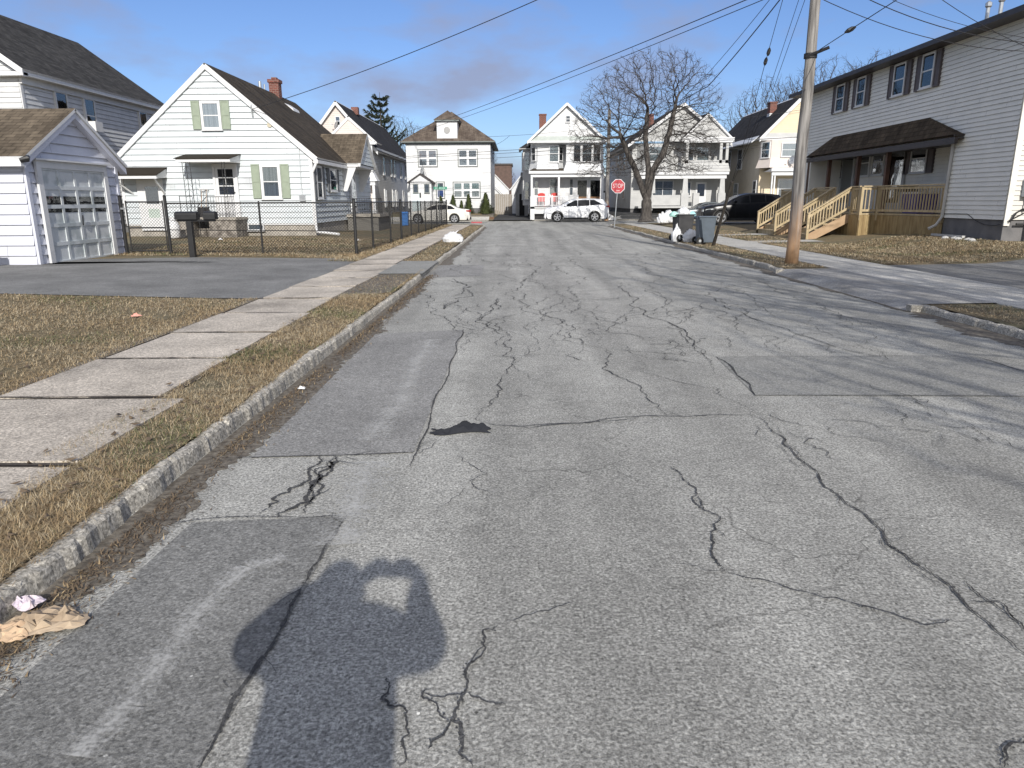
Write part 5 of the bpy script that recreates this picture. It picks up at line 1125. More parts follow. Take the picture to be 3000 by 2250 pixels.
fr1,l1=fseg((x0-.12,Y+1.3),(x0-.1+.4,Y-.1)); window(fX(x0,-1),Y+.3,Y+1.2,1.6,3.1,yh,back=M_curtd)
for y,w_ in ((63.6,1.3),(66.9,.7)): window(fX(x0,-1),y,y+w_,4.1,5.8,yh,back=M_dark)
window(fX(x0,-1),64.2,65.4,1.3,3.0,yh,back=M_curtd)
b=B(); b.box(xm-1.15,xm-.6,62.6,63.2,7.8,9.3); b.box(xm-1.2,xm-.55,62.55,63.25,9.3,9.4); b.done('chimney',M_brk,yh); B().box(xm-1.17,xm-.58,62.58,63.22,7.8,8.5).done('chimney_flashing',M_trim,yh)
sdy=thing('satellite_dish','satellite dish on the yellow house porch roof beside the utility pole','satellite dish',(20.8,Y-1.6,4.3)); x_,z_=oy(zH(1150,875),Y-1.4); dish(sdy,x_,Y-1.5,z_,.34,(-.8,-.5,.2))

# ---- gap between the hipped house and the porch house: yard gate, sheds, brick block
def shed(lab,name,x0,x1,y0,y1,h,ridge,mw,mr,base=.15,cat='shed',open_=False):
    s=thing(name,lab,cat,((x0+x1)/2,(y0+y1)/2,base)); siding('wall',fY(y0),[(x0,base),(x1,base),(x1,h),((x0+x1)/2,ridge-.1),(x0,h)],mw,s,.2,.015)
    B().box(x0,x1,y0+.02,y1,base,h-.03).done('core_wall',mw,s); b=BT(); s_=(ridge-h)/((x1-x0)/2)
    for sx in (x0-.2,x1+.2): b.slab((sx,y0-.2,h-.2*s_),(sx,y1,h-.2*s_),((x0+x1)/2,y1,ridge),((x0+x1)/2,y0-.2,ridge),.12)
    b.done('roof',[mr,M_trim],s)
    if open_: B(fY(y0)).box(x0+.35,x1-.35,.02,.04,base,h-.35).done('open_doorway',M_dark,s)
    return s
s=shed('white garage with pale roof at the end of the dark driveway, touching the porch house','garage',-.6,3.4,84,92,3.1,5.6,M_white,SH_white,cat='garage')
s=shed('open fronted dark carport beside the porch house left wall','carport',-.1,1.1,72,80,2.6,4.3,M_ltgrey,M_ltgrey,cat='carport',open_=True)
s=shed('small white shed with gabled roof beyond the yard gate','shed',-4.6,-1.7,96,101,2.2,3.6,M_white,SH_e)
s=shed('white cottage with grey roof far behind the yard gate','cottage',-5.5,-1.2,112,120,3.4,5.6,M_white,SH_e,cat='cottage')
s=shed('grey outbuilding between porch house and bare tree, with open dark front','outbuilding',7.9,11.0,84,90,3.0,5.2,M_ltgrey,mat('blue_grey_roof',(.3,.33,.38)),cat='outbuilding',open_=True)
bb=thing('brick_building','flat roofed dark brick building far behind the driveway gap','building',(-5.5,152,0)); B().box(-9.5,-1.0,150,160,0,8.6).done('wall',mat('dark_old_brick',(.13,.085,.07),.9,(.085,.06,.05),ns=2),bb); B().box(-9.7,-.8,149.8,160.2,8.6,8.9).done('parapet',M_fascia,bb)
gt2=thing('yard_gate','grey wooden board gate closing the dark driveway','gate',(-1.6,78,.2)); b=B()
for k in range(9): b.box(-2.5+.22*k,-2.5+.22*k+.2,78,78.04,.2,2.3+random.uniform(-.03,.03))
b.done('board_panel',mat('grey_fence_board',(.33,.30,.26),.85,ns=5),gt2)
b=B(); b.box(-2.2,-2.1,78.05,78.15,.2,2.2); b.box(-.6,-.5,78.05,78.15,.2,2.2); b.done('post',M_oldwood,gt2)

# ================================================================== RIGHT HOUSE
X=13.6; XRc=15.1; sc_=X/14.6
def SY(y): return y*sc_
def SZ(z): return 1.6+(z-1.6)*sc_
rh=thing('duplex_house','long greige sided duplex with brown shuttered windows and a wooden deck','house',(19,28,.4))
ry0,ry1=SY(21.95),SY(38.2); fr=fX(X,-1); fR=fX(XRc,-1); fRd=fX(XRc-.03,-1); re=SZ(6.62); rs=SZ(.97); dn=ox(z6(1548,1270),X)[0]; df=SY(37.0); pzc=3.38
M_vinylsun=mat('vinyl_siding_sun_side',(.62,.60,.55),.5,(.58,.56,.51),ns=2.5)  # same siding as the street wall, coloured darker for the sunlit end
siding('street_wall',fr,[(ry0,rs),(dn,rs),(dn,pzc),(ry0,pzc)],M_vinylshade,rh,.132,.028)
siding('upper_wall',fr,[(ry0,pzc),(ry1,pzc),(ry1,re),(ry0,re)],M_vinylshade,rh,.132,.028,z0=rs+.132*math.ceil((pzc-rs)/.132)-.132)
siding('recessed_wall',fR,[(dn,1.05),(df,1.05),(df,pzc),(dn,pzc)],M_vinylshade,rh,.132,.028)
siding('end_wall',fY(ry0),[(X,rs),(25,rs),(25,re),(19.3,re+1.2),(X,re)],M_vinylsun,rh,.132,.028)
B().box(X+.02,25,ry0+.02,dn,rs,pzc).box(X+.02,25,ry0+.02,ry1,pzc,re).box(XRc+.02,25,dn,df,.3,pzc-.002).box(X+.02,25,df,ry1,.3,pzc-.004).done('core_wall',M_vinylshade,rh)
B().box(X+.03,25,ry0+.03,dn,.1,rs-.002).box(XRc+.03,25,dn,df,.1,.29).done('foundation',M_dkconc,rh)
M_ctrim=mat('cream_trim',(.74,.72,.66),.5)
B(fY(ry0)).box(X-.0,X+.16,0,.035,.85,re).done('corner_board',M_ctrim,rh)
b=BT(); ez_=SZ(6.72); rz_=ez_+1.35
for sx in (X-.45,25.45): b.slab((sx,ry0-.4,ez_),(sx,ry1+.8,ez_),(19.3,ry1+.8,rz_),(19.3,ry0-.4,rz_),.1)
b.done('roof',[SH_brown,M_fascia],rh)
b=B(); b.box(X-.58,X-.42,ry0-.42,ry1+.82,ez_-.10,ez_+.05); b.box(X-.42,X,ry0-.4,ry1+.8,ez_-.1,ez_-.06); b.done('gutter',M_fascia,rh)
for yy,lab in ((23.1,1),(22.5,1)):
    b=B(); b.tube([(X+.3,yy,ez_),(X+.3,yy,ez_+.66)],.055,10); b.tube([(X+.3,yy,ez_+.66),(X+.3,yy,ez_+.70),(X+.3,yy,ez_+.79),(X+.3,yy,ez_+.84)],[.055,.09,.09,.03],10); b.done('flue_vent',M_chrome,rh)
for i,(y0,y1) in enumerate(((26.72,27.52),(28.62,29.48),(31.75,32.53),(33.72,34.55))):
    y0,y1=SY(y0),SY(y1); c0,c1=SZ(5.40),SZ(6.55)
    window(fr,y0,y1,c0,c1,rh,back=[M_curt,M_curt] if i<2 else [M_dark,M_curtd] if i==2 else M_curtd,gl=M_glassd,tr=.055,proud=.07)
    for s0,s1 in ((y0-.34,y0-.04),(y1+.04,y1+.34)): shutter(fr,s0,s1,c0-.03,c1+.02,M_brown,rh)
# pent roof over the recessed porch
pe=X-.32; pz=ox(z6(1655,535),pe)[1]; pn=ox(z6(1655,530),pe)[0]; pf=ox(z6(450,690),pe)[0]; kn=ox(z6(1450,395),X)[0]; kf=ox(z6(680,560),X)[0]; wl=ox(z6(1450,397),X)[1]
b=BT()
b.slab((pe,pn,pz),(pe,pf,pz),(X-.02,kf,wl),(X-.02,kn,wl),.07); b.slab((pe,pn,pz),(X-.02,pn-.0,pz),(X-.02,kn,wl),(X-.02,kn,wl),.05); b.slab((pe,pf,pz),(X-.02,pf,pz),(X-.02,kf,wl),(X-.02,kf,wl),.05)
b.done('porch_roof',[SH_brown,M_fascia],rh)
b=B(); b.box(pe+.02,pe+.12,pn+.02,pf-.02,pz-.26,pz-.07); b.box(pe+.12,X-.002,pn+.02,pf-.02,pz-.12,pz-.08); b.box(X-.0,XRc,dn,df,pzc-.04,pzc-.006); b.done('porch_fascia',M_fascia,rh)
for px_ in ((1107,780),(872,780),(635,800),(475,800)):
    y=ox(z6(*px_),X+.05)[0]; B().box(X-.02,X+.12,y-.07,y+.07,1.05,pzc).done('porch_post',M_brownpost,rh)
b=B(); b.tube([(X-.1,dn-.14,pz-.15),(X-.07,dn-.1,3.0),(X-.07,dn-.06,1.05),(X-.2,dn-.0,.78),(X-.4,dn+.05,.66)],.045,6); b.done('downspout',mat('beige_downspout',(.50,.49,.46)),rh)
def rw(p,q,kind,sh=False,**k):
    y1,c1=ox(p,XRc); y0,c0=ox(q,XRc)
    if y0>y1: y0,y1=y1,y0
    if kind=='w':
        window(fR,y0,y1,c0,c1,rh,gl=M_glassm,tr=.06,**k)
        if sh:
            for s0,s1 in ((y0-.42,y0-.04),(y1+.04,y1+.42)): shutter(fR,s0,s1,c0-.02,c1,M_brown,rh)
    else:
        b=B(fRd); b.box(y0-.05,y1+.05,0,.05,1.12,c1+.06); d=b.done('storm_door',M_greywh,rh)
        B(fRd).box(y0+.12,y1-.12,.051,.06,1.45,c1-.1).done('pane',M_glassm,d); B(fRd).box(y0+.12,y1-.12,.0505,.0508,1.45,c1-.1).done('dark_backing',M_dark,d); B(fRd).tube([(y0+.07,.06,2.05),(y0+.07,.1,2.05)],.02,6).done('handle',M_chrome,d)
rw(z6(1325,615),z6(1425,845),'w',True); rw(z6(1140,665),z6(1245,930),'d'); rw(z6(1010,655),z6(1080,865),'w'); rw(z6(898,665),z6(965,875),'w'); rw(z6(755,722),z6(830,960),'d'); rw(z6(655,700),z6(708,890),'w',True)
# ---- deck filling the recess, landing projecting with two stairs
dz=1.10; dk=thing('porch_deck','new yellow lumber deck with railings and two stairs on the duplex front','deck',(13.3,29,.3))
xa=12.35; xb=12.95; yn=dn+.02; yc=ox(z6(1005,1270),xb)[0]; yf=df-.1; xn=X+.03
b=B(); b.box(X,XRc,yn,yf,dz-.05,dz); b.box(xa,X-.002,yc+.003,yf,dz-.05,dz); b.prism([(xn,yn),(X-.004,yc),(xb,yc)],0,0) if 0 else b.hexa([(xn,yn,dz-.05),(X-.002,yc,dz-.05),(xb,yc,dz-.05),(xn-.01,yn,dz-.05),(xn,yn,dz),(X-.002,yc,dz),(xb,yc,dz),(xn-.01,yn,dz)]); b.done('deck_boards',M_deck,dk)
def skirt(p0,p1,z0,z1,w=.14):
    b=B(); d=Vector((p1[0]-p0[0],p1[1]-p0[1],0)); L_=d.length; d/=L_; n=Vector((d.y,-d.x,0)); k=0.
    while k<L_-.01:
        e=min(k+w-.007,L_); a=Vector((*p0,0))+d*k; c=Vector((*p0,0))+d*e; t=n*(.02+random.uniform(-.003,.003))
        b.hexa([tuple(v+Vector((0,0,z))) for z in (z0,z1) for v in (a,c,c+t,a+t)]); k+=w
    return b
for s in (skirt((xb,yc),(xn,yn),.25,dz-.06),skirt((xa,yc),(xb,yc),.15,dz-.06),skirt((xa,yf),(xa,yc),.15,dz-.06)): s.done('skirt_panel',M_skirt,dk)
def railing(p0,p1,z0,z1,name='railing'):
    b=B(); P=Vector((*p0,z0));Q=Vector((*p1,z0)); L_=(Q-P).length; d=(Q-P)/L_; up=Vector((0,0,1))
    bar(b,P+up*(z1-z0),Q+up*(z1-z0),.14,.04); bar(b,P+up*(z1-z0-.08),Q+up*(z1-z0-.08),.04,.08); bar(b,P+up*.1,Q+up*.1,.04,.08)
    n=max(2,int(L_/.125))
    for k in range(1,n): c=P+d*(L_*k/n); b.box(c.x-.018,c.x+.018,c.y-.018,c.y+.018,z0+.14,z1-.12)
    b.done(name,M_deck,dk)
    for c in (P,Q): B().box(c.x-.045,c.x+.045,c.y-.045,c.y+.045,z0-.25,z1-.02).done('railing_post',M_deck,dk)
rz=2.04; s1n=ox(z6(825,935),xa)[0]; s1=(s1n,s1n+1.5); s2=(30.6,32.8)
railing((xn-.02,yn+.05),(xb+.0,yc-.02),dz,rz); railing((xa+.03,yc+.04),(xb+.0,yc+.04),dz,rz)
railing((xa+.03,yc+.12),(xa+.03,s1[0]-.05),dz,rz); railing((xa+.03,s1[1]+.05),(xa+.03,s2[0]-.05),dz,rz); railing((xa+.03,s2[1]+.05),(xa+.03,yf),dz,rz)
def stairs(y0,y1,xt,xf=10.85):
    zf=Z(xf,y0)+.02; b=B(); n=5; dx=(xt-xf)/n; dzz=(dz-zf)/n
    for k in range(n):
        z=zf+dzz*(k+1); x=xf+dx*k
        if k<n-1: b.box(x-.03,x+dx+.01,y0+.05,y1-.05,z-.04,z)
        b.box(x,x+.02,y0+.05,y1-.05,z-dzz,z-.045)
    b.done('stair_flight',M_deck,dk)
    for y in (y0,y1-.045): b=B(lambda a,b_,c:(a,b_,c)); b.prism([(xf-.05,zf-.05),(xf+.22,zf-.05),(xt,dz-.34),(xt,dz-.05),(xt-.12,dz-.05),(xf-.05,zf+.14)],y,y+.045); b.done('stringer',M_deckor,dk)
    for y in (y0-.0,y1):
        b=B(); h=.92
        bar(b,(xf-.05,y,zf+h),(xt,y,dz+h+.02),.14,.04); bar(b,(xf,y,zf+h-.1),(xt,y,dz+h-.08),.04,.08); bar(b,(xf,y,zf+.28),(xt,y,dz+.22),.04,.08)
        m=14
        for k in range(1,m): t=k/m; x=xf+(xt-xf)*t; z=zf+(dz-zf)*t; b.box(x-.018,x+.018,y-.018,y+.018,z+.28,z+h-.1)
        b.done('stair_railing',M_deck,dk)
        B().box(xf-.05,xf+.04,y-.045,y+.045,zf-.05,zf+h-.0).done('newel_post',M_deck,dk)
stairs(*s1,xa); stairs(*s2,xa)
bx_=X+.5; by_=ox(z6(1370,1050),bx_)[0]
bn=thing('storage_tote','tall blue plastic bin behind the deck railing near its right end','bin',(bx_,by_,dz)); mblue=mat('blue_plastic',(.03,.025,.28),.5)
B().hexa([(bx_-.3,by_-.5,dz),(bx_+.3,by_-.5,dz),(bx_+.3,by_+.5,dz),(bx_-.3,by_+.5,dz),(bx_-.34,by_-.55,dz+.66),(bx_+.34,by_-.55,dz+.66),(bx_+.34,by_+.55,dz+.66),(bx_-.34,by_+.55,dz+.66)]).done('body',mblue,bn); B().box(bx_-.37,bx_+.37,by_-.58,by_+.58,dz+.66,dz+.72).done('lid',M_trim,bn)
gy=ox(z6(1275,900),X+.9)[0]; b=B(); b.tube([(X+.9,gy,dz),(X+.9,gy,dz+.75)],.04,6); b.box(X+.65,X+1.15,gy-.3,gy+.3,dz+.75,dz+1.0); tag(b.done('charcoal_grill',M_black),'black box on a stand beside the near storm door','grill')
em=thing('electric_meter','grey electric meter box with pipes on the sunlit end of the duplex','meter',(14.4,ry0-.1,1.0))
mg=mat('meter_grey_paint',(.5,.54,.58),.45); M0=X+.36
B(fY(ry0)).box(M0,M0+.9,.02,.22,1.64,2.12).done('meter_box',mg,em)
B(fY(ry0)).tube([(M0+.42,.22,1.9),(M0+.42,.34,1.9)],.13,16).done('meter_dial',M_glassm,em)
b=B(fY(ry0)); b.tube([(M0+.3,.12,1.64),(M0+.3,.12,.3)],.045,8); b.done('conduit',M_chrome,em)
b=B(fY(ry0)); b.tube([(X+.12,.08,.95),(X+.25,.1,1.2),(X+.4,.1,1.3),(X+1.1,.1,1.35)],.025,6); b.tube([(X+.3,.1,.9),(X+1.3,.1,.9)],.03,6); b.tube([(X+.8,.1,.9),(X+.8,.1,.4)],.03,6); b.tube([(M0+.12,.1,1.64),(M0+.12,.1,1.2),(X+.1,.1,1.0)],.02,6); b.done('gas_pipe',M_black,em)
b=B(fr); q=[ox(z6(*p),X) for p in ((1570,1178),(1760,1180),(1830,1235),(1900,1268),(1990,1275),(2030,1262))]; b.tube([(y,.03,z) for y,z in q],.010,5); tag(b.done('cable',M_wire),'loose black cable sagging along the duplex foundation','cable')
y0_,y1_=ox(z6(1745,1395),X-.15)[0],ox(z6(1490,1378),X-.15)[0]; b=B(); zz=Z(X-.2,22)+.02; b.box(X-.3,X-.18,y0_,y1_,zz,zz+.07); tag(b.done('splash_board',M_greywh),'long pale splash board lying at the foot of the duplex','board')
# ================================================================== VEHICLES
def interp(P,x):
    for (a,b_),(c,d) in zip(P[:-1],P[1:]):
        if x<=c: return b_+(d-b_)*(x-a)/(c-a) if c>a else d
    return P[-1][1]
def car(name,label,cat,paint,L_,W_,prof,belt,wheels,rw,glassx,loc,rotz=0,roofw=.74,low=.24,win_low=.05,trim=M_black,group=None,sedan=False):
    o=thing(name,label,cat,loc,group,local=True,rotz=rotz); hw=W_/2
    zt=lambda x: interp(prof,x)
    def hwid(x): t=abs(x-L_/2)/(L_/2); return hw*(1-.20*max(0,(t-.62)/.38)**2.2)
    bl=lambda x: min(interp(belt,x),zt(x)-.015)
    R=rw+.065
    def zlow(x):
        z=low+.05*max(0,(abs(x-L_/2)/(L_/2)-.8)*5)**2*.6
        for xw in wheels:
            d=abs(x-xw)
            if d<R: z=max(z,rw+math.sqrt(R*R-d*d))
        return z
    xs=sorted(set([round(v,3) for v in list(np.linspace(0,L_,46))+[xw+s*R*f for xw in wheels for s in (-1,1) for f in (.3,.6,.8,.92,.98,1.0)]+[p[0] for p in prof]+[.02,.06,L_-.02,L_-.06]]))
    def sec(x):
        w=hwid(x); T=zt(x); b_=bl(x); zl=zlow(x); gh=min(1,max(0,(T-b_-.04)/.22))
        rwid=w*(.93-(.93-roofw)*gh); zm=max(zl+.012,min(b_-.1,(.42+b_)/2)); 
        e=.0
        return [(w*.95,zl),(w*.99,max(zl+.006,min(low+.16,zm-.02))),(w,zm),(w*.985,max(zm+.005,b_-.05)),(w*.955,max(zm+.01,b_)),(rwid+.0,T-.07*gh-.008),(rwid-.07,T-.015),(rwid*.5,T+.004),(0,T+.008)]
    b=B(); S=[sec(x) for x in xs]; m=len(S[0]); 
    for sgn in (1,-1):
        i0=len(b.v)
        for x,s in zip(xs,S):
            b.v+=[(x+(.0),sgn*y,z) for y,z in s]
        for i in range(len(xs)-1):
            for k in range(m-1): a=i0+i*m+k; b.f.append([a,a+1,a+m+1,a+m]); b.uv.append(None); b.mi.append(0)
    # ends
    for x,s in ((xs[0],S[0]),(xs[-1],S[-1])):
        b.face([(x,y,z) for y,z in s]+[(x,-y,z) for y,z in reversed(s)])
    body=b.done('body',M_paint[paint],o,smooth=True)
    bm=bmesh.new(); bm.from_mesh(body.data); bmesh.ops.remove_doubles(bm,verts=bm.verts,dist=.0006); bmesh.ops.recalc_face_normals(bm,faces=bm.faces)
    for e in bm.edges:
        if len(e.link_faces)==2 and e.calc_face_angle(0)>.6: e.smooth=False
    bm.to_mesh(body.data); bm.free()
    B().box(.12,L_-.12,-hw*.86,hw*.86,low-.05,.62).done('underbody',M_dark,o)
    def ysec(x,z):
        s=sec(x)
        for (y0,z0),(y1,z1_) in zip(s[4:6],s[5:7]): 
            if z<=z1_ or True: t=(z-z0)/max(1e-4,(z1_-z0)); return y0+(y1-y0)*min(1,max(0,t))
    # side windows
    for (xa,xb,shape) in glassx:
        for sg in (1,-1):
            b=B(); n=12; rows=[]
            for k in range(n+1):
                x=xa+(xb-xa)*k/n; z0=bl(x)+win_low; z1_=zt(x)-.10
                if shape=='f': z1_=min(z1_,z0+(x-xa)/(xb-xa)*1.15*(zt(xb)-.1-z0)+.01)
                if shape=='r': z1_=min(z1_,z0+(xb-x)/(xb-xa)*1.5*(zt(xa)-.1-z0)+.01)
                z1_=max(z1_,z0+.005); rows.append(((x,sg*(ysec(x,z0)+.008),z0),(x,sg*(ysec(x,z1_)+.008),z1_)))
            for r0,r1 in zip(rows[:-1],rows[1:]): b.face([r0[0],r1[0],r1[1],r0[1]])
            b.done('side_window',M_glasscar,o,fixn=False)
    # windscreen and rear window
    fw=[p for p in prof]; 
    for (xa,xb,nm) in (sedan[0] if sedan else prof_ws(prof,'f'))+('windscreen',),(sedan[1] if sedan else prof_ws(prof,'r'))+('rear_window',):
        b=B(); n=8; rows=[]
        for k in range(n+1):
            x=xa+(xb-xa)*k/n; s=sec(x); y=s[6][0]-.02; rows.append([(x,y*j/4,zt(x)+.014-.012*(abs(j)/4)**2) for j in range(-4,5)])
        for r0,r1 in zip(rows[:-1],rows[1:]):
            for j in range(8): b.face([r0[j],r0[j+1],r1[j+1],r1[j]])
        b.done(nm,M_glasscar,o,fixn=False)
    for xw in wheels:
        for sg in (1,-1):
            y1=sg*(hw-.0); y0=sg*(hw-.23); b=B()
            b.tube([(xw,y0,rw),(xw,y0+sg*.02,rw),(xw,y1-sg*.03,rw),(xw,y1,rw)],[rw*.9,rw,rw,rw*.93],26); w_=b.done('wheel',M_tyre,o)
            b=B(); b.tube([(xw,y1,rw),(xw,y1+sg*.006,rw)],[rw*.70,rw*.70],24)
            b.done('rim_well',M_dark,w_)
            b=B(); n=5
            for k in range(n):
                a=2*math.pi*k/n+.3; c,s_=math.cos(a),math.sin(a); p=Vector((c,0,s_)); q=Vector((-s_,0,c)); yo=y1+sg*.012
                P=[Vector((xw,yo,rw))+p*r_*rw+q*t*rw for r_,t in ((.12,-.09),(.68,-.15),(.68,.15),(.12,.09))]
                b.face([tuple(v) for v in P])
            b.tube([(xw,y1+sg*.006,rw),(xw,y1+sg*.02,rw)],[rw*.2,rw*.17],12)
            for k in range(24):
                a0,a1=2*math.pi*k/24,2*math.pi*(k+1)/24; yo=y1+sg*.011
                b.face([(xw+rw*f*math.cos(a),yo,rw+rw*f*math.sin(a)) for f,a in ((.62,a0),(.72,a0),(.72,a1),(.62,a1))])
            b.done('rim',M_rim,w_,fixn=False)
            b=B(); n=16; arch=[]
            for k in range(n+1):
                a=math.pi*k/n; arch.append([(xw+r_*math.cos(a),sg*(hwid(xw)+.006),rw+r_*math.sin(a)) for r_ in (R-.02,R+.045)])
            for r0,r1 in zip(arch[:-1],arch[1:]): b.face([r0[0],r1[0],r1[1],r0[1]])
            if cat=='suv': b.done('wheel_arch_trim',M_black,o,fixn=False)
    for sg in (1,-1):
        hx=prof[1][0]; hz=interp(belt,.3)-.20
        b=B(); b.prism([(0,0)]*3,0,0) if 0 else None
        b.face([(.06,sg*(hwid(.06)*.70),hz+.02),(.06,sg*(hwid(.06)*.98+.004),hz+.02),(.5,sg*(hwid(.5)+.006),hz+.12),(.5,sg*(hwid(.5)+.006),hz+.17),(.14,sg*(hwid(.14)*.99+.004),hz+.13)]) 
        b.box(-.012,.03,sg*hwid(.02)*.55,sg*hwid(.02)*.97,hz,hz+.11); b.done('headlight',mat('headlamp_lens',(.62,.66,.68),.1),o,fixn=False)
        tz=interp(belt,L_-.2)-.14
        b=B(); b.box(L_-.03,L_+.012,sg*hwid(L_)*.5,sg*hwid(L_)*.99,tz,tz+.13); b.box(L_-.3,L_-.02,sg*(hwid(L_-.2)-.02),sg*(hwid(L_-.2)+.007),tz+.02,tz+.12); b.done('tail_light',mat('red_lens',(.35,.01,.01),.2),o)
        mxx=glassx[0][0]+.18; mz=bl(mxx)+.06; b=B(); b.box(mxx-.08,mxx+.08,sg*(hw-.02),sg*(hw+.17),mz,mz+.14); b.done('door_mirror',M_paint[paint],o,bev=.03)
    b=B(); b.box(-.02,.02,-hw*.55,hw*.55,.42,.66); b.box(-.025,.02,-hw*.8,hw*.8,low,.34); b.done('grille',M_black,o)
    b=B(); b.box(L_-.02,L_+.03,-hw*.8,hw*.8,low+.0,.42); b.done('rear_bumper',M_black,o)
    b=B()
    for sg in (1,-1): b.box(wheels[0]+R+.03,wheels[1]-R-.03,sg*(hw*.95),sg*(hw+.004),low-.02,low+.10)
    b.done('sill_trim',M_black if cat=='suv' else M_paint[paint],o)
    xs_=[glassx[0][1]+.01]; b=B()
    for sg in (1,-1):
        for x in (glassx[0][0]+.25,glassx[0][1]+.02,wheels[1]-R-.0): b.box(x-.006,x+.006,sg*(hwid(x)*.94),sg*(hwid(x)+.0015),.36,bl(x)-.03)
    b.done('door_gap',M_dark,o)
    b=B()
    for sg in (1,-1):
        for x in (glassx[0][1]-.2,glassx[1][1]-.22): b.box(x-.1,x+.1,sg*(hw*.985),sg*(hw+.03),bl(x)-.14,bl(x)-.11)
    b.done('door_handle',M_paint[paint],o)
    return o
def prof_ws(prof,k):
    return (WS[0],WS[1]) if k=='f' else (WS[2],WS[3])
WS=(1.28,1.95,4.5,4.76)
suvp=[(0,.62),(.03,.90),(.12,1.03),(.5,1.12),(1.2,1.20),(1.6,1.45),(1.98,1.65),(2.3,1.71),(3.1,1.74),(3.8,1.73),(4.45,1.68),(4.52,1.64),(4.78,1.33),(4.88,1.1),(4.93,.75),(4.95,.5)]
belt=[(0,.8),(.6,1.0),(1.4,1.1),(3.2,1.16),(4.2,1.25),(4.95,1.22)]
sxx=oy((1594,650),56.4)[0]
car('parked_suv','white suv parked across the end of the street in front of the porch house','suv','white',4.95,1.93,suvp,[(0,.84),(.6,1.02),(1.4,1.10),(3.2,1.15),(4.2,1.24),(4.95,1.22)],(.98,3.83),.37,((1.42,2.5,'f'),(2.55,3.42,'m'),(3.46,4.42,'r')),(sxx,56.6,0))
WS=(1.3,2.0,4.1,4.5)
sp2=[(0,.60),(.03,.84),(.15,.95),(.5,1.03),(1.25,1.12),(1.65,1.36),(2.05,1.55),(2.5,1.63),(3.1,1.64),(3.7,1.60),(4.1,1.54),(4.5,1.22),(4.6,1.0),(4.63,.5)]
car('parked_suv','black suv parked behind the bins beside the wooden deck stairs','suv','black',4.63,1.88,sp2,[(0,.78),(.6,.96),(1.4,1.05),(3.2,1.12),(4.63,1.16)],(.92,3.6),.36,((1.45,2.45,'f'),(2.5,3.3,'m'),(3.35,4.15,'r')),(10.15,40.6,.30))
WS=(1.25,1.95,3.55,4.0)
sed=[(0,.52),(.03,.68),(.15,.78),(.6,.88),(1.2,.96),(1.55,1.15),(1.95,1.36),(2.4,1.44),(2.9,1.44),(3.35,1.36),(3.95,1.08),(4.1,1.04),(4.6,1.0),(4.72,.9),(4.76,.5)]
sb_=[(0,.66),(.6,.84),(1.4,.92),(4.2,.98),(4.76,.95)]
wx=oy((1100+890/6.9125,650),54.9)[0]
car('parked_sedan','pearl white sedan parked at the far curb beyond the black fence','car','pearl',4.76,1.8,sed,sb_,(.9,3.62),.33,((1.35,2.35,'f'),(2.4,3.1,'m'),(3.12,3.7,'r')),(wx-.9,54.9,0),sedan=((1.25,1.95),(3.4,3.92)))
car('parked_sedan','dark grey car parked on the cross street just left of the black suv','car','grey',4.6,1.8,[(a*.966,z) for a,z in sed],sb_,(.9,3.5),.32,((1.3,2.25,'f'),(2.3,3.0,'m'),(3.02,3.55,'r')),(12.0,55.3,0),sedan=((1.2,1.9),(3.28,3.8)))
b=B(); b.box(-3.4,-2.6,54.2,54.5,.0,.10); tag(b.done('red_kerb_ramp',mat('faded_red_plastic',(.4,.08,.09))),'low faded red plastic thing lying under the tail of the white sedan','ramp')

src=[o for o in bpy.data.objects if o.get('label','').startswith('dark grey car parked')][0]
c=copy_tree(src); c.location=(-16.25,14.5,.2); c['label']='dark sedan standing on the near driveway in front of the garage, beyond the left edge'
# ================================================================== TREES
def sca(base,fork_nodes,env,n_att,step,infl,kill,seed,iters=90):
    """space colonisation: returns nodes, parents"""
    r=random.Random(seed); att=[]
    while len(att)<n_att:
        p=env(r)
        if p is not None: att.append(Vector(p))
    nodes=[Vector(base)]; par=[-1]
    for chain in fork_nodes:                       # chains of (parent index or None, points)
        pi,pts=chain
        k=pi
        for q in pts:
            q=Vector(q); a=nodes[k].copy(); n=max(1,int((q-a).length/step))
            for i in range(1,n+1):
                nodes.append(a.lerp(q,i/n)+Vector((r.gauss(0,.012),r.gauss(0,.012),0))); par.append(k if i==1 else len(nodes)-2)
            k=len(nodes)-1
        chain_end.append(k)
    start=0
    for it in range(iters):
        kd=kdtree.KDTree(len(nodes))
        for i,p in enumerate(nodes): kd.insert(p,i)
        kd.balance(); pull={}; keep=[]
        for a in att:
            co,i,d=kd.find(a)
            if d<kill: continue
            keep.append(a)
            if d<infl: pull.setdefault(i,[]).append((a-co).normalized())
        att=keep
        if not pull or not att: break
        new=0
        for i,ds in pull.items():
            v=Vector((0,0,0))
            for d in ds: v+=d
            v=v/len(ds)+Vector((r.gauss(0,.16),r.gauss(0,.16),r.gauss(0,.13)+.02))
            if v.length<.15: continue
            q=nodes[i]+v.normalized()*step
            if kd.find(q)[2]<step*.35: continue
            nodes.append(q); par.append(i); new+=1
        if not new: break
    return nodes,par
chain_end=[]
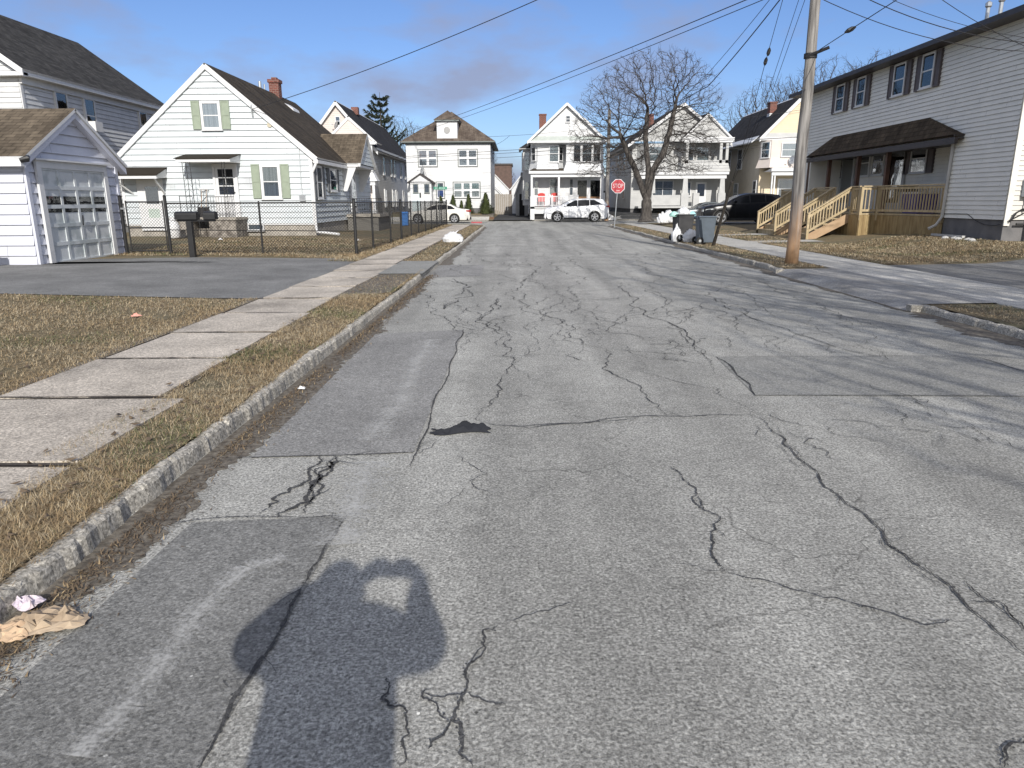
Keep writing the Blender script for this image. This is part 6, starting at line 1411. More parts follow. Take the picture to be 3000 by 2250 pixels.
def tree(name,label,cat,nodes,par,r_tip,r_base,power=2.3,twigs=2,twig_len=.45,group=None,trunk_r=.1,seed=1,loc=None,flare=True):
    r=random.Random(seed); n=len(nodes); kids=[[] for _ in range(n)]
    for i,p in enumerate(par):
        if p>=0: kids[p].append(i)
    acc=[0.]*n
    for i in range(n-1,-1,-1):
        if not kids[i]: acc[i]=r_tip**power
        else: acc[i]=sum(acc[k] for k in kids[i])+ .02*r_tip**power
    k0=r_base/(acc[0]**(1/power)); rad=[max(r_tip*.6,(a**(1/power))*(k0 if True else 1)) for a in acc]
    # keep tips thin: blend scale
    rad=[r_tip*.7+(a**(1/power)-r_tip*.0)*(k0*(min(1,(a**(1/power))/(acc[0]**(1/power))*3+.35))) for a in acc]
    o=thing(name,label,cat,loc or nodes[0],group)
    big=B(); sm=B()
    for i in range(n):
        # follow the thickest child as one tube
        pass
    done=[False]*n
    order=sorted(range(n),key=lambda i:-rad[i])
    for i in order:
        if done[i]: continue
        ch=[i]; done[i]=True; k=i
        while kids[k]:
            c=max(kids[k],key=lambda q:rad[q])
            if done[c]: break
            ch.append(c); done[c]=True; k=c
        pts=[nodes[q] for q in ch]; rr=[rad[q] for q in ch]
        if par[i]>=0: pts=[nodes[par[i]]]+pts; rr=[rr[0]*1.05]+rr
        if len(pts)<2: continue
        if rr[0]>trunk_r:
            # thick part up to where it gets thin
            m=next((j for j,x in enumerate(rr) if x<trunk_r*.6),len(rr)-1); m=max(m,1)
            if flare and i==order[0]: rr=[x*(1+.75*math.exp(-j*.9)) for j,x in enumerate(rr)]
            big.tube(pts[:m+1],rr[:m+1],9,cap=False)
            if m<len(pts)-1: sm.tube(pts[m:],rr[m:],5,cap=False)
        else:
            rr[-1]=r_tip*.5; sm.tube(pts,rr,5 if rr[0]>.03 else 3,cap=False)
        for q in ch[1:]:
            if rad[q]<r_tip*5.0:
                for _ in range(twigs):
                    if r.random()<.75:
                        d=(nodes[q]-nodes[par[q]]).normalized()+Vector((r.gauss(0,.6),r.gauss(0,.6),r.gauss(.1,.5))); d.normalize(); l=twig_len*r.uniform(.4,1.1)
                        mid=nodes[q]+d*l*.5; end=mid+(d+Vector((r.gauss(0,.25),r.gauss(0,.25),r.gauss(.1,.25)))).normalized()*l*.5
                        sm.tube([nodes[q],mid,end],[r_tip*.75,r_tip*.6,r_tip*.4],3,cap=False)
    big.done('trunk',M_bark,o,smooth=True,fixn=False); sm.done('crown',M_twig,o,fixn=False)
    return o
tb_=Vector((8.25,46.5,.26))
def env_main(r):
    while True:
        x,y,z=r.uniform(-1,1),r.uniform(-1,1),r.uniform(-.62,1)
        d=x*x+y*y+z*z
        if d>1: continue
        if d<.25 and r.random()<.5: continue
        X_=7.85+x*4.85+(z*.9 if z>0 else 0); Y_=46.5+y*4.4; Z_=5.6+z*5.0
        if Z_<3.0: continue
        if z<-.1 and math.hypot(x,y)<.42: continue
        return (X_,Y_,Z_)
nodes,par=sca(tb_,[(0,[(8.2,46.5,2.3)])],env_main,1,.3,1,.1,3,0)
k=len(nodes)-1
chain=[(0,[(8.2,46.5,2.35)])]
def build_main():
    global chain_end
    chain_end=[]
    base=tb_; r_=random.Random(3)
    # trunk then limbs; indices resolved by hand: trunk node count = k
    return sca(base,[(0,[(8.22,46.5,2.35)]),(k,[(7.5,46.4,3.3),(6.9,46.2,4.4),(6.3,46.0,5.6)]),(k,[(8.55,46.6,3.4),(9.2,46.7,4.5),(9.6,46.9,6.0),(9.9,47,7.6)]),(k,[(8.3,46.8,3.6),(8.1,47.2,5.4),(8.2,47.3,7.2)])],env_main,6500,.20,2.4,.28,11,130)
nodes,par=build_main()
tree('bare_tree','large bare spreading tree at the street corner right of the stop sign','tree',nodes,par,.0105,.32,1.95,2,.42,seed=5,trunk_r=.07)
def env_v(cx,cy,z0,z1,rx,up=.6):
    def f(r):
        while True:
            x,y,t=r.uniform(-1,1),r.uniform(-1,1),r.random()
            w_=math.sin(math.pi*min(1,.12+t*.86))**.6
            if x*x+y*y>w_*w_: continue
            return (cx+x*rx,cy+y*rx,z0+(z1-z0)*t)
    return f
def bare(name,label,x,y,z,h,rx,n,seed,group=None,rb=.25,tip=.02,step=.4,tw=2,tl=.8,z0f=.35):
    nd,pr=sca((x,y,z),[(0,[(x+.1,y,z+h*.28)])],env_v(x,y,z+h*z0f,z+h,rx),n,step,4,.6*step/.4,seed,60)
    return tree(name,label,'tree',nd,pr,tip,rb,2.3,tw,tl,group,trunk_r=.12,seed=seed)
# trees beyond the houses (top outlines show over the roofs)
g='bare trees beyond the houses'
t1=bare('bare_tree','bare bushy tree rising behind the yellow house chimney',28.5,84,.3,14.5,5.5,3600,21,g,.28,.011,.33,3,.7)
def dupt(t,lab,loc,rz,sc_):
    c=copy_tree(t); c.location=loc; c.rotation_euler=(0,0,rz); c.scale=(sc_,sc_,sc_); c['label']=lab; return c
dupt(t1,'bare tree further right, half hidden by the utility pole and duplex roof',(35,86,.3),2.0,1.15)
dupt(t1,'slender bare tree showing over the duplex eave near the pole',(44,92,.3),4.1,1.28)
dupt(t1,'bare tree low behind the left slope of the hipped roof',(-15.5,100,.3),1.0,.85)
dupt(t1,'bare tree peeking over the right slope of the hipped roof',(-6.5,108,.3),3.0,.72)
dupt(t1,'bare tree standing behind the far brick building',(-4.0,185,.3),5.0,.72)
# street trees on the right verge beside and behind the camera: their shadows fall across the road
t2=bare('bare_tree','bare street tree on the right lawn beside the near driveway, just out of view',12.4,-.6,.3,12,5.0,3000,31,'bare street trees along the right side',.19,.007,.3,2,.45,.35)
dupt(t2,'small bare tree on the left lawn beside the photographer, out of view',(-7.0,-3.4,.1),.5,.6)
dupt(t2,'tall bare tree on the right lawn level with the photographer',(9.6,-1.2,.1),1.1,1.12)
dupt(t2,'low bare street tree on the right verge just ahead of the photographer',(7.7,1.5,.1),4.4,.74)
dupt(t2,'bare street tree on the right lawn behind the photographer',(7.3,-4.4,.1),2.2,.74)
dupt(t2,'bare street tree further back on the right behind the photographer',(21.0,-9,.3),4.2,1.1)
# spruce
def spruce(x,y,z,h,lab):
    o=thing('spruce_tree',lab,'tree',(x,y,z)); b=B(); b.tube([(x,y,z),(x,y,z+h*.6),(x,y,z+h)],[.28,.14,.02],8); b.done('trunk',M_bark,o)
    cr_=B(); br=B(); r=random.Random(4); zz=z+1.5
    while zz<z+h-.2:
        t=(zz-z)/h; ln=(1-t)**.75*4.7+.4
        for k in range(r.randint(5,6)):
            a=r.uniform(0,6.283); l=ln*r.uniform(.6,1.15); n=6; pts=[]
            for i in range(n+1):
                s=i/n; pts.append(Vector((x+math.cos(a)*l*s,y+math.sin(a)*l*s,zz-.55*l*s*(1-s)*1.2+.30*l*s*s)))
            br.tube(pts,[.035*(1-.8*i/n)+.006 for i in range(n+1)],3,cap=False)
            for i in range(1,n+1):
                for _ in range(int(22*(1+ (1-t)))):
                    p=pts[i-1].lerp(pts[i],r.random()); d=Vector((math.cos(a)+r.gauss(0,.7),math.sin(a)+r.gauss(0,.7),r.gauss(-.45,.35))).normalized(); q=p+d*r.uniform(.18,.48); s=d.cross(Vector((r.gauss(0,1),r.gauss(0,1),r.gauss(0,1)))).normalized()*.055
                    cr_.face([tuple(p-s),tuple(p+s),tuple(q)])
        zz+=r.uniform(.28,.42)+.25*t
    br.done('branches',M_bark,o,fixn=False); cr_.done('crown',[M_needle],o,fixn=False)
M_needle=mat('dark_spruce_needles',(.035,.05,.028),.8,(.018,.026,.014),ns=3)
spx=oy((1118,400),84)[0]; spruce(spx,84,.3,13.0,'tall sparse dark spruce between the cream house and the hipped house')
# clipped evergreens in front of the hipped house
M_arb=mat('evergreen_leaf',(.075,.095,.028),.8,(.04,.055,.018),ns=6)
def arbor(x,y,z,h,r0,lab):
    o=thing('evergreen_shrub',lab,'shrub',(x,y,z),'small evergreens in front of the hipped house'); r=random.Random(int(x*100)); b=B()
    B().tube([(x,y,z-.05),(x,y,z+h*.7)],[.05,.01],6).done('stem',M_bark,o)
    for _ in range(int(2400*h*r0)+500):
        t=r.random()**1.25; a=r.uniform(0,6.283); rr=r0*(1-t)**.8*(.75+.3*math.sin(a*3+t*9))*r.uniform(.5,1.08)+.015; p=Vector((x+rr*math.cos(a),y+rr*math.sin(a),z+.03+t*h))
        d=Vector((math.cos(a)*.5,math.sin(a)*.5,1+r.gauss(0,.3))).normalized(); s=Vector((-math.sin(a),math.cos(a),r.gauss(0,.4))).normalized()*.035
        b.face([tuple(p-s),tuple(p+s),tuple(p+d*r.uniform(.09,.17))])
    b.done('foliage',M_arb,o,fixn=False)
for zx,top,wd,lab in ((1300,1100,38,'evergreen shrub behind the black fence, left end of its row'),(1420,1090,42,'dark evergreen shrub directly behind the white sedan boot'),(1500,1145,24,'smallest evergreen shrub, squeezed between two taller ones'),(1570,1083,40,'slim tall evergreen shrub right of the smallest one'),(1735,1068,58,'broadest evergreen shrub at the hipped house right corner')):
    x,_=oy(z3(zx,1200),62.2); zt=oy(z3(zx,top),62.2)[1]; arbor(x,62.2,.5,zt-.5+.1,wd/3.318/2080*62.2*1.35,lab)

# ================================================================== POLES, SIGNS, WIRES
up_=thing('utility_pole','tall weathered wooden utility pole at the right curb in front of the duplex','utility pole',(6.62,17.36,.1))
b=B(); pts=[];rr=[]
for k in range(23): z=.0+k*.5; pts.append((6.62+.012*math.sin(k*.9),17.36+.01*math.cos(k*1.3),z)); rr.append(.148-.0033*k+(.012 if k==0 else 0)+random.uniform(-.001,.001))
b.tube(pts,rr,18); b.done('pole',M_pole,up_,smooth=True)
b=B(); zc=oy((2367,164),17.36)[1]; b.tube([(6.62,17.36,zc-.05),(6.62,17.36,zc+.05)],[.142,.142],18); b.tube([(6.5,17.3,zc-.03),(6.9,17.05,zc+.12)],.035,6); b.done('strap_clamp',M_wire,up_)
fp=thing('utility_pole','far grey utility pole beside the porch house right corner','utility pole',(7.2,58.6,.1)); b=B(); b.tube([(7.2,58.6,0),(7.2,58.6,8.4)],[.16,.12],12); b.done('pole',M_pole,fp); b=B(); b.box(7.0,7.5,58.4,58.5,5.6,5.8); b.box(7.05,7.3,58.3,58.45,6.6,7.1); b.done('pole_hardware',M_wire,fp)
def wire(label,pts3,r=.011,sag=0.,n=16,name='overhead_wire'):
    r*=.8
    P=[Vector(p) for p in pts3]; Q=[]
    for a,c in zip(P[:-1],P[1:]):
        for k in range(n): t=k/n; q=a.lerp(c,t); q.z-=4*sag*t*(1-t); Q.append(q)
    Q.append(P[-1]); b=B(); b.tube(Q,r,5); return tag(b.done(name,M_wire),label,'wire','overhead wires')
W0=(6.62,17.36)
def onpole(u,v): return (6.6,17.36,oy((u,v),17.36)[1])
def P3(p,Y): x,z=oy(p,Y); return (x,Y,z)
def PX(p,X): y,z=ox(p,X); return (X,y,z)
wire('dark service wire swooping up from the white shuttered house to the top right',[P3(z2(1122,432),30.85),onpole(2420,-400)],.016,.35,24)
farp=P3((1150,398),72)
wire('upper of the two long parallel wires crossing above the bare tree',[farp,onpole(2391,-88)],.016,.28,24); wire('lower of the two long parallel wires crossing above the bare tree',[(farp[0],farp[1],farp[2]-.25),onpole(2390,-66)],.013,.34,24)
a,c=PX((2254,0),6.45),PX((2051,240),6.45); d=(Vector(c)-Vector(a)); wire('thin wire running down the street to the bare tree, left of the thick one',[tuple(Vector(a)-d*.6),a,c,(7.0,58.5,6.9)],.010,.05,8)
a,c=PX((2284,0),6.6),PX((2074,253),6.6); d=(Vector(c)-Vector(a)); wire('thick black cable running down the street into the bare tree',[tuple(Vector(a)-d*.6),a,c,(7.2,58.5,6.4)],.019,.05,8)
an=(6.6,24.3,.13); gt_=P3((2145,532),22.75)
gb=B(); gb.tube([an,tuple(Vector(an).lerp(Vector(gt_),.5)),gt_],[.06,.05,.045],8); tag(gb.done('guy_guard',M_oldwood),'dark leaning guard sleeve round the guy wires beside the grey bin','guy guard')
q1=P3((2243,180),18.9); wire('guy wire with two black insulators left of the utility pole',[gt_,P3((2189,384),20.6),q1,P3((2293,0),18.0),P3((2312,-110),17.6)],.009,0,2)
wire('left one of two close guy wires next to the utility pole',[gt_,P3((2251,270),19.6),P3((2340,0),17.9),onpole(2372,-110)],.008,0,2); wire('right one of two close guy wires next to the utility pole',[(gt_[0]+.03,gt_[1],gt_[2]),P3((2262,271),19.4),P3((2358,0),17.7),onpole(2375,-60)],.008,0,2)
for p,Y_,lab in (((2252,152),18.8,'upper black insulator on the guy wire'),((2243,180),18.95,'lower black insulator on the guy wire')):
    q=Vector(P3(p,Y_)); b=B(); b.tube([tuple(q-Vector((.015,.0,.09))),tuple(q-Vector((.01,0,.04))),tuple(q+Vector((.01,0,.04))),tuple(q+Vector((.015,0,.09)))],[.02,.045,.045,.02],8); tag(b.done('insulator',M_black),lab,'insulator')
zc_=(6.75,17.2,zc+.1); e7=P3((2900,-180),11.); wire('black span wire rising to the right from the clamp on the utility pole',[zc_,P3((2491,87),15.6),P3((2626,0),14.0),e7],.011,0,2)
q=Vector(P3((2491,87),15.6)); b=B(); b.tube([tuple(q+Vector((-.1,.02,-.05))),tuple(q+Vector((-.04,0,-.02))),tuple(q+Vector((.04,0,.02))),tuple(q+Vector((.1,-.02,.05)))],[.015,.045,.045,.015],8); tag(b.done('insulator',M_black),'black insulator on the span wire right of the utility pole','insulator')
for i,(va,vb,lab,r_,sg) in enumerate(((-12,150,'lowest drop wire from the pole across the duplex siding',.011,.32),(-80,128,'middle drop wire from the pole to the duplex corner',.013,.34),(-110,118,'thin drop wire close above the middle one',.008,.30),(-300,165,'steepest drop wire passing behind the roof vents',.010,.38))):
    wire(lab,[onpole(2385,va),P3((3080,vb),19.2)],r_,sg,16)
for (a,c,lab,r_) in ((zC(0,495),zC(1609,405),'uppermost of the three wires along the cross street',.02),(zC(0,525),zC(1609,450),'middle of the three wires along the cross street',.018),(zC(0,590),zC(1609,510),'lowest of the three wires along the cross street',.018),(zC(720,255),zC(1609,178),'high wire between the hipped house and the porch house gable',.014)):
    A=Vector(P3(a,58.4)); Cc=Vector(P3(c,58.4)); D_=(Cc-A); t=(7.2-A.x)/D_.x; E=A+D_*t
    wire(lab,[tuple(A-D_*(2.2 if lab[0]!='h' else .0)),tuple(E)],r_,.12,20); wire(lab.replace('wires along the cross street','wires right of the far pole').replace('high wire between the hipped house and the porch house gable','high wire right of the far pole'),[tuple(E),tuple(E+D_*3.2)],r_,.3,20)
wire('short slack wire from the hipped house corner up to the high wire',[P3(zC(835,380),61),P3(zC(1072,237),58.4)],.014,.1,8)
# stop sign
sx,sy=oz((1800,659.5),.15); ss=thing('stop_sign','red octagonal stop sign on a thin post at the corner','sign',(sx,sy,.1)); M_red=mat('stop_sign_red',(.42,.03,.045),.5,(.37,.027,.04))
c0=P3(z4(1016,908),sy-.05); R_=.5*(1075-958)/3.072/2080*(sy*.97+.4)*1.02; b=B(); b.tube([(sx,sy,.0),(sx+(c0[0]-sx)*1.05,sy,c0[2]+R_*.6)],.03,6); b.done('post',M_chrome,ss)
oc=lambda r_,dy:[(c0[0]+r_*math.cos(math.radians(22.5+45*k)),c0[1]-dy,c0[2]+r_*math.sin(math.radians(22.5+45*k))) for k in range(8)]
R8=R_/math.cos(math.radians(22.5)); b=B(); i=oc(R8,0); j=oc(R8,-.012); b.face(i); b.face(j)
for k in range(8): b.face([i[k],i[(k+1)%8],j[(k+1)%8],j[k]])
pl=b.done('plate',M_trim,ss); b=B(); b.face(oc(R8*.92,.004)); b.done('red_face',M_red,pl,fixn=False)
def text(s,name,m,par,x,y,z,h,bold=.0,xs=1.,flipx=False,rot=None):
    fc_=bpy.data.curves.new('t','FONT'); fc_.body=s; fc_.align_x='CENTER'; fc_.align_y='CENTER'; fc_.size=h; fc_.offset=bold
    to=bpy.data.objects.new('t',fc_); COL.objects.link(to); dg=bpy.context.evaluated_depsgraph_get(); me=bpy.data.meshes.new_from_object(to.evaluated_get(dg)); bpy.data.objects.remove(to)
    rr_=par
    while rr_.parent: rr_=rr_.parent
    L0=LOC[rr_.name]
    for v in me.vertices: v.co=Vector((x+v.co.x*xs,y,z+v.co.y))-L0
    me.materials.clear(); me.materials.append(m); o=bpy.data.objects.new(name,me); COL.objects.link(o); o.parent=par; return o
text('STOP','lettering',M_trim,pl,c0[0],c0[1]-.009,c0[2]+.01,R_*.86,-.004,.76)
b=B(fY(c0[1]-.009)); b.box(c0[0]-.1,c0[0]+.1,0,.001,c0[2]-R_*.72,c0[2]-R_*.56); b.done('small_plaque',mat('faded_red_white',(.6,.35,.35)),pl)
# street name sign
gx_,gz_=oy(z3(1290,998),49.5); sn=thing('street_name_sign','green street name blades on a thin pole behind the black fence','sign',(gx_-.3,49.5,.1)); M_sg=mat('street_sign_green',(.03,.25,.16),.5)
px_=oy(z3(1283,1100),49.5)[0]; b=B(); b.tube([(px_,49.5,.05),(px_,49.5,gz_+.3)],.03,6); b.done('post',M_chrome,sn)
B().box(gx_-.42,gx_+.48,49.46,49.48,gz_-.1,gz_+.08).done('name_blade',M_sg,sn); B().box(px_-.012,px_+.012,49.05,49.95,gz_+.09,gz_+.26).done('cross_blade',M_sg,sn)
b=B(fY(49.455))
for k in range(8): x=gx_-.3+.085*k; b.box(x,x+.05,0,.001,gz_-.05,gz_+.035)
b.done('faded_lettering',mat('faded_sign_white',(.45,.62,.55)),sn)
# ================================================================== BINS, BAGS, LITTER
def bin_(label,x,y,z,s,m,rz=0.):
    o=thing('wheelie_bin',label,'bin',(x,y,z),None,local=True,rotz=rz)
    b=B(); b.hexa([(-.25*s,-.25*s,.06),(.25*s,-.25*s,.06),(.25*s,.27*s,.06),(-.25*s,.27*s,.06),(-.30*s,-.31*s,.95*s),(.30*s,-.31*s,.95*s),(.30*s,.33*s,.95*s),(-.30*s,.33*s,.95*s)]); b.done('body',m,o,bev=.03)
    b=B(); b.box(-.325*s,.325*s,-.335*s,.355*s,.93*s,.97*s); b.tube([(-.36*s,-.28*s,.93*s),(-.36*s,.3*s,.93*s)],.018,6); b.done('rim',m,o,bev=.01)
    for yy in (-.33*s,.31*s):
        w_=B(); w_.tube([(-.24*s,yy,.13*s),(-.24*s,yy+.05*s,.13*s)],[.13*s,.13*s],18); w_=w_.done('wheel',M_tyre,o); h=B(); h.tube([(-.24*s,yy-.004,.13*s),(-.24*s,yy+.0,.13*s)],[.05*s,.05*s],10); h.done('hub',M_chrome,w_)
    return o
M_bing=mat('grey_blue_bin_plastic',(.085,.108,.135),.55,(.07,.09,.11),ns=5); M_bind=mat('charcoal_bin_plastic',(.05,.05,.052),.55,(.035,.035,.037),ns=5)
bin_('open grey blue wheeled bin at the right curb next to the leaning guard',6.55,25.3,.1,.98,M_bing); bin_('charcoal wheeled bin overflowing with bags behind the grey blue one',6.2,27.2,.1,1.02,M_bind,.2)
def blob(name,label,cat,x,y,z,rx,ry,rz_,m,knot=True,seed=0,group=None,pw=1.,sq=.35):
    r=random.Random(seed); me=bpy.data.meshes.new(name); bm=bmesh.new(); bmesh.ops.create_icosphere(bm,subdivisions=4,radius=1)
    ph=[(r.uniform(1.5,7),Vector((r.gauss(0,1),r.gauss(0,1),r.gauss(0,1))).normalized(),r.uniform(0,6)) for _ in range(14)]
    for v in bm.verts:
        n=v.co.normalized(); d=1+sum(.05*math.sin(f*4*n.dot(a)+p) for f,a,p in ph[:6])+sum(.022*abs(math.sin(f*5*n.dot(a)+p)) for f,a,p in ph[6:])
        up=max(0,n.z)**3; q=n*d; zz=q.z
        if zz<-sq: zz=-sq+(zz+sq)*.12
        w_=(1-.42*up*pw)
        v.co=Vector((q.x*rx*w_,q.y*ry*w_,(zz+sq+.02)/(1+sq)*rz_))
    if knot:
        for a_ in range(3):
            p=Vector((r.gauss(0,.02),0,rz_*.93)); e=p+Vector((r.gauss(0,.05),r.gauss(0,.04),r.uniform(.07,.14))); res=bmesh.ops.create_cone(bm,segments=6,radius1=.03,radius2=.012,depth=(e-p).length)
            mm=Matrix.Translation((p+e)/2)@(e-p).to_track_quat('Z','Y').to_matrix().to_4x4(); bmesh.ops.transform(bm,matrix=mm,verts=res['verts'])
    bm.to_mesh(me); bm.free(); me.materials.append(m); me.polygons.foreach_set('use_smooth',[True]*len(me.polygons)); o=bpy.data.objects.new(name,me); COL.objects.link(o); o.location=(x,y,z); return tag(o,label,cat,group)
blob('trash_bag','tall upright white trash bag left of the charcoal bin','trash bag',5.97,27.0,.1,.18,.17,.54,M_bag,True,1)
blob('trash_bag','squat wide white trash bag in front of the charcoal bin','trash bag',6.33,26.4,.1,.25,.22,.43,M_bag,False,2,sq=.6)
blob('trash_bag','white trash bag heaped on top of the charcoal bin','trash bag',6.2,27.2,1.02,.22,.2,.28,M_bag,True,3); blob('trash_bag','small mint green bag at the left rim of the charcoal bin','trash bag',5.85,27.2,1.0,.15,.15,.17,M_mint,False,4); blob('trash_bag','small pale teal bag at the right rim of the charcoal bin','trash bag',6.52,27.2,1.0,.13,.14,.18,mat('teal_plastic_bag',(.35,.65,.7),.4),False,5)
blob('trash_bag','lone white trash bag on the left grass strip by the curb','trash bag',-2.42,27.3,.1,.34,.3,.33,M_bag,True,6)
for i,(x,y,s,lab) in enumerate(((8.9,44.6,.3,'white bag in the pile right of the tree trunk, nearest the trunk'),(9.3,44.8,.36,'tallest white bag in the pile right of the tree trunk'),(9.6,44.5,.3,'white bag in the pile touching the dark grey car outline'))): blob('trash_bag',lab,'trash bag',x,y,.25,s,s*.9,s*1.9,M_bag,True,10+i,'bags heaped beyond the tree')
def crumple(name,label,cat,x,y,z,sx_,sy_,h,m,seed,rz=0.,group=None,n=9):
    r=random.Random(seed); b=B(); V={}
    for i in range(n+1):
        for j in range(n+1):
            u,v=i/n*2-1,j/n*2-1; f=1-.25*(abs(u)*abs(v)); e=max(abs(u),abs(v))
            a_=1+.18*math.sin(3*math.atan2(v,u)+seed); V[i,j]=(u*sx_*f*a_+r.gauss(0,sx_*.03),v*sy_*f*a_+r.gauss(0,sy_*.03),.004+abs(r.gauss(0,.7)+.6*math.sin(u*7+seed)*math.cos(v*5))*h*(1-e*.85)+h*.5*(1-e))
    for i in range(n):
        for j in range(n):
            b.face([V[i,j],V[i+1,j],V[i+1,j+1]]); b.face([V[i,j],V[i+1,j+1],V[i,j+1]])
    o=thing(name,label,cat,(x,y,z)) if False else None
    c,s=math.cos(rz),math.sin(rz); b.v=[(x+p[0]*c-p[1]*s,y+p[0]*s+p[1]*c,z+p[2]) for p in b.v]
    return tag(b.done(name,m,fixn=False),label,cat,group)
M_paper=mat('tan_paper',(.44,.35,.25),.85,(.25,.185,.125),ns=9); M_wrap=mat('pink_blue_wrapper',(.72,.62,.63),.6,(.45,.40,.50),ns=26); M_cloth=mat('black_cloth',(.016,.018,.024),.9)
q=oz((95,1830),.01); crumple('paper_bag','torn crumpled brown paper bag in the gutter at the lower left','paper bag',q[0]+.03,q[1],.012,.17,.10,.035,M_paper,41,.35,n=14)
q=oz((40,1850),.01); crumple('paper_scrap','orange and yellow food wrapper scraps left of the torn paper bag','litter',q[0],q[1]-.02,.012,.09,.06,.03,mat('orange_wrapper',(.55,.40,.26),.8,(.42,.30,.2),ns=20),42)
q=oz((75,1795),.01); crumple('candy_wrapper','crumpled pink and white wrapper on top of the torn paper bag','litter',q[0],q[1]+.02,.03,.055,.045,.035,M_wrap,43)
# black cloth: folded heap with two lobes
q=oz(hh(995,932),.0); b=B(); r=random.Random(5)

n=26; V={}
for i in range(n+1):
    for j in range(n+1):
        u,v=i/n*2-1,j/n*2-1; e=max(abs(u),abs(v)); wd_=.5+.5*abs(math.sin(1.4*u+.25)); hgt=.012+.045*math.exp(-((u-.05)/.33)**2)*(1-v*v*.6)+.022*math.exp(-((u-.75)/.25)**2)+.012*math.sin(9*u+5*v)*(1-e)+.008*math.sin(17*u-9*v)
        V[i,j]=(q[0]+u*.20+.02*math.sin(5*v),q[1]+v*.075*wd_+.03*math.sin(3.1*u)+.02*u,.006+max(0,hgt)*(1-e**6))
for i in range(n):
    for j in range(n): b.face([V[i,j],V[i+1,j],V[i+1,j+1],V[i,j+1]])
tag(b.done('dropped_cloth',M_cloth,fixn=False),'black cloth lying crumpled in the middle of the road','cloth')
for p,s,lab in (((884,1137),.035,'small white litter scrap on the left curb edge'),((2,2),0,''),((1318,736),.05,'small white scrap on the road just past the lone trash bag')):
    if s: g_=oz(p,.02); crumple('litter_scrap',lab,'litter',g_[0],g_[1],.01 if p[0]>900 else .012,s,s*.7,s*.5,M_bag,int(p[0]))
g_=oz((399,927),.14); crumple('litter_scrap','pink scrap lying on the left lawn','litter',g_[0],g_[1],Z(*g_)+.03,.07,.05,.03,mat('salmon_scrap',(.75,.35,.28)),51)
for i,(p,lab) in enumerate((((655,1352/1.0*.0+855),'' ),)): pass
for i,((u,v),z_,lab) in enumerate((((2060,0),0,''),((647,855),.2,'white scrap in the grass below the driveway fence'),((1050,708),.1,'white stick of litter behind the side fence'),((2660,705),.3,'flat brown scrap at the foot of the deck'))):
    if not lab: continue
    g_=oz((u,v) if v!=855 else (647,705),z_); crumple('litter_scrap',lab,'litter',g_[0],g_[1],z_+.03,.1,.05,.04,M_bag if i<3 else M_paper,60+i)
for i in range(5):
    x=14.0+.32*i*.5; blob('white_stone',f'white stones','stone',13.15+.1*(i%2),21.0+.33*i,.40,.10+.02*(i%2),.08,.08,mat('pale_rubble',(.5,.5,.49),.9,(.38,.38,.37),ns=12),False,70+i,'white stones at the duplex corner',sq=.2)
for i,o in enumerate([o for o in bpy.data.objects if o.name.startswith('white_stone')]): o['label']=('nearest the corner board','second from the corner','middle one of five','second from the far end','at the far end, beside the splash board')[i].join(('white stone at the duplex foundation, ',''))
bl_=thing('recycling_bin','blue recycling bin behind the side fence near the sedan','bin',(oy((1188,640),44)[0],44,.2)); xx=bl_.location.x
B().hexa([(xx-.16,43.7,.2),(xx+.16,43.7,.2),(xx+.16,44.1,.2),(xx-.16,44.1,.2),(xx-.2,43.65,.9),(xx+.2,43.65,.9),(xx+.2,44.15,.9),(xx-.2,44.15,.9)]).done('body',mat('sky_blue_plastic',(.05,.2,.55),.5),bl_); B().hexa([(xx-.22,43.6,.9),(xx+.22,43.6,.9),(xx+.22,44.2,.9),(xx-.22,44.2,.9),(xx-.19,43.7,1.0),(xx+.19,43.7,1.0),(xx+.19,44.15,.96),(xx-.19,44.15,.96)]).done('lid',mat('sky_blue_plastic',(0,0,0)),bl_)

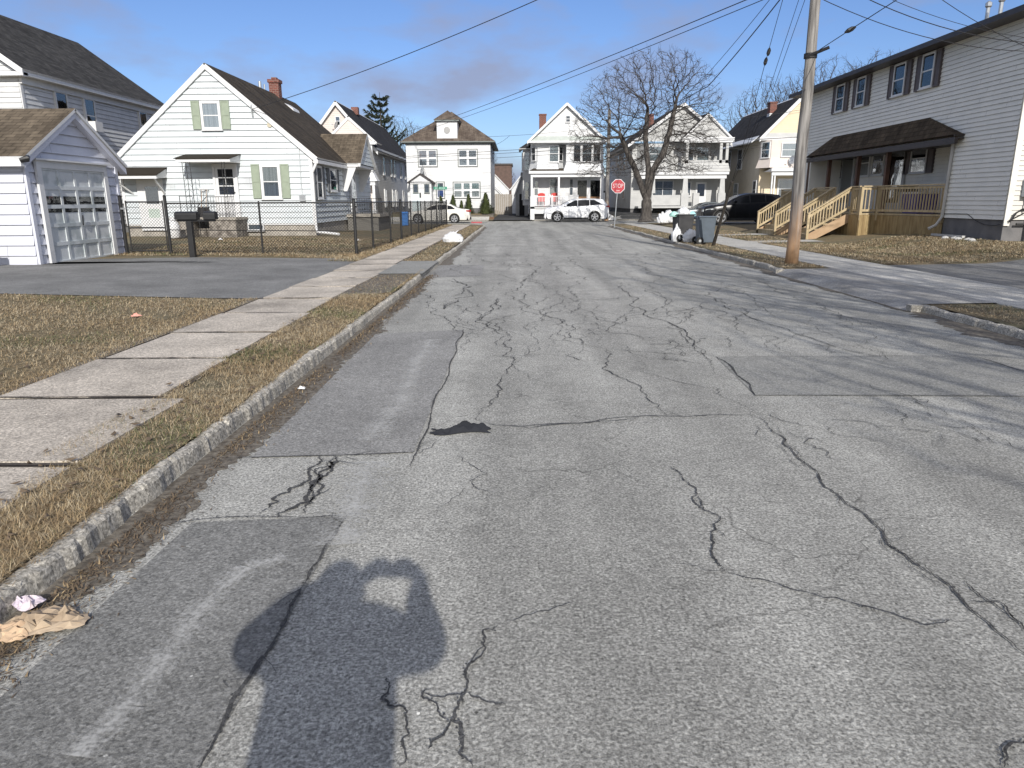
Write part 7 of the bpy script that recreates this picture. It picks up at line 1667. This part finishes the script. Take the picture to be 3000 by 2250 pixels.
# ================================================================== THE PHOTOGRAPHER
def person():
    root=thing('person','person in a dark jacket standing at the camera holding up a phone','person',(-.275,-.30,0),local=True)
    me=bpy.data.meshes.new('body'); bx=0; 
    V=[];E_=[];Rr=[]
    def add(p,r_,par=None):
        V.append(p); Rr.append(r_ if isinstance(r_,tuple) else (r_,r_)); 
        if par is not None: E_.append((par,len(V)-1))
        return len(V)-1
    pel=add((0,0,.95),(.245,.16)); wa=add((0,.0,1.1),(.24,.16),pel); chs=add((0,.0,1.33),(.25,.16),wa); nk0=add((0,0,1.47),(.17,.12),chs); nk=add((-.03,.03,1.57),.08,nk0); hd=add((-.045,.06,1.62),(.092,.095),nk); h2=add((-.045,.07,1.67),(.092,.095),hd); h3=add((-.02,.07,1.71),(.06,.06),h2)
    for s in (1,-1):
        hip=add((s*.10,0,.88),.105,pel); kn=add((s*.12,.02,.48),.072,hip); an_=add((s*.13,-.01,.09),.05,kn); ft_=add((s*.15,.16,.045),.04,an_)
        sh=add((s*.22,0,1.46),.10,nk0); el=add((s*.355-(.025 if s>0 else 0),.12,1.36),.09,sh); mi_=add((s*.225+(.05 if s>0 else .02),.20,1.50),.060 if s>0 else .08,el); wr=add((s*.115+.165,.255,1.58),.034,mi_); add((s*.085+.165,.265,1.60),(.03,.02),wr)
    me.from_pydata(V,E_,[]); me.materials.append(mat('dark_jacket_cloth',(.03,.03,.04),.9)); o=bpy.data.objects.new('body',me); COL.objects.link(o); o.parent=root
    sk=o.modifiers.new('skin','SKIN'); 
    for i,r_ in enumerate(Rr): me.skin_vertices[0].data[i].radius=r_ ; 
    me.skin_vertices[0].data[0].use_root=True
    sb__=o.modifiers.new('sub','SUBSURF'); sb__.levels=2; sb__.render_levels=2
    # hands: palm + five bent fingers each closing on the phone edge
    for s in (1,-1):
        b=B(); px,pz=s*.088+.15,1.60
        b.tube([(px+s*.03,.265,pz-.02),(px+s*.012,.275,pz),(px,.28,pz+.015)],[.022,.030,.022],8)
        for k,(dz_,ln) in enumerate(((.035,.075),(.015,.082),(-.006,.078),(-.027,.062))):
            b.tube([(px,.28,pz+dz_),(px-s*.012,.292,pz+dz_),(px-s*ln*.6,.292,pz+dz_+.004),(px-s*ln,.285,pz+dz_+.004)],[.010,.0095,.0085,.0065],6)
        b.tube([(px+s*.015,.265,pz-.03),(px-s*.01,.252,pz-.028),(px-s*.035,.254,pz-.015)],[.012,.0105,.008],6)
        b.done('hand',mat('skin',(.45,.28,.2),.6),root,smooth=True)
    B().box(-.078+.06,.078+.06,.390,.398,1.563,1.637).done('phone',M_black,root) if 0 else None
    b=B(); b.box(-.02,.137,.388,.396,1.562,1.636)
    ph=thing('phone','black phone held level in both hands at the camera position','phone',(-.08,-.03,1.56)); 
    B().box(-.2,-.042,-.034,-.026,1.563,1.637).done('case',M_black,ph,bev=.003)
    b=B(); n=14   # cap of hair
    for i in range(n):
        for j in range(6):
            P=[]
            for (ii,jj) in ((i,j),(i+1,j),(i+1,j+1),(i,j+1)):
                a=2*math.pi*ii/n; t=math.pi*.5*jj/6; P.append((-.045+.098*math.cos(a)*math.cos(t),.06+.115*math.sin(a)*math.cos(t),1.65+.10*math.sin(t)))
            b.face(P)
    b.done('hair',mat('dark_hair',(.03,.02,.015)),root,fixn=False)
person()

# ================================================================== GRASS BLADES
def blades(name,pts,n,h,m3,w=.0017,flat_=1.5,probs=(.45,.4,.15)):
    """pts: function(n)->x,y arrays. lying, tangled dead turf blades as slim triangles"""
    x,y=pts(n); n=len(x); z=np.array([Z(a,b_) for a,b_ in zip(x,y)])+.012
    keep=(np.sin(x*3.3+2*np.sin(y*1.9))+np.sin(y*4.1+x*1.3)+rng.normal(0,.6,n))<1.55; x,y,z=x[keep],y[keep],z[keep]; n=len(x)
    a=rng.uniform(0,2*np.pi,n); l=rng.uniform(.5,1.15,n)*h; tilt=.03+rng.uniform(.0,1,n)**(1+flat_)*.95
    dx,dy,dz_=np.cos(a)*np.cos(tilt),np.sin(a)*np.cos(tilt),np.sin(tilt); px,py=-np.sin(a),np.cos(a); dist=np.maximum(1,np.hypot(x,y)/5.)**.55; ww=w*rng.uniform(.7,1.6,n)*dist
    v=np.empty((n,3,3)); v[:,0]=np.stack([x-px*ww,y-py*ww,z],1); v[:,1]=np.stack([x+px*ww,y+py*ww,z],1); v[:,2]=np.stack([x+dx*l,y+dy*l,z+dz_*l],1)
    me=bpy.data.meshes.new(name); me.vertices.add(3*n); me.vertices.foreach_set('co',v.reshape(-1)); me.loops.add(3*n); me.loops.foreach_set('vertex_index',np.arange(3*n)); me.polygons.add(n); me.polygons.foreach_set('loop_start',np.arange(0,3*n,3))
    for mm in m3: me.materials.append(mm)
    gi=(np.sin(x*1.9+np.sin(y*1.3)*2)+np.sin(y*2.3+x*.7)+rng.normal(0,.9,n)); g2=np.sin(x*2.7+1+np.sin(y*3.1))+np.sin(y*1.7-x)+rng.normal(0,.8,n); idx=np.where(gi>1.9,2,np.where(g2>1.2,1,np.where(rng.random(n)<probs[0]/(probs[0]+probs[1]),0,1)))
    me.polygons.foreach_set('material_index',idx.astype(np.int32)); me.update(); me.validate()
    o=bpy.data.objects.new(name,me); COL.objects.link(o); return tag(o,kind='stuff',label='dry tangled winter grass',cat='grass')
def rect(x0,x1,y0,y1,pw=2.):
    def f(n): t=rng.random(n)**pw; return rng.uniform(x0,x1,n),y0+(y1-y0)*t
    return f
G3=(M_straw,M_tan,M_green)
def strip(n):
    t=rng.random(n)**1.8; y=1.0+14*t; xl=np.where(y<4,-2.64,np.where(y<9,-2.86,-2.93)); x=xl+(rng.random(n)**.85)*(-2.12-xl); k=(y<11.8)|(rng.random(n)<.15); return x[k],y[k]
blades('grass',strip,105000,.052,G3); 
blades('grass',rect(-4.35,-4.10,.5,11.3,1.2),9000,.05,G3)
def spill(n):
    y=1.+10.5*rng.random(n)**1.5; c=-2.84+np.where(y<4,.20,0)+.06*np.sin(y*2.7)+.04*np.sin(y*6.1+1); return c+np.abs(rng.normal(0,.05,n)),y
blades('grass',spill,9000,.055,G3)
blades('grass',rect(-9.5,-4.1,4.2,11.2,1.),120000,.055,G3,w=.0019)
blades('grass',rect(-2.95,-2.15,18.4,44,1.3),9000,.07,G3,w=.0028)
blades('grass',rect(-11.5,-4.15,19.4,29,1.2),50000,.08,G3,w=.003); blades('grass',rect(-4.9,-4.1,18.5,47,1.4),14000,.11,G3,w=.0028)
blades('grass',rect(8.6,13.5,16.9,24.5,1.),60000,.06,G3,w=.003); blades('grass',rect(6.05,6.98,16.2,44,1.5),12000,.06,G3,w=.003); blades('grass',rect(6.05,6.98,6.0,10.2,1.),9000,.06,G3)
blades('grass',rect(8.6,10.2,24.5,36,1.),6000,.08,G3,w=.003)
# dry leaves and stalks washed against the kerbs
M_leaf=mat('dead_leaf',(.16,.115,.07),.8,(.08,.058,.038),ns=12)
def gut(n): y=.9+15*rng.random(n)**1.7; return -1.96+np.abs(rng.normal(0,.10,n)),y
o=blades('dead_leaves',gut,11000,.035,(M_tan,M_leaf,M_leaf),w=.003,probs=(.3,.7,0)); o['label']='dead leaf and stalk litter in the left gutter'; o['category']='litter'
me=o.data; co=np.empty(len(me.vertices)*3); me.vertices.foreach_get('co',co); co=co.reshape(-1,3); co[:,2]-=.104; me.vertices.foreach_set('co',co.reshape(-1)); me.update()

def overk(n): y=1+15*rng.random(n)**1.6; return -2.14+np.abs(rng.normal(0,.035,n)),y
blades('grass',overk,7000,.05,G3)
def leaves(name,pts,n,lab):
    x,y=pts(n); n=len(x); V=[];Fc=[]
    for a,b_ in zip(x,y):
        z=Z(a,b_)+.02+random.uniform(0,.02); t=random.uniform(0,6.28); r=random.uniform(.018,.04); c,s=math.cos(t),math.sin(t); i=len(V)
        V+=[(a+c*r,b_+s*r,z+random.uniform(0,.02)),(a-s*r*.6,b_+c*r*.6,z),(a-c*r,b_-s*r,z+random.uniform(0,.02)),(a+s*r*.6,b_-c*r*.6,z+.005)]; Fc.append((i,i+1,i+2,i+3))
    me=bpy.data.meshes.new(name); me.from_pydata(V,[],Fc); me.materials.append(M_leaf); o=bpy.data.objects.new(name,me); COL.objects.link(o); tag(o,lab,'leaves',kind='stuff')
leaves('dead_leaves',rect(-10,-4.2,3.5,11.2),420,'dead brown leaves scattered on the left lawn')
leaves('dead_leaves',rect(-2.9,-2.15,1.2,15),260,'dead brown leaves scattered on the left verge')
leaves('dead_leaves',rect(-10,-4.8,19.6,29),240,'dead brown leaves on the fenced lawn')
leaves('dead_leaves',rect(8.7,13.2,17,24),220,'dead brown leaves on the duplex lawn')
